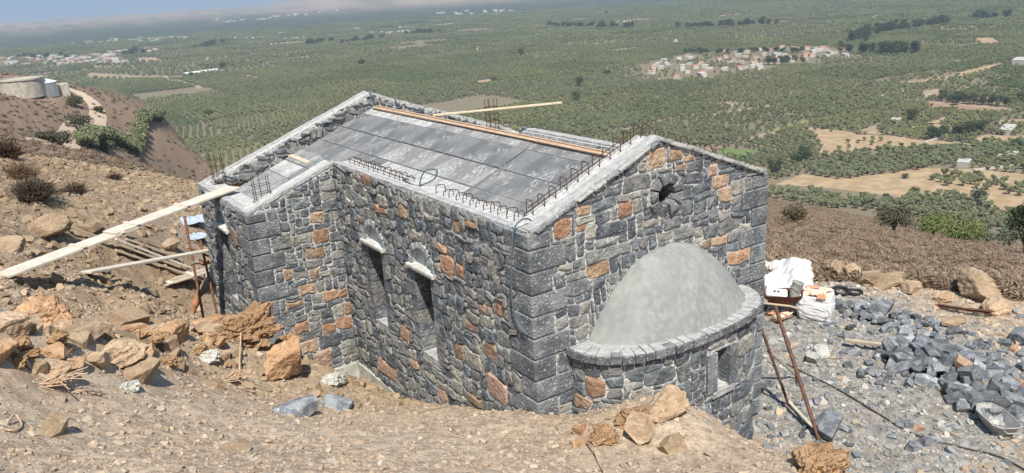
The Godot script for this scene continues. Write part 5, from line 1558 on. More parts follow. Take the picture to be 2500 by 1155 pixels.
	# sacking scraps heaped in the bag and on the ground
	for k in 16:
		fn.seed = 50 + k
		fn.frequency = 1.5
		var inside := k < 11
		var at := bb.position + Vector3(r.randf_range(-0.26, 0.2), 0.45 + r.randf_range(0.0, 0.05), r.randf_range(-0.24, 0.24)) if inside else bb.position + Vector3(-0.75 + 0.12 * (k - 11), 0.32 + r.randf_range(0, 0.06), -0.35 + r.randf_range(-0.2, 0.2))
		var lab := ("crumpled scrap of orange and cream sacking in the mouth of the bulk bag" if inside else "crumpled scrap of sacking on the ground between tarpaulin and bulk bag")
		var o2 := single("sacking_scrap", cloth(r.randf_range(0.16, 0.26), r.randf_range(0.1, 0.18), 0.12, fn, 0.02, 6).mesh(), M.scrap if r.randf() < 0.45 else M.scrap_pale, lab, "scrap", at, "scraps in the bag" if inside else "scraps by the tarpaulin")
		o2.rotation.y = r.randf() * TAU
		if not inside: o2.position.y = gy(at.x, at.z) + 0.07 + 0.02 * (k % 3)
	# white tarpaulin over something behind
	var tp := Vector3(8.924, -3.739, -3.250)
	fn.seed = 71; fn.frequency = 1.1
	fn.fractal_octaves = 2
	fn.frequency = 0.55
	var tar := cloth(1.75, 1.0, 0.32, fn, 0.14, 34)
	var to := single("tarpaulin", tar.mesh(), M.tarp, "white tarpaulin draped in folds on the ground behind the bulk bag", "tarpaulin", on(tp.x, tp.z, 0.22))
	to.rotation.y = 0.7
	var tp2 := Vector3(8.471, -3.735, -3.391)
	fn.seed = 75
	var to2 := single("tarpaulin", cloth(0.8, 0.7, 0.25, fn, 0.10, 18).mesh(), M.tarp, "white sheet crumpled against the chapel corner beside the larger tarpaulin", "tarpaulin", on(tp2.x, tp2.z, 0.14))

# ---------------------------------------------------------------- rocks

var ico_cache := {}

func ico(level: int) -> Array:   # [points, triangles] of a divided icosahedron
	if ico_cache.has(level): return ico_cache[level]
	var g := (1.0 + sqrt(5.0)) / 2.0
	var p := [Vector3(-1, g, 0), Vector3(1, g, 0), Vector3(-1, -g, 0), Vector3(1, -g, 0), Vector3(0, -1, g), Vector3(0, 1, g), Vector3(0, -1, -g), Vector3(0, 1, -g), Vector3(g, 0, -1), Vector3(g, 0, 1), Vector3(-g, 0, -1), Vector3(-g, 0, 1)]
	for i in 12: p[i] = p[i].normalized()
	var f := [[0, 11, 5], [0, 5, 1], [0, 1, 7], [0, 7, 10], [0, 10, 11], [1, 5, 9], [5, 11, 4], [11, 10, 2], [10, 7, 6], [7, 1, 8], [3, 9, 4], [3, 4, 2], [3, 2, 6], [3, 6, 8], [3, 8, 9], [4, 9, 5], [2, 4, 11], [6, 2, 10], [8, 6, 7], [9, 8, 1]]
	for l in level:
		var mids := {}
		var nf := []
		for t in f:
			var m := []
			for e in [[0, 1], [1, 2], [2, 0]]:
				var a: int = t[e[0]]; var b: int = t[e[1]]
				var key := [mini(a, b), maxi(a, b)]
				if not mids.has(key):
					mids[key] = p.size()
					p.append(((p[a] + p[b]) * 0.5).normalized())
				m.append(mids[key])
			nf.append_array([[t[0], m[0], m[2]], [t[1], m[1], m[0]], [t[2], m[2], m[1]], [m[0], m[1], m[2]]])
		f = nf
	ico_cache[level] = [p, f]
	return ico_cache[level]

func rock_mesh(seed_: int, size: Vector3, level: int, planes: int, rough: float) -> MB:   # a broken stone: a ball cut by planes
	var r := RandomNumberGenerator.new(); r.seed = seed_
	var cuts := []
	for k in planes:
		var d := Vector3(r.randfn(), r.randfn(), r.randfn()).normalized()
		cuts.append([d, r.randf_range(0.55, 0.86)])
	var fn := FastNoiseLite.new(); fn.seed = seed_; fn.frequency = 1.3; fn.fractal_octaves = 3
	var s := ico(level)
	var q := []
	for p in s[0]:
		var rad := 1.05
		for c in cuts:
			var k: float = p.dot(c[0])
			if k > 0.05: rad = minf(rad, c[1] / k)
		rad *= 1.0 + rough * fn.get_noise_3dv(p * 1.8)
		q.append(p * rad * size)
	var mb := MB.new()
	for t in s[1]: mb.tri_o(q[t[0]], q[t[1]], q[t[2]], Vector3.ZERO)
	return mb

func cut_rock(seed_: int, size: Vector3, cuts: int, deep := 0.55) -> MB:   # a block split along flat planes
	var r := RandomNumberGenerator.new(); r.seed = seed_
	var faces := []
	for ax in 3:
		for s in [-1.0, 1.0]:
			var f := []
			for q in [[-1.0, -1.0], [1.0, -1.0], [1.0, 1.0], [-1.0, 1.0]]:
				var v := Vector3.ZERO
				v[ax] = s; v[(ax + 1) % 3] = q[0]; v[(ax + 2) % 3] = q[1]
				f.append(v)
			faces.append(f)
	for k in cuts + 6:
		var n := Vector3(r.randfn(), r.randfn(), r.randfn()).normalized()
		var d := r.randf_range(deep, 1.1)
		if k < 6:   # tilt the six sides first
			n = Vector3.ZERO
			n[k % 3] = 1.0 if k < 3 else -1.0
			n = (n + Vector3(r.randfn(), r.randfn(), r.randfn()) * 0.24).normalized()
			d = r.randf_range(0.68, 0.95)
		var out := []
		var cap := []
		for f in faces:
			var g := []
			for i in f.size():
				var a: Vector3 = f[i]; var b: Vector3 = f[(i + 1) % f.size()]
				var da := a.dot(n) - d; var db := b.dot(n) - d
				if da <= 0.0: g.append(a)
				if (da < 0.0) != (db < 0.0) and absf(da - db) > 1e-7:
					var p := a.lerp(b, da / (da - db))
					g.append(p); cap.append(p)
			if g.size() > 2: out.append(g)
		if cap.size() > 2:
			var c := Vector3.ZERO
			for p in cap: c += p
			c /= cap.size()
			var u := n.cross(Vector3.UP if absf(n.y) < 0.9 else Vector3.RIGHT).normalized()
			var w := n.cross(u)
			cap.sort_custom(func(a, b): return atan2((a - c).dot(w), (a - c).dot(u)) < atan2((b - c).dot(w), (b - c).dot(u)))
			out.append(cap)
		faces = out
	var mb := MB.new()
	for f in faces:
		for i in range(1, f.size() - 1): mb.tri_o(f[0] * size, f[i] * size, f[i + 1] * size, Vector3.ZERO)
	return mb

func lump(mb: MB, seed_: int, size: Vector3, rough: float, level := 2):
	var fn := FastNoiseLite.new(); fn.seed = seed_; fn.frequency = 1.4
	var s := ico(level)
	var q := []
	for p in s[0]: q.append(p * (1.0 + rough * fn.get_noise_3dv(p * 2.0)) * size)
	for t in s[1]: mb.tri_o(q[t[0]], q[t[1]], q[t[2]], Vector3.ZERO)

func boulder(at: Vector3, size: Vector3, m: String, label: String, seed_: int, level := 3, rough := 0.12, sink := 0.35, yaw := 0.0, tilt := 0.0, called := "boulder", category := "boulder", group := ""):
	var mb := rock_mesh(seed_, size * 0.5, level, 14, rough) if level > 2 else cut_rock(seed_, size * 0.62, 6)
	var o := single(called, mb.mesh(), M[m], label, category, on(at.x, at.z, size.y * (0.5 - sink)), group)
	o.rotation = Vector3(tilt, yaw, tilt * 0.5)

func make_rocks():
	# foreground and berm
	boulder(Vector3(-1.790, -2.687, -3.860), Vector3(0.82, 0.80, 0.42), "earth_1", "large smooth orange boulder standing on edge below the aisle wall", 3, 3, 0.10, 0.12, 0.35, 0.25)
	boulder(Vector3(-2.464, -2.256, -5.334), Vector3(0.70, 0.36, 0.36), "earth_1", "tan boulder tilted against the foot of the aisle side wall beside the worker's shoe", 7, 3, 0.12, 0.1, 0.5, 0.0)
	boulder(Vector3(-2.151, -2.416, -4.587), Vector3(1.25, 0.72, 0.85), "clod", "big crumbly brown clod of earth left of the orange boulder", 12, 4, 0.42, 0.3)
	boulder(Vector3(-1.597, -2.668, -4.637), Vector3(0.55, 0.5, 0.5), "clod", "crumbly earth clod wedged between the orange boulder and the aisle wall", 13, 4, 0.40, 0.3)
	boulder(Vector3(-3.251, -1.870, -3.883), Vector3(0.62, 0.36, 0.5), "earth_1", "reddish boulder in the earth berm, next to the big clod", 15, 3, 0.14, 0.3, 0.8)
	boulder(Vector3(-4.030, -1.233, -2.370), Vector3(0.60, 0.34, 0.55), "earth_0", "tan boulder in the middle of the earth berm", 17, 3, 0.18, 0.35, 0.3)
	boulder(Vector3(-3.924, -1.302, -2.191), Vector3(0.42, 0.18, 0.34), "earth_2", "flat wedge-shaped stone under the berm with a dark gap beneath it", 19, 2, 0.06, 0.2, 0.2, 0.25)
	boulder(Vector3(-4.455, -0.953, -2.442), Vector3(0.58, 0.22, 0.45), "earth_2", "pale grey tan slab lying on the berm", 21, 2, 0.05, 0.3, 0.6)
	boulder(Vector3(-4.624, -0.914, -3.228), Vector3(0.85, 0.65, 0.7), "earth_1", "rounded reddish rock outcrop near the foot of the plank ramp", 23, 4, 0.25, 0.3)
	boulder(Vector3(-4.912, -0.672, -2.566), Vector3(0.52, 0.20, 0.42), "earth_2", "layered tan slab at the edge of the berm, upper of two", 25, 2, 0.05, 0.05, 0.4)
	boulder(Vector3(-5.022, -0.566, -1.789), Vector3(0.50, 0.36, 0.42), "earth_0", "squarish tan boulder at the edge of the berm, below the layered slab", 27, 3, 0.10, 0.2, 0.4)
	boulder(Vector3(-5.101, -0.534, -1.264), Vector3(0.34, 0.26, 0.34), "earth_1", "brown boulder cut by the picture edge above the torn branch", 29, 3, 0.10, 0.25)
	boulder(Vector3(-4.728, -0.766, -1.472), Vector3(0.46, 0.2, 0.4), "earth_0", "low tan rock half buried beside the torn branch", 31, 3, 0.16, 0.45)
	boulder(Vector3(-3.276, -1.805, -4.732), Vector3(0.45, 0.2, 0.34), "earth_2", "grey tan slab tipped on the rubble behind the berm", 33, 2, 0.06, 0.2, 1.0, 0.2)
	boulder(Vector3(-3.678, -1.574, -4.685), Vector3(0.5, 0.22, 0.36), "earth_3", "dark tan slab among the rubble below the single plank", 35, 2, 0.07, 0.25, 0.3, 0.1)
	boulder(Vector3(-2.831, -2.150, -3.798), Vector3(0.30, 0.24, 0.24), "white_lump", "white lump of hardened lime in front of the big clod", 37, 3, 0.35, 0.25)
	boulder(Vector3(-4.065, -1.207, -1.705), Vector3(0.16, 0.12, 0.12), "white_lump", "small white lime lump on the gravel below the berm", 39, 2, 0.3, 0.25)
	boulder(Vector3(-1.096, -3.032, -3.956), Vector3(0.55, 0.26, 0.42), "white_lump", "pale heap of spilt mortar at the foot of the aisle end wall", 41, 4, 0.35, 0.35)
	boulder(Vector3(-4.838, -0.633, 0.042), Vector3(0.26, 0.16, 0.14), "earth_2", "small angular tan stone alone on the gravel slope", 43, 2, 0.05, 0.25, 0.9, 0.2)
	boulder(Vector3(-3.529, -1.186, 0.297), Vector3(0.30, 0.07, 0.18), "earth_2", "thin flat tan stone lying on the foreground gravel", 45, 2, 0.04, 0.3, 0.2)
	boulder(Vector3(-2.344, -2.276, -2.095), Vector3(0.62, 0.16, 0.46), "slate_2", "large flat blue grey slab set in the gravel below the orange boulder", 47, 2, 0.05, 0.35, 0.3, 0.12)
	boulder(Vector3(-1.537, -2.782, -2.686), Vector3(0.42, 0.13, 0.34), "slate_2", "flat blue grey slab set in the gravel, next to the larger one", 49, 2, 0.05, 0.35, 0.9, 0.08)
	boulder(Vector3(0.352, -2.021, 1.395), Vector3(0.34, 0.24, 0.26), "earth_0", "angular tan rock on the mound in front of the apse", 51, 2, 0.06, 0.25, 0.4)
	boulder(Vector3(0.839, -1.929, 1.316), Vector3(0.62, 0.40, 0.45), "earth_0", "broad tan boulder capping the mound in front of the apse", 53, 3, 0.14, 0.35, 0.2)
	boulder(Vector3(-0.111, -2.044, 0.958), Vector3(0.16, 0.13, 0.12), "earth_1", "small pink tan stone below the chapel corner", 55, 2, 0.06, 0.25)
	boulder(Vector3(-0.355, -1.984, 1.194), Vector3(0.17, 0.10, 0.13), "earth_1", "small reddish stone in the hollow below the mound", 57, 2, 0.06, 0.25)
	boulder(Vector3(-0.040, -2.034, 1.282), Vector3(0.42, 0.28, 0.34), "clod", "reddish earth clod on the near side of the mound", 59, 4, 0.35, 0.4)
	boulder(Vector3(0.512, -1.963, 1.192), Vector3(0.55, 0.3, 0.4), "clod", "reddish earth clod on the crest of the mound", 61, 4, 0.35, 0.45)
	boulder(Vector3(0.445, -2.049, 1.760), Vector3(0.28, 0.18, 0.22), "earth_2", "pale tan stone on the near side of the mound", 62, 2, 0.06, 0.3)
	boulder(Vector3(1.141, -1.963, 3.029), Vector3(0.75, 0.4, 0.5), "clod", "orange earth clod at the lower edge of the picture below the prop", 63, 4, 0.35, 0.4)
	# broken earth and stones along the berm
	var br := RandomNumberGenerator.new(); br.seed = 515
	for k in 46:
		var i := br.randi() % (berm.size() - 1)
		var p := berm[i].lerp(berm[i + 1], br.randf()) + Vector2(br.randfn(), br.randfn()) * 0.22
		var sz := br.randf_range(0.12, 0.34)
		var crumb := br.randf() < 0.45
		var word := "crumbly tan earth clod in the berm below the ramp" if crumb else "broken tan stone in the berm below the ramp"
		boulder(Vector3(p.x, 0, p.y), Vector3(sz, sz * br.randf_range(0.45, 0.8), sz * br.randf_range(0.6, 0.9)), "clod" if crumb else ["earth_0", "earth_1", "earth_2"][br.randi() % 3], word, 600 + k, 3 if crumb else 2, 0.35, 0.2, br.randf() * TAU, br.randf_range(-0.3, 0.3), "earth_clod" if crumb else "berm_stone", "clod" if crumb else "stone", word)
	# shale slope to the left
	boulder(Vector3(-4.079, -1.423, -10.074), Vector3(0.90, 0.50, 0.50), "earth_2", "big tan boulder overhanging its shadow above the plank ramp", 65, 3, 0.09, 0.15, 0.2, 0.12)
	boulder(Vector3(-4.761, -0.880, -7.294), Vector3(0.75, 0.45, 0.5), "earth_2", "tan boulder at the picture edge above the foot of the ramp", 67, 3, 0.09, 0.2)
	boulder(Vector3(-1.698, -2.586, -11.642), Vector3(0.36, 0.22, 0.2), "earth_2", "tilted tan stone on the slope above the single plank", 69, 2, 0.06, 0.2, 0.4, 0.3)
	boulder(Vector3(-2.390, -2.297, -11.121), Vector3(0.34, 0.16, 0.22), "earth_3", "brown slab on the slope between ramp and single plank", 71, 2, 0.06, 0.2, 0.9, 0.2)
	boulder(Vector3(-3.377, -2.189, -9.962), Vector3(0.42, 0.26, 0.3), "earth_2", "tan rock just under the middle of the ramp", 73, 2, 0.08, 0.3, 0.5)
	boulder(Vector3(-3.209, -1.730, -11.050), Vector3(0.5, 0.16, 0.34), "earth_3", "flat brown slab behind the ramp next to the big boulder", 74, 2, 0.06, 0.2, 0.7)
	boulder(Vector3(69.921, -61.984, -334.165), Vector3(0.9, 0.55, 0.7), "earth_0", "pale boulder on the track behind the far aisle corner, larger of two", 75, 3, 0.12, 0.2)
	boulder(Vector3(62.317, -60.921, -325.079), Vector3(0.6, 0.36, 0.5), "earth_0", "pale boulder on the track behind the far aisle corner, smaller of two", 76, 3, 0.12, 0.2)
	boulder(Vector3(38.538, -44.991, -266.914), Vector3(0.5, 0.5, 0.4), "earth_2", "upright pale stone on the crest of the slope", 77, 3, 0.1, 0.2)
	boulder(Vector3(5.070, -14.486, -98.960), Vector3(1.3, 0.5, 0.7), "earth_2", "weathered grey outcrop on the crest, longest of the crest rocks", 78, 4, 0.25, 0.3)
	boulder(Vector3(3.630, -14.229, -103.033), Vector3(0.7, 0.35, 0.5), "earth_2", "weathered grey rock on the crest beside the longest outcrop", 79, 3, 0.2, 0.3)
	# beyond the platform
	boulder(Vector3(9.892, -3.781, -2.827), Vector3(0.62, 0.46, 0.45), "earth_2", "jagged tan boulder nearest the tarpaulin on the platform edge", 81, 3, 0.14, 0.15, 0.3)
	boulder(Vector3(10.424, -3.904, -3.403), Vector3(0.42, 0.26, 0.35), "earth_3", "brown boulder behind the jagged one on the platform edge", 82, 3, 0.12, 0.2)
	boulder(Vector3(10.084, -3.777, -2.492), Vector3(0.52, 0.36, 0.4), "earth_0", "rounded tan boulder second from the tarpaulin on the platform edge", 83, 3, 0.12, 0.2)
	boulder(Vector3(9.921, -3.731, -2.005), Vector3(0.55, 0.3, 0.4), "earth_2", "tan boulder third from the tarpaulin on the platform edge", 84, 2, 0.08, 0.2, 0.6)
	boulder(Vector3(10.128, -3.713, -1.678), Vector3(0.72, 0.24, 0.45), "earth_2", "long split slab fourth from the tarpaulin on the platform edge", 85, 2, 0.05, 0.15, -0.3, 0.12)
	boulder(Vector3(10.049, -3.697, -1.189), Vector3(0.44, 0.2, 0.3), "earth_0", "low tan rock on the earth right of the tyres", 86, 2, 0.08, 0.3)
	boulder(Vector3(10.672, -3.699, -0.192), Vector3(1.15, 0.66, 0.7), "earth_2", "biggest pale boulder on the platform edge, broad and blocky", 187, 3, 0.10, 0.2, 0.9)
	boulder(Vector3(10.038, -3.712, -0.505), Vector3(0.5, 0.3, 0.4), "earth_0", "rough tan boulder left of the biggest pale boulder", 88, 3, 0.16, 0.25)
	boulder(Vector3(10.275, -3.729, 0.354), Vector3(0.7, 0.35, 0.5), "earth_0", "tan boulder in front of the biggest pale boulder", 89, 3, 0.14, 0.35)
	boulder(Vector3(9.244, -3.760, 0.143), Vector3(0.42, 0.14, 0.3), "earth_2", "flat tan stone with a dark shadow below the bars", 90, 2, 0.05, 0.25, 0.4)
	boulder(Vector3(13.853, -4.452, -0.882), Vector3(0.6, 0.3, 0.4), "earth_2", "pale rock among the scrub at the picture edge", 91, 3, 0.12, 0.3)
	boulder(Vector3(7.082, -3.745, -2.061), Vector3(0.5, 0.12, 0.3), "earth_2", "flat yellowish slab in front of the wheelbarrow", 92, 2, 0.05, 0.25, 0.2)

func make_stone_heap():
	var r := RandomNumberGenerator.new(); r.seed = 101
	var protos := []
	for k in 14:
		protos.append(cut_rock(300 + k, Vector3(0.62, r.randf_range(0.30, 0.46), r.randf_range(0.40, 0.56)), 5).mesh())
	var c := Vector3(7.291, -3.753, 1.196)
	var ax := (Vector3(7.126, -3.759, 2.204) - Vector3(7.278, -3.755, 0.228))
	ax.y = 0; ax = ax.normalized()
	var az := Vector3(-ax.z, 0, ax.x)
	var placed := []
	# [centre, half length, half width, count, smallest, largest, heap height]
	var areas := [[c, 1.30, 0.60, 105, 0.14, 0.33, 0.34], [Vector3(6.842, -3.756, 2.049), 0.7, 0.5, 30, 0.17, 0.36, 0.14], [Vector3(8.360, -3.751, -0.758), 1.0, 0.35, 26, 0.12, 0.25, 0.08], [Vector3(7.646, -3.755, -1.040), 0.6, 0.5, 12, 0.08, 0.17, 0.03], [Vector3(8.703, -3.756, -0.088), 1.4, 0.35, 24, 0.09, 0.17, 0.03], [Vector3(6.616, -3.757, 0.347), 0.8, 0.5, 16, 0.10, 0.18, 0.02], [Vector3(8.690, -3.758, 1.468), 0.6, 0.6, 12, 0.1, 0.2, 0.03], [Vector3(4.630, -3.753, 0.328), 0.9, 0.8, 16, 0.08, 0.16, 0.0], [Vector3(5.056, -3.722, 1.943), 0.7, 0.3, 9, 0.09, 0.17, 0.0]]
	var names := ["dark slate building stone in the heap beside the metal tub", "dark slate building stone at the tail of the heap nearest the metal tub", "dark slate building stone in the row behind the squared timber", "slate stone near the front of the bulk bag", "slate stone in the loose line below the reinforcing bars", "slate stone scattered between timber and pipe", "slate stone scattered beyond the heap at the picture edge", "slate stone scattered round the foot of the props", "slate stone lying below the water pipe"]
	for ai in areas.size():
		var a: Array = areas[ai]
		for k in a[3]:
			var u := 0.0; var v := 0.0; var s := r.randf_range(a[4], a[5]); var ok := false
			for tries in 12:
				var t := r.randf() * TAU
				var q := sqrt(r.randf())
				u = cos(t) * q * a[1]; v = sin(t) * q * a[2]
				ok = true
				var here: Vector3 = a[0] + ax * u + az * v
				for p in placed:
					if Vector2(p.x - here.x, p.z - here.z).length() < (p.y + s) * 0.33 and tries < 11: ok = false; break
				if ok: break
			var e := clampf(1.0 - (u / a[1]) ** 2 - (v / a[2]) ** 2, 0.0, 1.0)
			var pos: Vector3 = a[0] + ax * u + az * v
			placed.append(Vector3(pos.x, s, pos.z))
			var tone := r.randf()
			var m := "slate_0" if tone < 0.34 else "slate_1" if tone < 0.72 else "slate_2" if tone < 0.88 else "slate_3" if tone < 0.94 else "stone5_1" if tone < 0.97 else "stone4_1"
			var word: String = names[ai]
			if m == "slate_3": word = word.replace("dark slate", "pale grey").replace("slate", "pale grey")
			if m == "stone5_1" or m == "stone4_1": word = word.replace("dark slate", "orange tan").replace("slate", "orange tan")
			var o := single("building_stone", protos[r.randi() % protos.size()], M[m], word, "stone", on(pos.x, pos.z, s * 0.20 + a[6] * e * r.randf_range(0.55, 1.0)), word)
			o.rotation = Vector3(r.randf_range(-0.5, 0.5), r.randf() * TAU, r.randf_range(-0.5, 0.5))
			o.scale = Vector3(s, s, s) * Vector3(r.randf_range(0.85, 1.35), r.randf_range(0.8, 1.15), r.randf_range(0.85, 1.15))
	# a few named ones
	boulder(Vector3(6.133, -3.762, -0.591), Vector3(0.34, 0.16, 0.22), "white_lump", "white angular stone on the slate chips, larger of two", 131, 2, 0.06, 0.2, 0.5, 0.0, "white_stone", "stone")
	boulder(Vector3(6.468, -3.760, -0.672), Vector3(0.26, 0.14, 0.2), "white_lump", "white angular stone on the slate chips, smaller of two", 132, 2, 0.06, 0.2, 0.9, 0.0, "white_stone", "stone")
	boulder(Vector3(4.366, -3.746, 0.888), Vector3(0.52, 0.22, 0.34), "slate_1", "large dark slate slab under the foot of the long prop", 133, 2, 0.03, 0.2, 0.4, 0.15, "slate_slab", "stone")
	boulder(Vector3(6.793, -3.757, 2.350), Vector3(0.5, 0.07, 0.36), "slate_2", "thin smooth slate slab beside the metal tub", 134, 2, 0.02, 0.1, 0.4, 0.25, "slate_slab", "stone")
	boulder(Vector3(8.517, -3.746, -0.941), Vector3(0.44, 0.32, 0.34), "slate_1", "largest blue grey block at the back of the stone row", 135, 2, 0.03, 0.15, 0.3, 0.2, "slate_block", "stone")
	boulder(Vector3(8.279, -3.745, -1.699), Vector3(0.30, 0.22, 0.26), "slate_0", "dark slate block leaning at the corner of the bulk bag", 136, 2, 0.03, 0.15, 0.6, 0.2, "slate_block", "stone")
	boulder(Vector3(7.793, -3.751, -1.536), Vector3(0.2, 0.15, 0.18), "stone5_1", "orange stone at the corner of the bulk bag", 137, 2, 0.04, 0.15, 0.6, 0.1, "orange_stone", "stone")
	boulder(Vector3(9.405, -3.758, 1.198), Vector3(0.45, 0.22, 0.3), "slate_1", "dark slate block alone on the earth at the picture edge", 138, 2, 0.03, 0.15, 0.2, 0.1, "slate_block", "stone")
# ---------------------------------------------------------------- loose stones, scrub, trees, the plain

func inside_chapel(x: float, z: float) -> bool:
	if x > -0.06 and x < 4.1 and z > -8.7 and z < 0.06: return true
	if x > -1.62 and x < 5.6 and z > -8.7 and z < -5.55: return true
	return ((x - 1.98) / 1.56) ** 2 + (z / 0.9) ** 2 < 1.0 and z > 0.0

func ground_tilt(x: float, z: float) -> Basis:
	var n := Vector3(gy(x - 0.1, z) - gy(x + 0.1, z), 0.2, gy(x, z - 0.1) - gy(x, z + 0.1)).normalized()
	var t := n.cross(Vector3.FORWARD).normalized()
	return Basis(t, n, t.cross(n))

func make_loose_ground():
	var r := RandomNumberGenerator.new(); r.seed = 5
	var chips := []
	for k in 3: chips.append(cut_rock(500 + k, Vector3(1.1, [0.5, 0.7, 0.34][k], 0.8), 4))
	for mb in chips:
		mb.tinted = true
		mb.c.resize(mb.v.size())
		mb.c.fill(Color(1, 1, 1))
	var meshes := []
	for mb in chips: meshes.append(mb.mesh())
	var where := [[], [], []]; var tint := [[], [], []]
	var tans := [lin(0.46, 0.375, 0.285), lin(0.42, 0.335, 0.25), lin(0.49, 0.415, 0.325), lin(0.39, 0.31, 0.23), lin(0.42, 0.365, 0.295), lin(0.43, 0.33, 0.245)]
	var greys := [lin(0.15, 0.17, 0.19), lin(0.22, 0.24, 0.26), lin(0.30, 0.31, 0.31), lin(0.38, 0.37, 0.34), lin(0.26, 0.26, 0.25), lin(0.44, 0.42, 0.38)]
	# foreground earth bank
	for k in 62000:
		var az := deg_to_rad(r.randf_range(-30.0, 95.0)); var dd := r.randf_range(4.2, 14.5)
		var x := SITE.x + sin(az) * dd; var z := SITE.y - cos(az) * dd
		if inside_chapel(x, z): continue
		var fa := flat_area(x, z)
		if fa > 0.6: continue
		var s := 0.007 + 0.010 * pow(r.randf(), 2.0) + 0.035 * pow(r.randf(), 11.0)
		if rocky(x, z) > 0.4: s *= 1.5
		var q := r.randi() % 3
		where[q].append(Transform3D(ground_tilt(x, z) * Basis.from_euler(Vector3(r.randf_range(-0.5, 0.5), r.randf() * TAU, r.randf_range(-0.5, 0.5))) * Basis.from_scale(Vector3.ONE * s), on(x, z, s * 0.12)))
		tint[q].append(tans[r.randi() % 6] * r.randf_range(0.72, 1.02))
	for q in 3: stuff("gravel", ["tan gravel strewn over the foreground earth bank, thickish chips", "tan gravel strewn over the foreground earth bank, rounded chips", "tan gravel strewn over the foreground earth bank, thin flakes"][q], "gravel", meshes[q], M.chip, where[q], tint[q])
	# shale on the slope behind the planks
	where = [[], [], []]; tint = [[], [], []]
	for k in 30000:
		var x := r.randf_range(-9.0, 3.0); var z := r.randf_range(-24.0, -2.8)
		if inside_chapel(x, z) or x > 0.2 - 0.22 * (z + 4.0) or Vector2(x + 2.1, z + 9.0).length() < 0.55: continue
		var s := 0.012 + 0.034 * r.randf() * r.randf() + 0.09 * pow(r.randf(), 12.0)
		var q := r.randi() % 3
		where[q].append(Transform3D(ground_tilt(x, z) * Basis.from_euler(Vector3(r.randf_range(-0.6, 0.6), r.randf() * TAU, r.randf_range(-0.6, 0.6))) * Basis.from_scale(Vector3(s * r.randf_range(0.8, 1.4), s, s)), on(x, z, s * 0.10)))
		tint[q].append(lin(0.28, 0.208, 0.14).lerp(lin(0.35, 0.275, 0.19), r.randf()) * r.randf_range(0.7, 1.15))
	for q in 3: stuff("shale_rubble", ["broken shale rubble covering the slope around the planks, thick pieces", "broken shale rubble covering the slope around the planks, rounded pieces", "broken shale rubble covering the slope around the planks, thin flakes"][q], "rubble", meshes[q], M.chip, where[q], tint[q])
	# slate chippings on the platform
	where = [[], [], []]; tint = [[], [], []]
	for k in 42000:
		var x := r.randf_range(3.0, 12.5); var z := r.randf_range(-6.5, 4.6)
		if inside_chapel(x, z): continue
		var kk := fn_b.get_noise_2d(x * 0.25, z * 0.25)
		var g := (1.0 - smooth(8.2, 10.2, x + 0.8 * kk)) * (1.0 - smooth(2.2, 3.4, z + 0.6 * kk - 0.1 * (x - 4.0)))
		var slate := r.randf() < g * 0.85 + 0.05
		if not slate and r.randf() < 0.35: continue
		var s := 0.009 + 0.016 * r.randf() * r.randf() + 0.06 * pow(r.randf(), 12.0)
		var q := r.randi() % 3
		where[q].append(Transform3D(ground_tilt(x, z) * Basis.from_euler(Vector3(r.randf_range(-0.5, 0.5), r.randf() * TAU, r.randf_range(-0.5, 0.5))) * Basis.from_scale(Vector3.ONE * s), on(x, z, s * 0.12)))
		tint[q].append((greys[r.randi() % 6] if slate else tans[r.randi() % 6]) * r.randf_range(0.75, 1.15))
	for q in 3: stuff("stone_chippings", ["slate chippings spread over the platform, thickish chips", "slate chippings spread over the platform, rounded chips", "slate chippings spread over the platform, thin flakes"][q], "chippings", meshes[q], M.chip, where[q], tint[q])
	# torn branches
	for s in [[[Vector3(-5.119, -0.509, -1.567), Vector3(-4.993, -0.593, -1.429), Vector3(-4.862, -0.682, -1.355), Vector3(-4.737, -0.768, -1.319)], 0.022, "torn bare branch lying at the picture edge below the berm"], [[Vector3(-2.535, -2.349, -3.567), Vector3(-2.385, -2.391, -3.956), Vector3(-2.233, -2.410, -4.312)], 0.012, "short broken stick standing up in front of the big clod"], [[Vector3(-0.253, -2.004, 1.217), Vector3(-0.384, -1.942, 1.484), Vector3(-0.506, -1.867, 1.721), Vector3(-0.655, -1.764, 1.978)], 0.010, "thin bent twig on the gravel below the mound"], [[Vector3(-5.136, -0.480, -0.041), Vector3(-5.077, -0.533, -0.234), Vector3(-5.044, -0.537, -0.088), Vector3(-5.091, -0.486, 0.120), Vector3(-5.162, -0.446, 0.130)], 0.009, "curled dry root on the gravel at the picture edge"], [[Vector3(-4.600, -0.865, -1.191), Vector3(-4.488, -0.939, -1.195), Vector3(-4.321, -1.044, -1.336)], 0.008, "thin dry twig on the gravel below the berm"]]:
		var p := []
		for q in s[0].size():
			var w: Vector3 = s[0][q]
			p.append(on(w.x, w.z, 0.02 + (0.05 if q == 1 else 0.0) + (0.10 * q if s[1] == 0.012 else 0.0)))
		pole("branch", curve(p, 5), s[1], M.old_wood if s[1] > 0.015 else M.pink_wood, s[2], "branch", "", 6)
	var fib := MB.new()
	for k in 40:
		var a := Vector3(r.randf_range(-0.05, 0.05), 0.02, r.randf_range(-0.05, 0.05))
		fib.tube(curve([a, a + Vector3(r.randf_range(-0.2, 0.2), r.randf_range(0.01, 0.06), r.randf_range(-0.15, 0.15)), a + Vector3(r.randf_range(-0.4, 0.4), 0.015, r.randf_range(-0.25, 0.25))], 3), 0.006, 4, false)
	for s in [[Vector3(-4.748, -0.764, -1.263), "reddish torn root fibres round the end of the bare branch"], [Vector3(-2.717, -2.233, -3.355), "reddish root fibres in front of the big clod"]]:
		single("root_fibres", fib.mesh(), M.pink_wood, s[1], "roots", on(s[0].x, s[0].z))

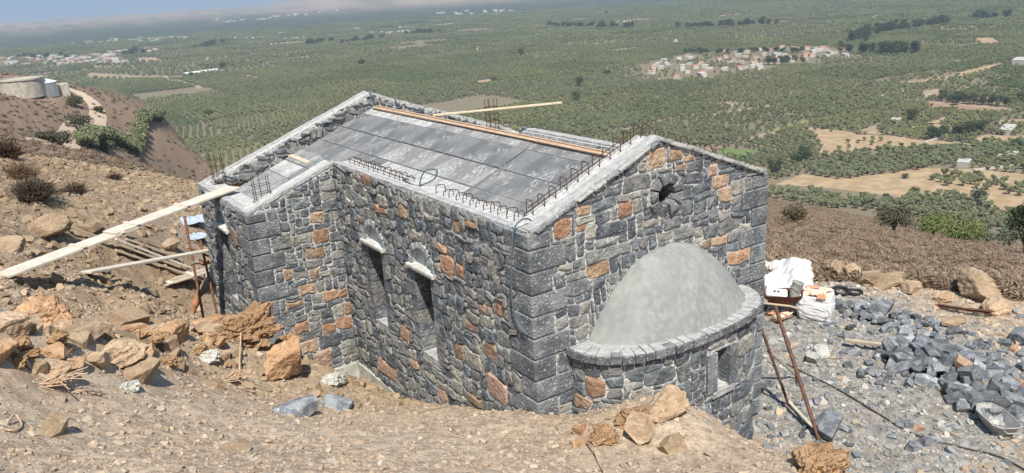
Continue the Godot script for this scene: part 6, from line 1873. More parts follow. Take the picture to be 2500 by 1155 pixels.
# leaves in lobes: n small triangles spread through round lobes, vertex colours a to b
func leaves(mb: MB, r: RandomNumberGenerator, lobes: Array, n: int, leaf: float, a: Color, b: Color):
	mb.tinted = true
	for k in n:
		var l: Array = lobes[r.randi() % lobes.size()]
		var d := Vector3(r.randfn(), r.randfn(), r.randfn()).normalized()
		var q: Vector3 = l[0] + d * l[1] * pow(r.randf(), 0.28)
		var t := (d + Vector3(r.randfn(), r.randfn(), r.randfn()) * 0.55).normalized()
		var u := t.cross(Vector3(r.randfn(), r.randfn(), r.randfn())).normalized()
		var w := t.cross(u)
		var s := leaf * r.randf_range(0.6, 1.3)
		mb.col = a.lerp(b, r.randf()) * r.randf_range(0.8, 1.2)
		mb.tri_o(q + u * s, q - u * s * 0.5 + w * s * 0.8, q - u * s * 0.5 - w * s * 0.8, q - t)

func lobed(r: RandomNumberGenerator, n: int, w: float, h: float, base: float, size: float) -> Array:
	var out := [[Vector3(0, base + h * 0.5, 0), Vector3(w * 0.36, h * 0.36, w * 0.36)]]
	for k in n:
		var t := TAU * k / n + r.randf_range(-0.4, 0.4)
		var up := r.randf_range(0.25, 0.85)
		out.append([Vector3(cos(t) * w * 0.30 * r.randf_range(0.5, 1.1), base + h * up, sin(t) * w * 0.30 * r.randf_range(0.5, 1.1)), Vector3.ONE * size * r.randf_range(0.75, 1.2) * Vector3(1, 0.8, 1)])
	return out

func trunk_mesh(r: RandomNumberGenerator, h: float, w: float, spread: float) -> MB:
	var mb := MB.new()
	mb.tinted = true
	mb.col = lin(0.13, 0.11, 0.09)
	for k in 4:
		var t := TAU * k / 4.0 + r.randf()
		var top := Vector3(cos(t) * spread, h, sin(t) * spread)
		var p := [Vector3(cos(t) * w * 0.3, -0.3, sin(t) * w * 0.3), Vector3(cos(t) * w * 0.2, h * 0.35, sin(t) * w * 0.2), top * Vector3(0.5, 0.7, 0.5), top]
		for i in 3:
			mb.tube(PackedVector3Array([p[i], p[i + 1]]), w * [0.55, 0.42, 0.26][i], 5, false)
	return mb

var olive := []        # [crown mesh, trunk mesh, joined mesh]

func join(a: MB, b: MB) -> ArrayMesh:
	var m := MB.new()
	m.tinted = true
	m.v = a.v + b.v; m.n = a.n + b.n; m.c = a.c + b.c
	return m.mesh()

func make_trees():
	var r := RandomNumberGenerator.new(); r.seed = 61
	for k in 4:
		var cr := MB.new()
		leaves(cr, r, lobed(r, 7, 4.4, 3.3, 0.9, 0.95), 950, 0.23, lin(0.125, 0.150, 0.075), lin(0.305, 0.330, 0.200))
		var tr := trunk_mesh(r, 1.7, 0.32, 0.9)
		olive.append([cr.mesh(), tr.mesh(), join(cr, tr)])

func tall_tree(label: String, at: Vector3, w: float, h: float, a: Color, b: Color, seed_: int, n := 1400, leaf := 0.24, called := "tree", category := "tree", group := "", lobes := 11) -> Node3D:
	var r := RandomNumberGenerator.new(); r.seed = seed_
	var t := thing(called, label, category, at, r.randf() * TAU, group)
	var cr := MB.new()
	leaves(cr, r, lobed(r, lobes, w, h * 0.86, h * 0.12, w * 0.24), n, leaf, a, b)
	put("crown", cr.mesh(), M.leaf, t)
	put("trunk", trunk_mesh(r, h * 0.5, w * 0.06, w * 0.2).mesh(), M.chip, t)
	return t

func twig_bush(label: String, at: Vector3, w: float, h: float, a: Color, b: Color, seed_: int, n: int, thick := 0.006, called := "dry_bush") -> Node3D:
	var r := RandomNumberGenerator.new(); r.seed = seed_
	var t := thing(called, label, "bush", at, 0.0)
	var mb := MB.new()
	mb.tinted = true
	for k in n:
		var d := Vector3(r.randfn() * w, absf(r.randfn()) * h + h * 0.25, r.randfn() * w)
		d = d.normalized() * Vector3(w, h, w) * r.randf_range(0.55, 1.0)
		var o := d * r.randf_range(0.05, 0.5)
		var s := d.cross(Vector3(r.randfn(), r.randfn(), r.randfn())).normalized() * thick * r.randf_range(0.6, 1.6)
		var e := d + Vector3(r.randfn(), r.randfn(), r.randfn()) * w * 0.10
		mb.col = a.lerp(b, r.randf())
		mb.tri(o - s, o + s, e); mb.tri(o + s, o - s, e)
		for q in 2:
			var g := o.lerp(e, r.randf_range(0.4, 0.95))
			var f := g + Vector3(r.randfn(), r.randfn() + 0.5, r.randfn()).normalized() * w * 0.18
			mb.tri(g - s * 0.7, g + s * 0.7, f); mb.tri(g + s * 0.7, g - s * 0.7, f)
	put("twigs", mb.mesh(), M.leaf, t)
	var st := MB.new()
	st.tinted = true
	st.col = lin(0.11, 0.08, 0.06)
	for k in 5:
		var q := Vector3(r.randfn() * w * 0.3, h * 0.5, r.randfn() * w * 0.3)
		st.tube(PackedVector3Array([Vector3(q.x * 0.2, -0.08, q.z * 0.2), q * 0.5, q]), thick * 2.0, 5, false)
	put("stem", st.mesh(), M.chip, t)
	return t

func make_near_plants():
	make_trees()
	var r := RandomNumberGenerator.new(); r.seed = 88
	var brown := lin(0.17, 0.115, 0.08); var dark := lin(0.11, 0.082, 0.062); var grey := lin(0.21, 0.18, 0.15)
	var b := Vector3(-4.075, -0.985, -11.727)
	twig_bush("large dark dead bush with bare roots hanging over the cut bank", on(b.x, b.z, 0.10), 0.62, 0.5, dark, grey, 1, 900, 0.010)
	b = Vector3(-3.101, -1.657, -14.617)
	twig_bush("rounded brown dead bush beside the large dark bush on the cut bank", on(b.x, b.z, 0.05), 0.42, 0.38, brown, grey, 2, 700, 0.008)
	b = Vector3(-4.017, -1.345, -16.602)
	twig_bush("tall dry grassy bush above the large dead bush", on(b.x, b.z), 0.6, 0.55, lin(0.27, 0.19, 0.12), lin(0.34, 0.25, 0.17), 3, 500, 0.009)
	b = Vector3(57.047, -58.603, -320.385)
	twig_bush("grey dry bush on the crest next to the far aisle corner", on(b.x, b.z), 0.75, 0.5, lin(0.20, 0.165, 0.125), grey, 4, 600, 0.014)
	b = Vector3(13.398, -20.851, -130.555)
	twig_bush("rounded brown bush in the middle of the crest", on(b.x, b.z), 0.6, 0.32, brown, lin(0.27, 0.19, 0.13), 5, 500, 0.013)
	b = Vector3(9.521, -18.999, -128.113)
	twig_bush("grey leafless bush behind the outcrop on the crest", on(b.x, b.z), 0.9, 0.6, lin(0.20, 0.17, 0.15), lin(0.27, 0.235, 0.21), 6, 600, 0.014)
	b = Vector3(-4.151, -1.247, -19.642)
	twig_bush("dark brown thorn bush at the picture edge on the crest", on(b.x, b.z), 0.65, 0.6, dark, brown, 7, 600, 0.013)
	b = Vector3(2.678, -14.077, -104.173)
	twig_bush("grey dry bush on the crest beside the picture edge thorn bush", on(b.x, b.z), 0.7, 0.45, grey, lin(0.27, 0.23, 0.19), 8, 500, 0.013)
	b = Vector3(34.709, -42.055, -257.438)
	twig_bush("grey brown bush on the crest near the upright stone", on(b.x, b.z), 0.6, 0.4, lin(0.19, 0.15, 0.11), grey, 9, 500, 0.013)
	b = Vector3(-1.749, -1.970, -18.014)
	twig_bush("small dead twig bush alone on the shale slope", on(b.x, b.z), 0.3, 0.25, dark, brown, 10, 160, 0.009)
	# low dry scrub on the slopes: nobody could count it
	var tufts := []
	for k in 2:
		var mb := MB.new()
		mb.tinted = true
		for i in 150:
			var d := Vector3(r.randfn(), absf(r.randfn()) * 0.9 + 0.15, r.randfn()).normalized()
			var s := d.cross(Vector3(r.randfn(), r.randfn(), r.randfn())).normalized() * 0.05
			var e := d * Vector3(1.0, 0.62, 1.0) * r.randf_range(0.75, 1.05)
			mb.col = Color(1, 1, 1) * r.randf_range(0.7, 1.2)
			mb.tri_o(e * 0.25 - s, e * 0.25 + s, e, Vector3(0, -2, 0))
			var g := e * 0.8; var f := g + Vector3(r.randfn(), r.randfn(), r.randfn()) * 0.16
			mb.tri_o(g - s * 1.4, g + s * 1.4, f, Vector3(0, -2, 0))
		tufts.append(mb.mesh())
	var where := [[], []]; var tint := [[], []]
	var tries := 0
	while where[0].size() + where[1].size() < 26000 and tries < 110000:
		tries += 1
		var right := r.randf() < 0.8
		var az := deg_to_rad(r.randf_range(38.0, 86.0) if right else r.randf_range(-12.0, 14.0))
		var dd := (17.5 + 420.0 * pow(r.randf(), 2.4)) if right else (95.0 + 520.0 * r.randf())
		var x := SITE.x + sin(az) * dd; var z := SITE.y - cos(az) * dd
		var h := gy(x, z)
		if h - PLAIN < 0.8: continue
		if right and fn_a.get_noise_2d(x * 0.12, z * 0.12) < -0.28: continue
		var s := r.randf_range(0.14, 0.34) * (1.0 + dd * 0.012) if right else r.randf_range(0.6, 1.5)
		if not right and on_road(x, z): continue
		var q := r.randi() % 2
		where[q].append(spun(Vector3(x, h - s * 0.05, z), Vector3(s, s * r.randf_range(0.6, 1.0), s), r.randf() * TAU))
		tint[q].append(lin(0.25, 0.185, 0.135).lerp(lin(0.34, 0.27, 0.205), r.randf()) if r.randf() < 0.86 else lin(0.17, 0.13, 0.09))
	for q in 2: stuff("dry_scrub", ["low brown thorn scrub covering the hill slopes, denser tufts", "low brown thorn scrub covering the hill slopes, looser tufts"][q], "scrub", tufts[q], M.leaf, where[q], tint[q])
	# single bushes and small trees on the slope to the right
	var dk := lin(0.060, 0.062, 0.038); var dk2 := lin(0.125, 0.118, 0.078)
	var t := Vector3(74.517, -26.338, -39.360)
	tall_tree("dark brownish green wild pear tree alone on the scrub slope", on(t.x, t.z), 4.2, 3.3, dk, dk2, 201, 2600, 0.11)
	t = Vector3(44.839, -15.700, -29.927)
	tall_tree("dark olive green bush on the scrub slope beside the chapel corner", on(t.x, t.z), 2.2, 1.3, lin(0.07, 0.065, 0.04), lin(0.15, 0.125, 0.085), 202, 1200, 0.08, "bush", "bush")
	t = Vector3(109.892, -38.498, -53.935)
	tall_tree("bright green shrub in the gully, first of two beside the slope", on(t.x, t.z), 6.0, 3.4, lin(0.10, 0.135, 0.045), lin(0.19, 0.225, 0.085), 203, 2200, 0.15, "shrub", "shrub", "green shrubs in the gully")
	t = Vector3(102.686, -36.257, -46.075)
	tall_tree("bright green shrub in the gully, second of two beside the slope", on(t.x, t.z), 6.5, 3.0, lin(0.10, 0.135, 0.045), lin(0.19, 0.225, 0.085), 204, 2200, 0.15, "shrub", "shrub", "green shrubs in the gully")
	t = Vector3(64.243, -22.737, -21.981)
	tall_tree("very dark green tree cut by the picture edge above the pale rock", on(t.x, t.z), 3.4, 4.4, lin(0.018, 0.03, 0.016), lin(0.05, 0.07, 0.035), 205, 2400, 0.11)
	for q in [[Vector3(175.722, -60.023, -78.804), 5.0, "small olive on the pale strip at the slope foot, first of three"], [Vector3(167.439, -57.053, -72.919), 4.0, "small olive on the pale strip at the slope foot, second of three"], [Vector3(132.478, -45.882, -53.152), 4.6, "small olive on the pale strip at the slope foot, nearest the dark tree"]]:
		tall_tree(q[2], on(q[0].x, q[0].z), q[1], q[1] * 0.8, lin(0.09, 0.12, 0.07), lin(0.20, 0.24, 0.16), 206 + int(q[1] * 10), 1200, 0.16, "olive_tree", "tree", "small olives at the slope foot")
	# bushes on the spur to the left
	for q in [[Vector3(29.513, -30.554, -329.006), 7.0, 4.0, "dark brown bush on the spur below the water tanks"], [Vector3(21.510, -30.116, -254.050), 8.0, 5.0, "dark green bush beside the bend of the dirt road"], [Vector3(13.157, -28.977, -216.804), 7.0, 4.0, "dark green bush where the dirt road meets the slope, larger one"], [Vector3(26.276, -36.196, -245.607), 6.0, 3.5, "dark green bush on the slope crest beside the olive rows"], [Vector3(36.697, -33.453, -330.507), 4.0, 2.4, "small bush just outside the road bend below the tanks"], [Vector3(9.939, -26.650, -214.260), 5.0, 2.8, "dry grey bush uphill of the dirt road"]]:
		tall_tree(q[3], on(q[0].x, q[0].z), q[1], q[2], lin(0.055, 0.062, 0.038), lin(0.13, 0.13, 0.085), 240 + int(q[1] * 7), 1000, 0.28, "bush", "bush")

var road_line := []
var homes := {}        # cells of the plain with a house in them

func home_at(p: Vector3):
	for i in range(-2, 3):
		for j in range(-2, 3):
			var key := Vector2i(int(floor(p.x / 12.0)) + i, int(floor(p.z / 12.0)) + j)
			homes[key] = maxi(homes.get(key, 0), 2 if absi(i) < 2 and absi(j) < 2 else 1)

func on_road(x: float, z: float) -> bool:
	for p in road_line:
		if Vector2(x - p.x, z - p.z).length() < 5.0: return true
	return false

func flat_poly(p: Array, y: float, m: Material, called: String):   # a field: a sheet on the plain
	var q := PackedVector2Array()
	for w in p: q.append(Vector2(w.x, w.z))
	var idx := Geometry2D.triangulate_polygon(q)
	var mb := MB.new()
	for k in range(0, idx.size(), 3):
		var a := Vector3(q[idx[k]].x, y, q[idx[k]].y); var b := Vector3(q[idx[k + 1]].x, y, q[idx[k + 1]].y); var c := Vector3(q[idx[k + 2]].x, y, q[idx[k + 2]].y)
		mb.tri_o(a, b, c, (a + b + c) / 3.0 - Vector3(0, 1, 0))
	var o := structure(numbered(called), mb.mesh(), m)

var fields := []       # polygons where no grove grows
var groves := []       # polygons that are planted [polygon, size, spacing]

func poly2(p: Array) -> PackedVector2Array:
	var q := PackedVector2Array()
	for w in p: q.append(Vector2(w.x, w.z))
	return q

func house(label: String, at: Vector3, w: float, d: float, h: float, turn: float, roof: String, group: String, detail := true) -> Node3D:
	var o := thing("house", label, "house", at, turn, group)
	var wall := MB.new()
	wall.box(Transform3D(Basis(), Vector3(0, h * 0.5 - 0.2, 0)), Vector3(w, h + 0.4, d), 0.0)
	put("wall", wall.mesh(), M.wall_white if roof != "grey" else M.wall_grey, o)
	var rf := MB.new()
	if roof == "tile":
		var f := Flat.new(Vector3(-w * 0.5 - 0.2, h, -d * 0.5 - 0.2), Vector3(1, 0, 0), Vector3(0, 0, 1))
		rf.prism(PackedVector2Array([Vector2(0, 0.01), Vector2(w + 0.4, 0.01), Vector2(w * 0.5 + 0.2, 1.5)]), f, 0.0, d + 0.4)
		put("roof", rf.mesh(), M.roof_tile, o)
	else:
		rf.box(Transform3D(Basis(), Vector3(0, h + 0.13, 0)), Vector3(w + 0.3, 0.24, d + 0.3), 0.0)
		put("roof", rf.mesh(), M.roof_grey if roof == "grey" else M.wall_white, o)
	if detail:
		var n := maxi(1, int(w / 3.5))
		for s in [-1, 1]:
			for i in n:
				var wd := MB.new()
				wd.box(Transform3D(Basis(), Vector3((i + 0.5) / n * w - w * 0.5, h * 0.55, s * (d * 0.5 + 0.02))), Vector3(1.0, 1.1, 0.12), 0.0)
				put("window", wd.mesh(), M.dark_window, o)
	return o

func make_far_things():
	var r := RandomNumberGenerator.new(); r.seed = 333
	var sand := mat(lin(0.52, 0.385, 0.245), 0.95, M.rough_n, 0.05)
	var dry := mix_texture(512, 601, lin(0.32, 0.232, 0.14), lin(0.40, 0.305, 0.19), lin(0.22, 0.18, 0.10), 0.01, 0.03, 0.09, 0.60, 0.6)
	sand = mat(Color(1, 1, 1), 0.95, dry, 0.016)
	var pale := mat(Color(0.90, 0.98, 1.1), 0.95, dry, 0.02)
	var brown := mat(lin(0.30, 0.19, 0.135), 0.95)
	var green := mat(lin(0.13, 0.185, 0.065), 0.95)
	var lime := mat(lin(0.25, 0.25, 0.10), 0.95)
	var y := PLAIN + 0.12
	var list := [
		[[Vector3(396.351, -127.000, -310.131), Vector3(434.035, -127.000, -314.812), Vector3(437.704, -127.000, -292.137), Vector3(464.578, -127.000, -279.726), Vector3(494.720, -127.000, -270.915), Vector3(511.553, -127.000, -247.722), Vector3(518.931, -127.000, -217.290), Vector3(428.587, -127.000, -175.885), Vector3(438.849, -127.000, -201.197), Vector3(447.633, -127.000, -219.463), Vector3(438.294, -127.000, -234.997), Vector3(418.472, -127.000, -239.309), Vector3(408.116, -127.000, -250.492), Vector3(405.748, -127.000, -265.058), Vector3(401.880, -127.000, -281.822)], sand, "sandy_field"],
		[[Vector3(366.423, -127.000, -238.375), Vector3(382.362, -127.000, -225.091), Vector3(387.324, -127.000, -214.499), Vector3(390.481, -127.000, -193.619), Vector3(391.888, -127.000, -176.667), Vector3(396.992, -127.000, -161.405), Vector3(382.186, -127.000, -154.620), Vector3(375.031, -127.000, -164.220), Vector3(374.196, -127.000, -176.263), Vector3(373.129, -127.000, -197.594), Vector3(367.608, -127.000, -218.081)], pale, "pale_field"],
		[[Vector3(574.161, -127.000, -419.042), Vector3(572.767, -127.000, -371.761), Vector3(567.584, -127.000, -364.355), Vector3(578.509, -127.000, -341.705), Vector3(576.251, -127.000, -315.742), Vector3(586.249, -127.000, -285.714), Vector3(568.843, -127.000, -277.527), Vector3(550.012, -127.000, -307.878), Vector3(521.077, -127.000, -327.876), Vector3(496.447, -127.000, -335.965), Vector3(485.955, -127.000, -340.114), Vector3(515.132, -127.000, -358.759), Vector3(543.793, -127.000, -387.188)], sand, "sandy_field"],
		[[Vector3(722.383, -127.000, -401.157), Vector3(744.986, -127.000, -407.066), Vector3(754.859, -127.000, -382.107), Vector3(736.905, -127.000, -328.985), Vector3(722.565, -127.000, -323.500), Vector3(708.442, -127.000, -344.295), Vector3(711.605, -127.000, -379.099)], brown, "ploughed_field"],
		[[Vector3(803.763, -127.000, -447.339), Vector3(818.950, -127.000, -438.873), Vector3(772.952, -127.000, -411.259), Vector3(760.046, -127.000, -422.112)], pale, "pale_field"],
		[[Vector3(789.009, -127.000, -375.067), Vector3(786.457, -127.000, -364.632), Vector3(745.285, -127.000, -340.404), Vector3(747.726, -127.000, -353.386)], sand, "sandy_field"],
		[[Vector3(1359.427, -127.000, -681.051), Vector3(1371.108, -127.000, -661.460), Vector3(1279.913, -127.000, -603.332), Vector3(1255.755, -127.000, -619.385)], sand, "sandy_field"],
		[[Vector3(835.598, -127.000, -499.795), Vector3(910.827, -127.000, -483.966), Vector3(1023.623, -127.000, -494.669), Vector3(1064.062, -127.000, -489.152), Vector3(1018.558, -127.000, -474.748), Vector3(981.263, -127.000, -468.832), Vector3(892.626, -127.000, -472.583), Vector3(828.204, -127.000, -485.895)], sand, "sandy_field"],
		[[Vector3(585.390, -127.000, -372.569), Vector3(620.848, -127.000, -377.604), Vector3(578.449, -127.000, -355.651), Vector3(573.120, -127.000, -365.541)], pale, "farm_track"],
		[[Vector3(597.146, -127.000, -291.368), Vector3(619.314, -127.000, -293.543), Vector3(633.421, -127.000, -269.761), Vector3(607.969, -127.000, -258.096), Vector3(588.075, -127.000, -285.792)], sand, "sandy_field"],
		[[Vector3(496.272, -127.000, -418.596), Vector3(538.148, -127.000, -423.773), Vector3(539.352, -127.000, -416.168), Vector3(507.379, -127.000, -409.703)], sand, "sandy_field"],
		[[Vector3(443.910, -127.000, -400.137), Vector3(466.806, -127.000, -407.136), Vector3(475.931, -127.000, -383.812), Vector3(444.472, -127.000, -369.045)], green, "vineyard_ground"],
		[[Vector3(543.865, -127.000, -428.367), Vector3(597.263, -127.000, -434.650), Vector3(593.415, -127.000, -425.993), Vector3(545.034, -127.000, -420.649)], lime, "meadow"],
		[[Vector3(452.920, -127.000, -424.469), Vector3(468.371, -127.000, -412.569), Vector3(442.921, -127.000, -403.619)], brown, "ploughed_field"],
		[[Vector3(676.844, -127.000, -315.836), Vector3(701.454, -127.000, -300.940), Vector3(678.960, -127.000, -290.631), Vector3(667.479, -127.000, -306.518)], sand, "sandy_field"],
		[[Vector3(261.695, -127.000, -2241.293), Vector3(309.033, -127.000, -2051.886), Vector3(299.012, -127.000, -2016.743), Vector3(266.993, -127.000, -2068.160)], sand, "sandy_field"],
		[[Vector3(233.555, -127.000, -1963.500), Vector3(288.316, -127.000, -1744.783), Vector3(349.551, -127.000, -1608.761), Vector3(334.126, -127.000, -1573.508), Vector3(275.536, -127.000, -1674.227), Vector3(214.360, -127.000, -1820.187)], pale, "pale_field"],
		[[Vector3(386.199, -127.000, -2351.758), Vector3(435.188, -127.000, -2307.142), Vector3(423.417, -127.000, -2153.548), Vector3(397.922, -127.000, -2098.105), Vector3(381.913, -127.000, -2183.635)], sand, "sandy_field"],
		[[Vector3(494.490, -127.000, -2047.646), Vector3(516.048, -127.000, -2067.649), Vector3(492.986, -127.000, -1979.484), Vector3(482.554, -127.000, -1982.333)], sand, "sandy_field"],
		[[Vector3(629.621, -127.000, -1770.308), Vector3(682.978, -127.000, -1799.897), Vector3(665.316, -127.000, -1747.388), Vector3(624.251, -127.000, -1738.105)], sand, "sandy_field"],
		[[Vector3(998.759, -127.000, -1157.015), Vector3(1056.785, -127.000, -1150.785), Vector3(1035.831, -127.000, -1114.903), Vector3(979.906, -127.000, -1120.761)], sand, "sandy_field"],
		[[Vector3(598.495, -127.000, -980.832), Vector3(627.562, -127.000, -983.158), Vector3(600.709, -127.000, -931.540), Vector3(584.359, -127.000, -952.785)], sand, "sandy_field"],
		[[Vector3(1878.278, -127.000, -1693.302), Vector3(1977.794, -127.000, -1684.043), Vector3(1891.200, -127.000, -1610.007), Vector3(1812.934, -127.000, -1626.642)], sand, "sandy_field"],
		[[Vector3(864.587, -127.000, -1136.665), Vector3(879.053, -127.000, -1117.275), Vector3(865.064, -127.000, -1099.608), Vector3(855.311, -127.000, -1124.560)], sand, "sandy_field"],
		[[Vector3(788.443, -127.000, -2473.381), Vector3(893.687, -127.000, -2378.654), Vector3(848.904, -127.000, -2246.388), Vector3(762.572, -127.000, -2376.119)], pale, "pale_field"],
		[[Vector3(1233.518, -127.000, -1629.638), Vector3(1267.794, -127.000, -1636.055), Vector3(1239.240, -127.000, -1599.382), Vector3(1215.825, -127.000, -1601.489)], sand, "sandy_field"],
		[[Vector3(1245.539, -127.000, -704.893), Vector3(1251.220, -127.000, -635.540), Vector3(1234.160, -127.000, -626.624), Vector3(1222.035, -127.000, -691.282)], pale, "pale_field"],
		[[Vector3(929.748, -127.000, -1509.935), Vector3(938.051, -127.000, -1513.246), Vector3(863.297, -127.000, -1391.059), Vector3(882.830, -127.000, -1433.105)], sand, "sandy_field"],
	]
	for f in list:
		flat_poly(f[0], y, f[1], f[2])
		fields.append(poly2(f[0]))
	# farm tracks and clearings among the groves
	for k in 46:
		var az := deg_to_rad(r.randf_range(9.0, 66.0)); var dd := r.randf_range(560.0, 2500.0)
		var c := Vector3(SITE.x + sin(az) * dd, 0, SITE.y - cos(az) * dd)
		c.x = round(c.x / 105.0) * 105.0
		var along := Vector3(0, 0, 1) if r.randf() < 0.55 else Vector3(1, 0, 0)
		var len_ := r.randf_range(50.0, 210.0); var wd := r.randf_range(1.8, 3.2) * (1.0 + dd / 2500.0)
		if r.randf() < 0.28: len_ = r.randf_range(14.0, 36.0); wd = r.randf_range(7.0, 16.0)
		var sd := Vector3(-along.z, 0, along.x)
		var q := []
		for i in 6: q.append(c + along * (i / 5.0 - 0.5) * len_ + sd * (wd + r.randf_range(-0.5, 0.5) * wd * 0.3 + 4.0 * sin(i + k)))
		for i in 6: q.append(c + along * (0.5 - i / 5.0) * len_ - sd * (wd + r.randf_range(-0.5, 0.5) * wd * 0.3 - 4.0 * sin(5 - i + k)))
		flat_poly(q, y + 0.05, sand if r.randf() < 0.5 else pale, "farm_track")
		fields.append(poly2(q))
	# dirt road on the spur
	var line := [Vector3(30.811, -26.483, -363.180), Vector3(33.180, -26.800, -358.923), Vector3(35.643, -27.477, -350.608), Vector3(36.853, -29.690, -340.399), Vector3(36.126, -31.975, -328.399), Vector3(31.516, -32.493, -305.786), Vector3(24.359, -30.902, -273.376), Vector3(15.542, -28.061, -230.018), Vector3(8.599, -25.320, -195.448), Vector3(3.690, -23.384, -172.692), Vector3(-0.346, -22.127, -157.834)]
	var pts := []
	for i in line.size() - 1:
		var a: Vector3 = line[maxi(i - 1, 0)]; var c: Vector3 = line[mini(i + 2, line.size() - 1)]
		for k in 10: pts.append(line[i].cubic_interpolate(line[i + 1], a, c, k / 10.0))
	road_line = pts
	var rd := MB.new()
	var prev := []
	for i in pts.size():
		var d: Vector3 = pts[mini(i + 1, pts.size() - 1)] - pts[maxi(i - 1, 0)]
		var s := Vector3(-d.z, 0, d.x).normalized() * 2.6
		var row := []
		for k in 5:
			var p: Vector3 = pts[i] + s * (k / 2.0 - 1.0)
			row.append(Vector3(p.x, gy(p.x, p.z) + 0.30, p.z))
		if prev.size():
			for k in 4: mb_up(rd, prev[k], prev[k + 1], row[k + 1], row[k])
		prev = row
	structure("dirt_road", rd.mesh(), mat(lin(0.50, 0.40, 0.30), 0.95))
	# water tanks
	var tc := Vector3(14.640, -26.738, -342.352)
	var tk := thing("water_tank", "wide round concrete water tank on the spur, largest of the three tanks", "tank", on(tc.x, tc.z, -1.0))
	var mb := MB.new()
	lathe(mb, [[7.6, 0.0], [7.6, 6.4], [7.9, 6.4], [7.9, 6.9], [7.3, 6.9], [7.3, 6.5], [0.0, 6.6]], 48)
	put("shell", mb.mesh(), M.tank, tk)
	tc = Vector3(22.377, -27.520, -343.839)
	tk = thing("steel_tank", "round galvanised steel tank with conical roof between the two concrete tanks", "tank", on(tc.x, tc.z, -0.6))
	mb = MB.new()
	lathe(mb, [[4.0, 0.0], [4.0, 5.4]], 40)
	put("shell", mb.mesh(), M.steel, tk)
	mb = MB.new()
	lathe(mb, [[4.15, 5.35], [4.15, 5.5], [0.0, 7.0]], 40)
	put("roof", mb.mesh(), M.plastic_roof, tk)
	tc = Vector3(27.228, -27.162, -347.445)
	mb = MB.new()
	mb.box(Transform3D(Basis(), Vector3(0, 2.0, 0)), Vector3(6.0, 5.0, 5.0), 0.1)
	single("pump_house", mb.mesh(), M.tank, "small square concrete pump house beside the steel tank", "building", on(tc.x, tc.z, -0.6))
	# village on the plain to the right
	for k in 84:
		var u := r.randf(); var v := r.randf()
		var c := (Vector3(861.253, -127.000, -893.417)).lerp(Vector3(1101.644, -127.000, -742.254), u) + ((Vector3(1183.009, -127.000, -1054.614)) - (Vector3(974.398, -127.000, -884.245))) * (v - 0.5) * (0.5 + 0.8 * sin(PI * clampf(u * 1.1, 0.0, 1.0)))
		if u < 0.35: c += ((Vector3(907.317, -127.000, -896.909)) - (Vector3(1067.082, -127.000, -1015.790))) * r.randf() * 0.5
		var kind := r.randf()
		var roof := "tile" if kind < 0.28 else "flat" if kind < 0.85 else "grey"
		var lab: String = {"tile": "white house with orange tiled roof in the village on the plain", "flat": "white flat-roofed house in the village on the plain", "grey": "grey flat-roofed house in the village on the plain"}[roof]
		home_at(c)
		house(lab, Vector3(c.x, PLAIN, c.z), r.randf_range(6.0, 12), r.randf_range(5.5, 8), r.randf_range(2.8, 4.8), r.randf_range(-0.5, 0.5) + 0.7, roof, lab, true)
	# chapel with dome outside the village
	var hc := house("small white church with a dome standing apart from the village", Vector3(1132.068, -127.000, -1119.644), 11, 8, 5, 0.7, "flat", "", true)
	mb = MB.new()
	lathe(mb, [[2.4, 5.0], [2.4, 7.0], [2.0, 8.2], [1.1, 9.0], [0.0, 9.3]], 20)
	put("dome", mb.mesh(), M.wall_white, hc)
	# the far village to the left
	for k in 120:
		var u := pow(r.randf(), 0.8); var v := r.randf()
		var c := (Vector3(59.110, -127.000, -2974.186)).lerp(Vector3(364.180, -127.000, -2327.654), u) + ((Vector3(242.131, -127.000, -3059.597)) - (Vector3(189.973, -127.000, -2475.430))) * (v - 0.5) * (1.0 - 0.35 * u)
		if k > 95: c = (Vector3(320.216, -127.000, -2610.536)).lerp(Vector3(463.986, -127.000, -2682.911), r.randf()) + Vector3(r.randf_range(-60, 60), 0, r.randf_range(-120, 120))
		var hb := MB.new()
		var w := r.randf_range(10, 24); var h := r.randf_range(4, 8)
		hb.box(Transform3D(Basis.from_euler(Vector3(0, r.randf() * 1.5, 0)), Vector3(0, h * 0.5 - 0.2, 0)), Vector3(w, h, r.randf_range(8, 12)), 0.0)
		home_at(c)
		single("village_house", hb.mesh(), M.wall_white if r.randf() < 0.75 else M.roof_tile, "tiny white block of a house in the distant village beyond the water tanks", "house", Vector3(c.x, PLAIN, c.z), "houses of the distant village")
	for k in 60:   # houses strung along the far side of the plain
		var u := r.randf()
		var c := (Vector3(461.678, -127.000, -3839.286)).lerp(Vector3(717.316, -127.000, -3312.955), u) if k < 25 else (Vector3(1333.248, -127.000, -4777.709)).lerp(Vector3(1888.305, -127.000, -4703.213), u) if k < 45 else (Vector3(2028.010, -127.000, -3582.173)).lerp(Vector3(2218.651, -127.000, -3223.218), u)
		c += Vector3(r.randf_range(-90, 90), 0, r.randf_range(-160, 160))
		var hb := MB.new()
		hb.box(Transform3D(Basis.from_euler(Vector3(0, r.randf() * 1.5, 0)), Vector3(0, 3.0, 0)), Vector3(r.randf_range(16, 44), 7.0, r.randf_range(10, 16)), 0.0)
		single("far_house", hb.mesh(), M.wall_white, "pale speck of a building on the far side of the plain", "building", on(c.x, c.z, -0.2), "buildings on the far side of the plain")
	# greenhouses
	var gi := 0
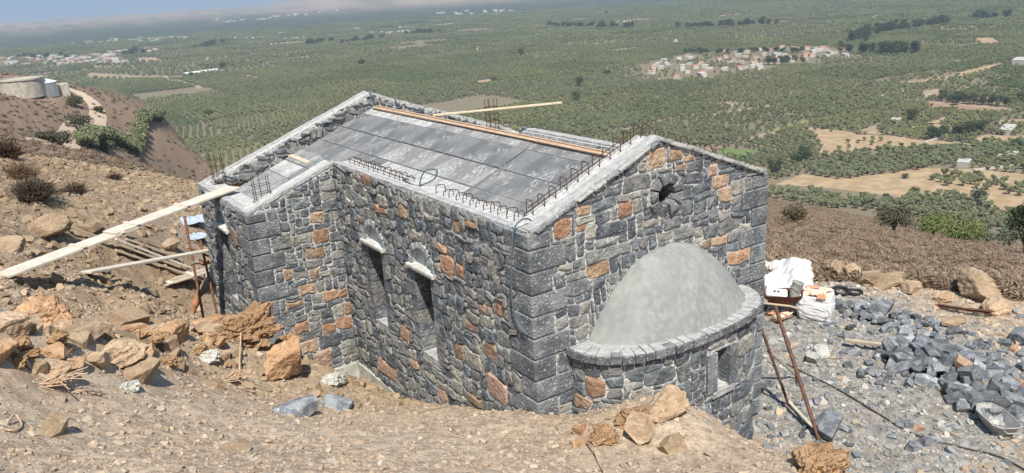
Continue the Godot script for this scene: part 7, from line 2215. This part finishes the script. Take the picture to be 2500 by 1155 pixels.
	for g in [[Vector3(356.121, -127.000, -1636.919), Vector3(426.225, -127.000, -1655.011), 14.0], [Vector3(1130.084, -127.000, -2503.682), Vector3(1185.760, -127.000, -2452.026), 20.0], [Vector3(885.840, -127.000, -2588.863), Vector3(957.761, -127.000, -2599.576), 20.0], [Vector3(1190.522, -127.000, -2866.044), Vector3(1279.585, -127.000, -2884.097), 18.0], [Vector3(1147.438, -127.000, -2403.094), Vector3(1227.050, -127.000, -2388.393), 18.0], [Vector3(1339.393, -127.000, -2683.065), Vector3(1378.979, -127.000, -2649.025), 18.0], [Vector3(1422.399, -127.000, -2571.750), Vector3(1530.392, -127.000, -2596.015), 20.0], [Vector3(2002.480, -127.000, -3100.866), Vector3(2051.870, -127.000, -3093.616), 20.0], [Vector3(1744.927, -127.000, -2537.850), Vector3(1785.070, -127.000, -2555.648), 20.0], [Vector3(2029.237, -127.000, -2414.739), Vector3(2070.281, -127.000, -2392.398), 18.0], [Vector3(2594.416, -127.000, -2679.936), Vector3(2643.133, -127.000, -2654.230), 20.0], [Vector3(1594.573, -127.000, -1821.987), Vector3(1640.973, -127.000, -1803.650), 14.0], [Vector3(843.827, -127.000, -2978.994), Vector3(868.567, -127.000, -2940.867), 18.0], [Vector3(862.136, -127.000, -2896.195), Vector3(907.331, -127.000, -2836.034), 18.0], [Vector3(1031.854, -127.000, -3073.049), Vector3(1051.775, -127.000, -3062.275), 22.0], [Vector3(1806.263, -127.000, -1149.323), Vector3(1818.974, -127.000, -1136.547), 16.0], [Vector3(629.450, -127.000, -4573.904), Vector3(686.752, -127.000, -4520.675), 24.0], [Vector3(1540.326, -127.000, -1952.448), Vector3(1571.875, -127.000, -1943.200), 18.0]]:
		var a: Vector3 = g[0]; var b: Vector3 = g[1]
		var gm := MB.new()
		var d := (b - a).normalized()
		var f := Flat.new(Vector3.ZERO, Vector3(-d.z, 0, d.x), d)
		var prof := PackedVector2Array()
		for i in 7: prof.append(Vector2(g[2] * 0.5 * cos(PI * i / 6.0), -0.2 + 4.6 * pow(sin(PI * i / 6.0), 0.6)))
		gm.prism(prof, f, 0.0, a.distance_to(b))
		single("greenhouse", gm.mesh(), M.plastic_roof, ["long low greenhouse nearest the site, left of the chapel gable", "long white greenhouse strip far out on the plain"][0 if gi == 0 else 1], "greenhouse", Vector3(a.x, PLAIN, a.z), "" if gi == 0 else "greenhouses far out on the plain")
		gi += 1
	# farm buildings near the slope foot
	house("low grey farm building with flat roof beside the white wall", Vector3(518.447, -127.000, -255.727), 12, 7, 3.2, 0.35, "grey", "")
	house("long grey shed with pale roof behind the olive field", Vector3(640.410, -127.000, -287.376), 26, 8, 3.6, 0.3, "grey", "")
	house("small stone hut with pale flat roof between the olive groves", Vector3(628.809, -127.000, -369.838), 9, 7, 3.4, 0.4, "grey", "")
	house("large open grey barn at the picture edge above the sandy strip", Vector3(1038.075, -127.000, -461.540), 34, 18, 8, 0.3, "grey", "")
	house("small white hut by the picture edge beyond the white wall", Vector3(547.318, -127.000, -245.777), 7, 5, 3.0, 0.3, "flat", "")
	house("small grey hut above the white hut near the picture edge", Vector3(558.778, -127.000, -245.648), 10, 6, 3.0, 0.3, "grey", "")
	for w in [[Vector3(507.318, -127.000, -244.005), Vector3(540.582, -127.000, -229.632), "low white boundary wall below the grey farm building"], [Vector3(568.703, -127.000, -310.464), Vector3(593.825, -127.000, -311.026), "low white wall at the dark pine clump, left piece"], [Vector3(593.825, -127.000, -311.026), Vector3(589.804, -127.000, -288.432), "low white wall at the dark pine clump, long piece"]]:
		var wm := MB.new()
		var wa: Vector3 = w[0]; var wb: Vector3 = w[1]
		wm.bar(Vector3(0, 0.7, 0), wb - wa + Vector3(0, 0.7, 0), 0.5, 1.6, Vector3.UP, 0.02)
		single("boundary_wall", wm.mesh(), M.wall_white, w[2], "wall", Vector3(wa.x, PLAIN, wa.z))
	# taller trees standing out of the groves: [place, width, height, label]
	var da := lin(0.042, 0.062, 0.034); var db := lin(0.10, 0.128, 0.070)
	var tl := [
		[Vector3(552.330, -127.000, -695.953), 11, 14, "feathery tall tree rising out of the grove, nearer of two above the ridge plank"], [Vector3(636.199, -127.000, -794.109), 12, 15, "tall tree rising out of the grove, further of two above the ridge plank"], [Vector3(856.327, -127.000, -1235.144), 15, 15, "rounded dark tree far out in the grove above the ridge"],
		[Vector3(621.633, -127.000, -1416.180), 16, 13, "rounded dark tree far out in the grove above the far gable"], [Vector3(736.665, -127.000, -858.551), 11, 9, "small dark tree in the grove with a bare patch"], [Vector3(232.566, -127.000, -987.529), 13, 10, "lone dark tree in the grove beside the far gable slope"], [Vector3(442.414, -127.000, -1684.780), 16, 14, "dark tree at the end of the long greenhouse"], [Vector3(355.887, -127.000, -1582.799), 10, 9, "small dark tree in front of the long greenhouse"],
		[Vector3(609.756, -127.000, -950.510), 9, 7, "small dark tree beside the bare sandy patch"], [Vector3(632.473, -127.000, -358.192), 12, 13, "tall dark tree beside the stone hut"], [Vector3(465.153, -127.000, -336.146), 12, 14, "large green tree at the corner of the sandy field"], [Vector3(454.620, -127.000, -334.837), 10, 10, "green tree next to the large one at the sandy field"], [Vector3(423.487, -127.000, -328.679), 12, 11, "dark green bushy tree right beside the chapel corner"], [Vector3(434.373, -127.000, -239.281), 6.5, 4.5, "single round olive in the sandy field"], [Vector3(442.817, -127.000, -207.980), 10, 7, "wide dark olive at the edge of the near grove"], [Vector3(410.322, -127.000, -256.035), 4.5, 3.2, "small round bush in the sandy field, first of two"], [Vector3(417.038, -127.000, -246.091), 4.5, 3.2, "small round bush in the sandy field, second of two"], [Vector3(464.511, -127.000, -263.316), 5.0, 3.2, "small bush in the sandy field near the upper grove"],
		[Vector3(772.794, -127.000, -340.453), 8, 12, "dark cypress-like tree at the picture edge beside the ploughed field"], [Vector3(749.915, -127.000, -341.612), 9, 11, "dark tree beside the small sandy patch"], [Vector3(1959.029, -127.000, -2281.727), 16, 14, "far tree above the nave ridge"], [Vector3(585.933, -127.000, -254.029), 10, 7, "bright green tree at the picture edge near the huts"]]
	for q in tl: tall_tree(q[3], q[0], q[1], q[2], da, db, 400 + int(q[0].x) % 97, 900, 0.045 * q[1], "tree", "tree")
	var clumps := [["dark pine in the clump behind the white wall", Vector3(583.474, -127.000, -308.978), Vector3(626.076, -127.000, -298.158), 16, 9.0, 10.0], ["dark pine in the row above the ploughed field", Vector3(750.452, -127.000, -398.398), Vector3(748.072, -127.000, -352.855), 14, 8.0, 9.0], ["dark tall tree in the line beside the village", Vector3(1092.452, -127.000, -732.541), Vector3(1104.140, -127.000, -631.858), 22, 13.0, 17.0], ["dark tall tree in the wood behind the village", Vector3(1218.544, -127.000, -803.563), Vector3(1425.417, -127.000, -895.713), 16, 15.0, 18.0], ["dark tree in the long belt beyond the village", Vector3(1409.276, -127.000, -885.407), Vector3(1618.971, -127.000, -879.449), 26, 16.0, 17.0], ["dark pine beside the cemetery below the village", Vector3(929.332, -127.000, -735.373), Vector3(955.586, -127.000, -711.740), 9, 11.0, 11.0], ["dark tree in the far belt above the village", Vector3(1454.785, -127.000, -1425.912), Vector3(1567.819, -127.000, -1252.396), 24, 17.0, 15.0], ["dark tree in the belt above the nave ridge", Vector3(1452.455, -127.000, -1927.086), Vector3(1437.204, -127.000, -1572.237), 26, 18.0, 15.0], ["dark tree in the belt far left of the nave ridge", Vector3(1126.554, -127.000, -2195.211), Vector3(1214.723, -127.000, -2179.894), 14, 18.0, 13.0], ["dark tree in the belt beyond the far gable", Vector3(884.489, -127.000, -2112.789), Vector3(1035.547, -127.000, -2172.126), 16, 17.0, 13.0], ["dark tree in the clump near the pale far field", Vector3(798.790, -127.000, -2161.862), Vector3(888.871, -127.000, -2239.465), 10, 18.0, 14.0], ["dark tree in the clump beyond the long greenhouse", Vector3(609.552, -127.000, -2547.708), Vector3(711.585, -127.000, -2656.566), 10, 20.0, 16.0], ["dark tree in the distant village", Vector3(163.905, -127.000, -2924.788), Vector3(268.035, -127.000, -2656.363), 9, 18.0, 17.0], ["dark tree by the edge of the distant village", Vector3(416.108, -127.000, -2540.024), Vector3(437.571, -127.000, -2480.500), 5, 20.0, 17.0], ["dark tree among the village houses", Vector3(1004.895, -127.000, -984.152), Vector3(1086.013, -127.000, -788.011), 22, 10.0, 8.0], ["dark tree at the top edge of the plain to the right", Vector3(1746.019, -127.000, -898.298), Vector3(1768.592, -127.000, -844.342), 8, 18.0, 16.0]]
	for q in clumps:
		var proto: Node3D = null
		for k in q[3]:
			var p: Vector3 = q[1].lerp(q[2], (k + 0.5) / q[3] + r.randf_range(-0.04, 0.04))
			var dd := Vector2(p.x - SITE.x, p.z - SITE.y).length()
			p += Vector3(r.randf_range(-1, 1), 0, r.randf_range(-1, 1)) * dd * 0.008
			p.y = PLAIN
			var s := r.randf_range(0.75, 1.2)
			if proto == null:
				proto = tall_tree(q[0], p, q[4], q[5], da, db, 700 + k, 700, 0.05 * q[4], "dark_tree", "tree", q[0])
				proto.scale = Vector3.ONE * s
			else:
				var o: Node3D = proto.duplicate()
				o.name = numbered("dark_tree")
				add_child(o)
				o.position = p
				o.rotation.y = r.randf() * TAU
				o.scale = Vector3(s, s * r.randf_range(0.85, 1.15), s)

func mb_up(mb: MB, a: Vector3, b: Vector3, c: Vector3, d: Vector3):
	var o := (a + b + c + d) * 0.25 - Vector3(0, 3, 0)
	mb.quad_o(a, b, c, d, o)

func make_groves():
	var r := RandomNumberGenerator.new(); r.seed = 4242
	var list := []       # [position, scale, tint]
	var near_groves := [
		[poly2([Vector3(386.119, -127.000, -304.942), Vector3(399.554, -127.000, -280.126), Vector3(400.281, -127.000, -258.952), Vector3(414.669, -127.000, -236.995), Vector3(435.642, -127.000, -232.516), Vector3(441.992, -127.000, -216.470), Vector3(432.242, -127.000, -194.107), Vector3(424.978, -127.000, -172.313), Vector3(399.457, -127.000, -160.724), Vector3(394.387, -127.000, -177.915), Vector3(393.077, -127.000, -204.286), Vector3(389.701, -127.000, -232.062), Vector3(372.530, -127.000, -247.798), Vector3(361.553, -127.000, -285.004)]), 6.0, 1.12, lin(1.0, 1.0, 0.98)],
		[poly2([Vector3(433.038, -127.000, -312.510), Vector3(473.979, -127.000, -325.623), Vector3(540.058, -127.000, -299.918), Vector3(573.886, -127.000, -258.126), Vector3(536.403, -127.000, -251.190), Vector3(512.171, -127.000, -259.473), Vector3(463.631, -127.000, -279.126), Vector3(437.892, -127.000, -287.069)]), 5.6, 1.08, lin(0.98, 1.0, 1.02)],
		[poly2([Vector3(475.696, -127.000, -255.424), Vector3(495.238, -127.000, -241.219), Vector3(494.063, -127.000, -214.431), Vector3(475.951, -127.000, -208.714), Vector3(464.587, -127.000, -212.987), Vector3(463.071, -127.000, -232.902), Vector3(464.447, -127.000, -247.724)]), 6.4, 1.1, lin(0.95, 0.98, 0.9)],
		[poly2([Vector3(474.124, -127.000, -210.731), Vector3(495.727, -127.000, -206.656), Vector3(464.356, -127.000, -192.278), Vector3(461.494, -127.000, -201.773)]), 6.6, 1.1, lin(0.95, 0.98, 0.9)],
	]
	for g in near_groves: fields.append(g[0])
	for g in near_groves:
		var lo := Vector2(1e9, 1e9); var hi := -lo
		for p in g[0]: lo = lo.min(p); hi = hi.max(p)
		var x := lo.x
		while x < hi.x:
			var z := lo.y
			while z < hi.y:
				var p := Vector2(x + r.randf_range(-0.9, 0.9), z + r.randf_range(-0.9, 0.9))
				if Geometry2D.is_point_in_polygon(p, g[0]) and r.randf() > 0.05:
					list.append([Vector3(p.x, gy(p.x, p.y), p.y), g[2] * r.randf_range(0.85, 1.2), g[3] * r.randf_range(0.85, 1.15)])
				z += g[1]
			x += g[1]
	# young trees dotted over the sandy field
	for q in [Vector3(509.252, -127.000, -340.244), Vector3(520.586, -127.000, -340.007), Vector3(539.588, -127.000, -345.045), Vector3(550.043, -127.000, -346.867), Vector3(540.190, -127.000, -334.450), Vector3(535.211, -127.000, -350.610), Vector3(555.671, -127.000, -337.092), Vector3(546.436, -127.000, -324.153), Vector3(544.842, -127.000, -314.350), Vector3(553.309, -127.000, -310.743), Vector3(552.205, -127.000, -341.534), Vector3(535.630, -127.000, -321.228), Vector3(564.610, -127.000, -400.492), Vector3(571.304, -127.000, -397.602), Vector3(566.189, -127.000, -386.373), Vector3(576.651, -127.000, -384.312)]:
		list.append([q, r.randf_range(0.75, 1.0), lin(0.85, 0.9, 0.75)])
	# orchard rows on the spur
	for row in [[Vector3(19.034, -32.353, -234.013), Vector3(71.450, -46.785, -400.655), 34], [Vector3(20.456, -33.385, -235.055), Vector3(71.091, -47.946, -397.328), 32], [Vector3(21.731, -34.298, -236.142), Vector3(70.415, -48.968, -393.277), 30]]:
		for k in row[2]:
			var p: Vector3 = row[0].lerp(row[1], (k + r.randf_range(-0.3, 0.3)) / row[2])
			list.append([on(p.x, p.z), r.randf_range(0.9, 1.35), lin(0.95, 1.0, 0.9) * r.randf_range(0.85, 1.1)])
	# the plain: parcels of olive groves, each with its own row direction
	var parcel := 105.0
	var reach := 4300.0
	var hf := FastNoiseLite.new(); hf.seed = 6; hf.frequency = 0.0016
	var big := []
	for pi in range(-4, int(reach / parcel) + 2):
		for pj in range(-int(reach / parcel) - 2, 4):
			var pr := RandomNumberGenerator.new(); pr.seed = pi * 7919 + pj * 104729 + 17
			var c := Vector2((pi + 0.5) * parcel, (pj + 0.5) * parcel)
			var off := c - SITE
			var dd := off.length()
			var az := rad_to_deg(atan2(off.x, -off.y))
			var margin := rad_to_deg(parcel / maxf(dd, 200.0))
			if dd > reach or dd < 280.0 or az < -4.0 - margin or az > 71.0 + margin: continue
			var kind := pr.randf()
			var far := dd > 1700.0
			var step := pr.randf_range(4.5, 5.3) * (2.0 if far else 1.0)
			var across := pr.randf_range(1.15, 1.55)
			var grow := pr.randf_range(0.95, 1.15) * (1.0 + 0.12 * hf.get_noise_2d(c.x, c.y)) * (1.75 if far else 1.0)
			var tone := lin(1.02, 1.02, 1.0).lerp(lin(0.68, 0.80, 0.68), pow(pr.randf(), 2.0)).lerp(lin(1.30, 1.22, 1.02), pr.randf() * 0.6)
			var keep := 0.97 if kind < 0.74 else 0.80 if kind < 0.92 else 0.5
			if kind > 0.985: continue
			var turn := pr.randf_range(-0.35, 0.35) + (PI / 2 if pr.randf() < 0.5 else 0.0)
			var gap := Vector2(4.0 if pr.randf() < 0.25 else 1.0, 4.0 if pr.randf() < 0.25 else 1.0)
			var n := int(parcel * 0.75 / step)
			for i in range(-n, n + 1):
				for j in range(-n, n + 1):
					var p := c + Vector2(i, j * across).rotated(turn) * step + Vector2(pr.randf_range(-0.8, 0.8), pr.randf_range(-0.8, 0.8)) * (1.6 if far else 1.0)
					var wob := 9.0 * hf.get_noise_2d(p.x * 6.0, p.y * 6.0)
					if absf(p.x + wob - c.x) > parcel * 0.5 - gap.x or absf(p.y + wob - c.y) > parcel * 0.5 - gap.y: continue
					if pr.randf() > keep: continue
					var o2 := p - SITE
					var d2 := o2.length()
					if d2 < 330.0: continue
					var h := gy(p.x, p.y)
					if h > PLAIN + (30.0 if d2 < 1200.0 and p.x - SITE.x > 0.17 * d2 and p.x - SITE.x < 0.62 * d2 else 1.2): continue
					var hm: int = homes.get(Vector2i(int(floor(p.x / 12.0)), int(floor(p.y / 12.0))), 0)
					if hm == 2 or (hm == 1 and pr.randf() < 0.5): continue
					if d2 < 2600.0:
						var hit := false
						for f in fields:
							if Geometry2D.is_point_in_polygon(p, f): hit = true; break
						if hit: continue
					if far: big.append([Vector3(p.x, h, p.y), grow * pr.randf_range(0.8, 1.2), tone * pr.randf_range(0.85, 1.12)])
					else: list.append([Vector3(p.x, h, p.y), grow * pr.randf_range(0.78, 1.18), tone * pr.randf_range(0.85, 1.12)])
	# the olives that show largest are single trees, the rest of the grove is one mass
	list.sort_custom(func(a, b): return a[0].distance_squared_to(Vector3(SITE.x, 2.7, SITE.y)) < b[0].distance_squared_to(Vector3(SITE.x, 2.7, SITE.y)))
	var cam := get_node("camera") as Camera3D
	var inv := cam.transform.affine_inverse()
	var hv := tan(deg_to_rad(cam.fov) * 0.5)
	var singles := 0
	var where := [[], [], [], []]; var tint := [[], [], [], []]
	for t in list:
		var q: Vector3 = inv * (t[0] + Vector3(0, 2, 0))
		var sx := q.x / (-q.z * hv * 2.1649); var sy := q.y / (-q.z * hv)
		var seen := q.z < 0.0 and absf(sx) < 1.0 and absf(sy) < 1.0 and not (sx > -0.60 and sx < 0.50 and sy < 0.30 - 0.5 * maxf(0.0, absf(sx + 0.29) - 0.3)) 
		var k := r.randi() % 4
		if seen and singles < 300:
			var right := sx > 0.3
			var lab := "grey green olive tree in the groves below the scrub slope beside the chapel" if right else "grey green olive tree in the grove below the brown spur left of the chapel"
			var o := thing("olive_tree", lab, "tree", t[0], r.randf() * TAU, lab)
			o.scale = Vector3.ONE * t[1]
			put("crown", olive[k][0], M.leaf, o)
			put("trunk", olive[k][1], M.chip, o)
			singles += 1
		else:
			where[k].append(spun(t[0], Vector3(t[1], t[1] * r.randf_range(0.85, 1.1), t[1]), r.randf() * TAU))
			tint[k].append(t[2])
	for t in big:
		var k := r.randi() % 4
		where[k].append(spun(t[0], Vector3(t[1], t[1] * 0.75, t[1]), r.randf() * TAU))
		tint[k].append(t[2])
	for k in 4: stuff("olive_grove", ["mass of olive groves covering the plain, roundest crowns", "mass of olive groves covering the plain, widest crowns", "mass of olive groves covering the plain, loosest crowns", "mass of olive groves covering the plain, tallest crowns"][k], "olive grove", olive[k][2], M.leaf, where[k], tint[k])
	print("trees: ", list.size(), " + ", big.size())
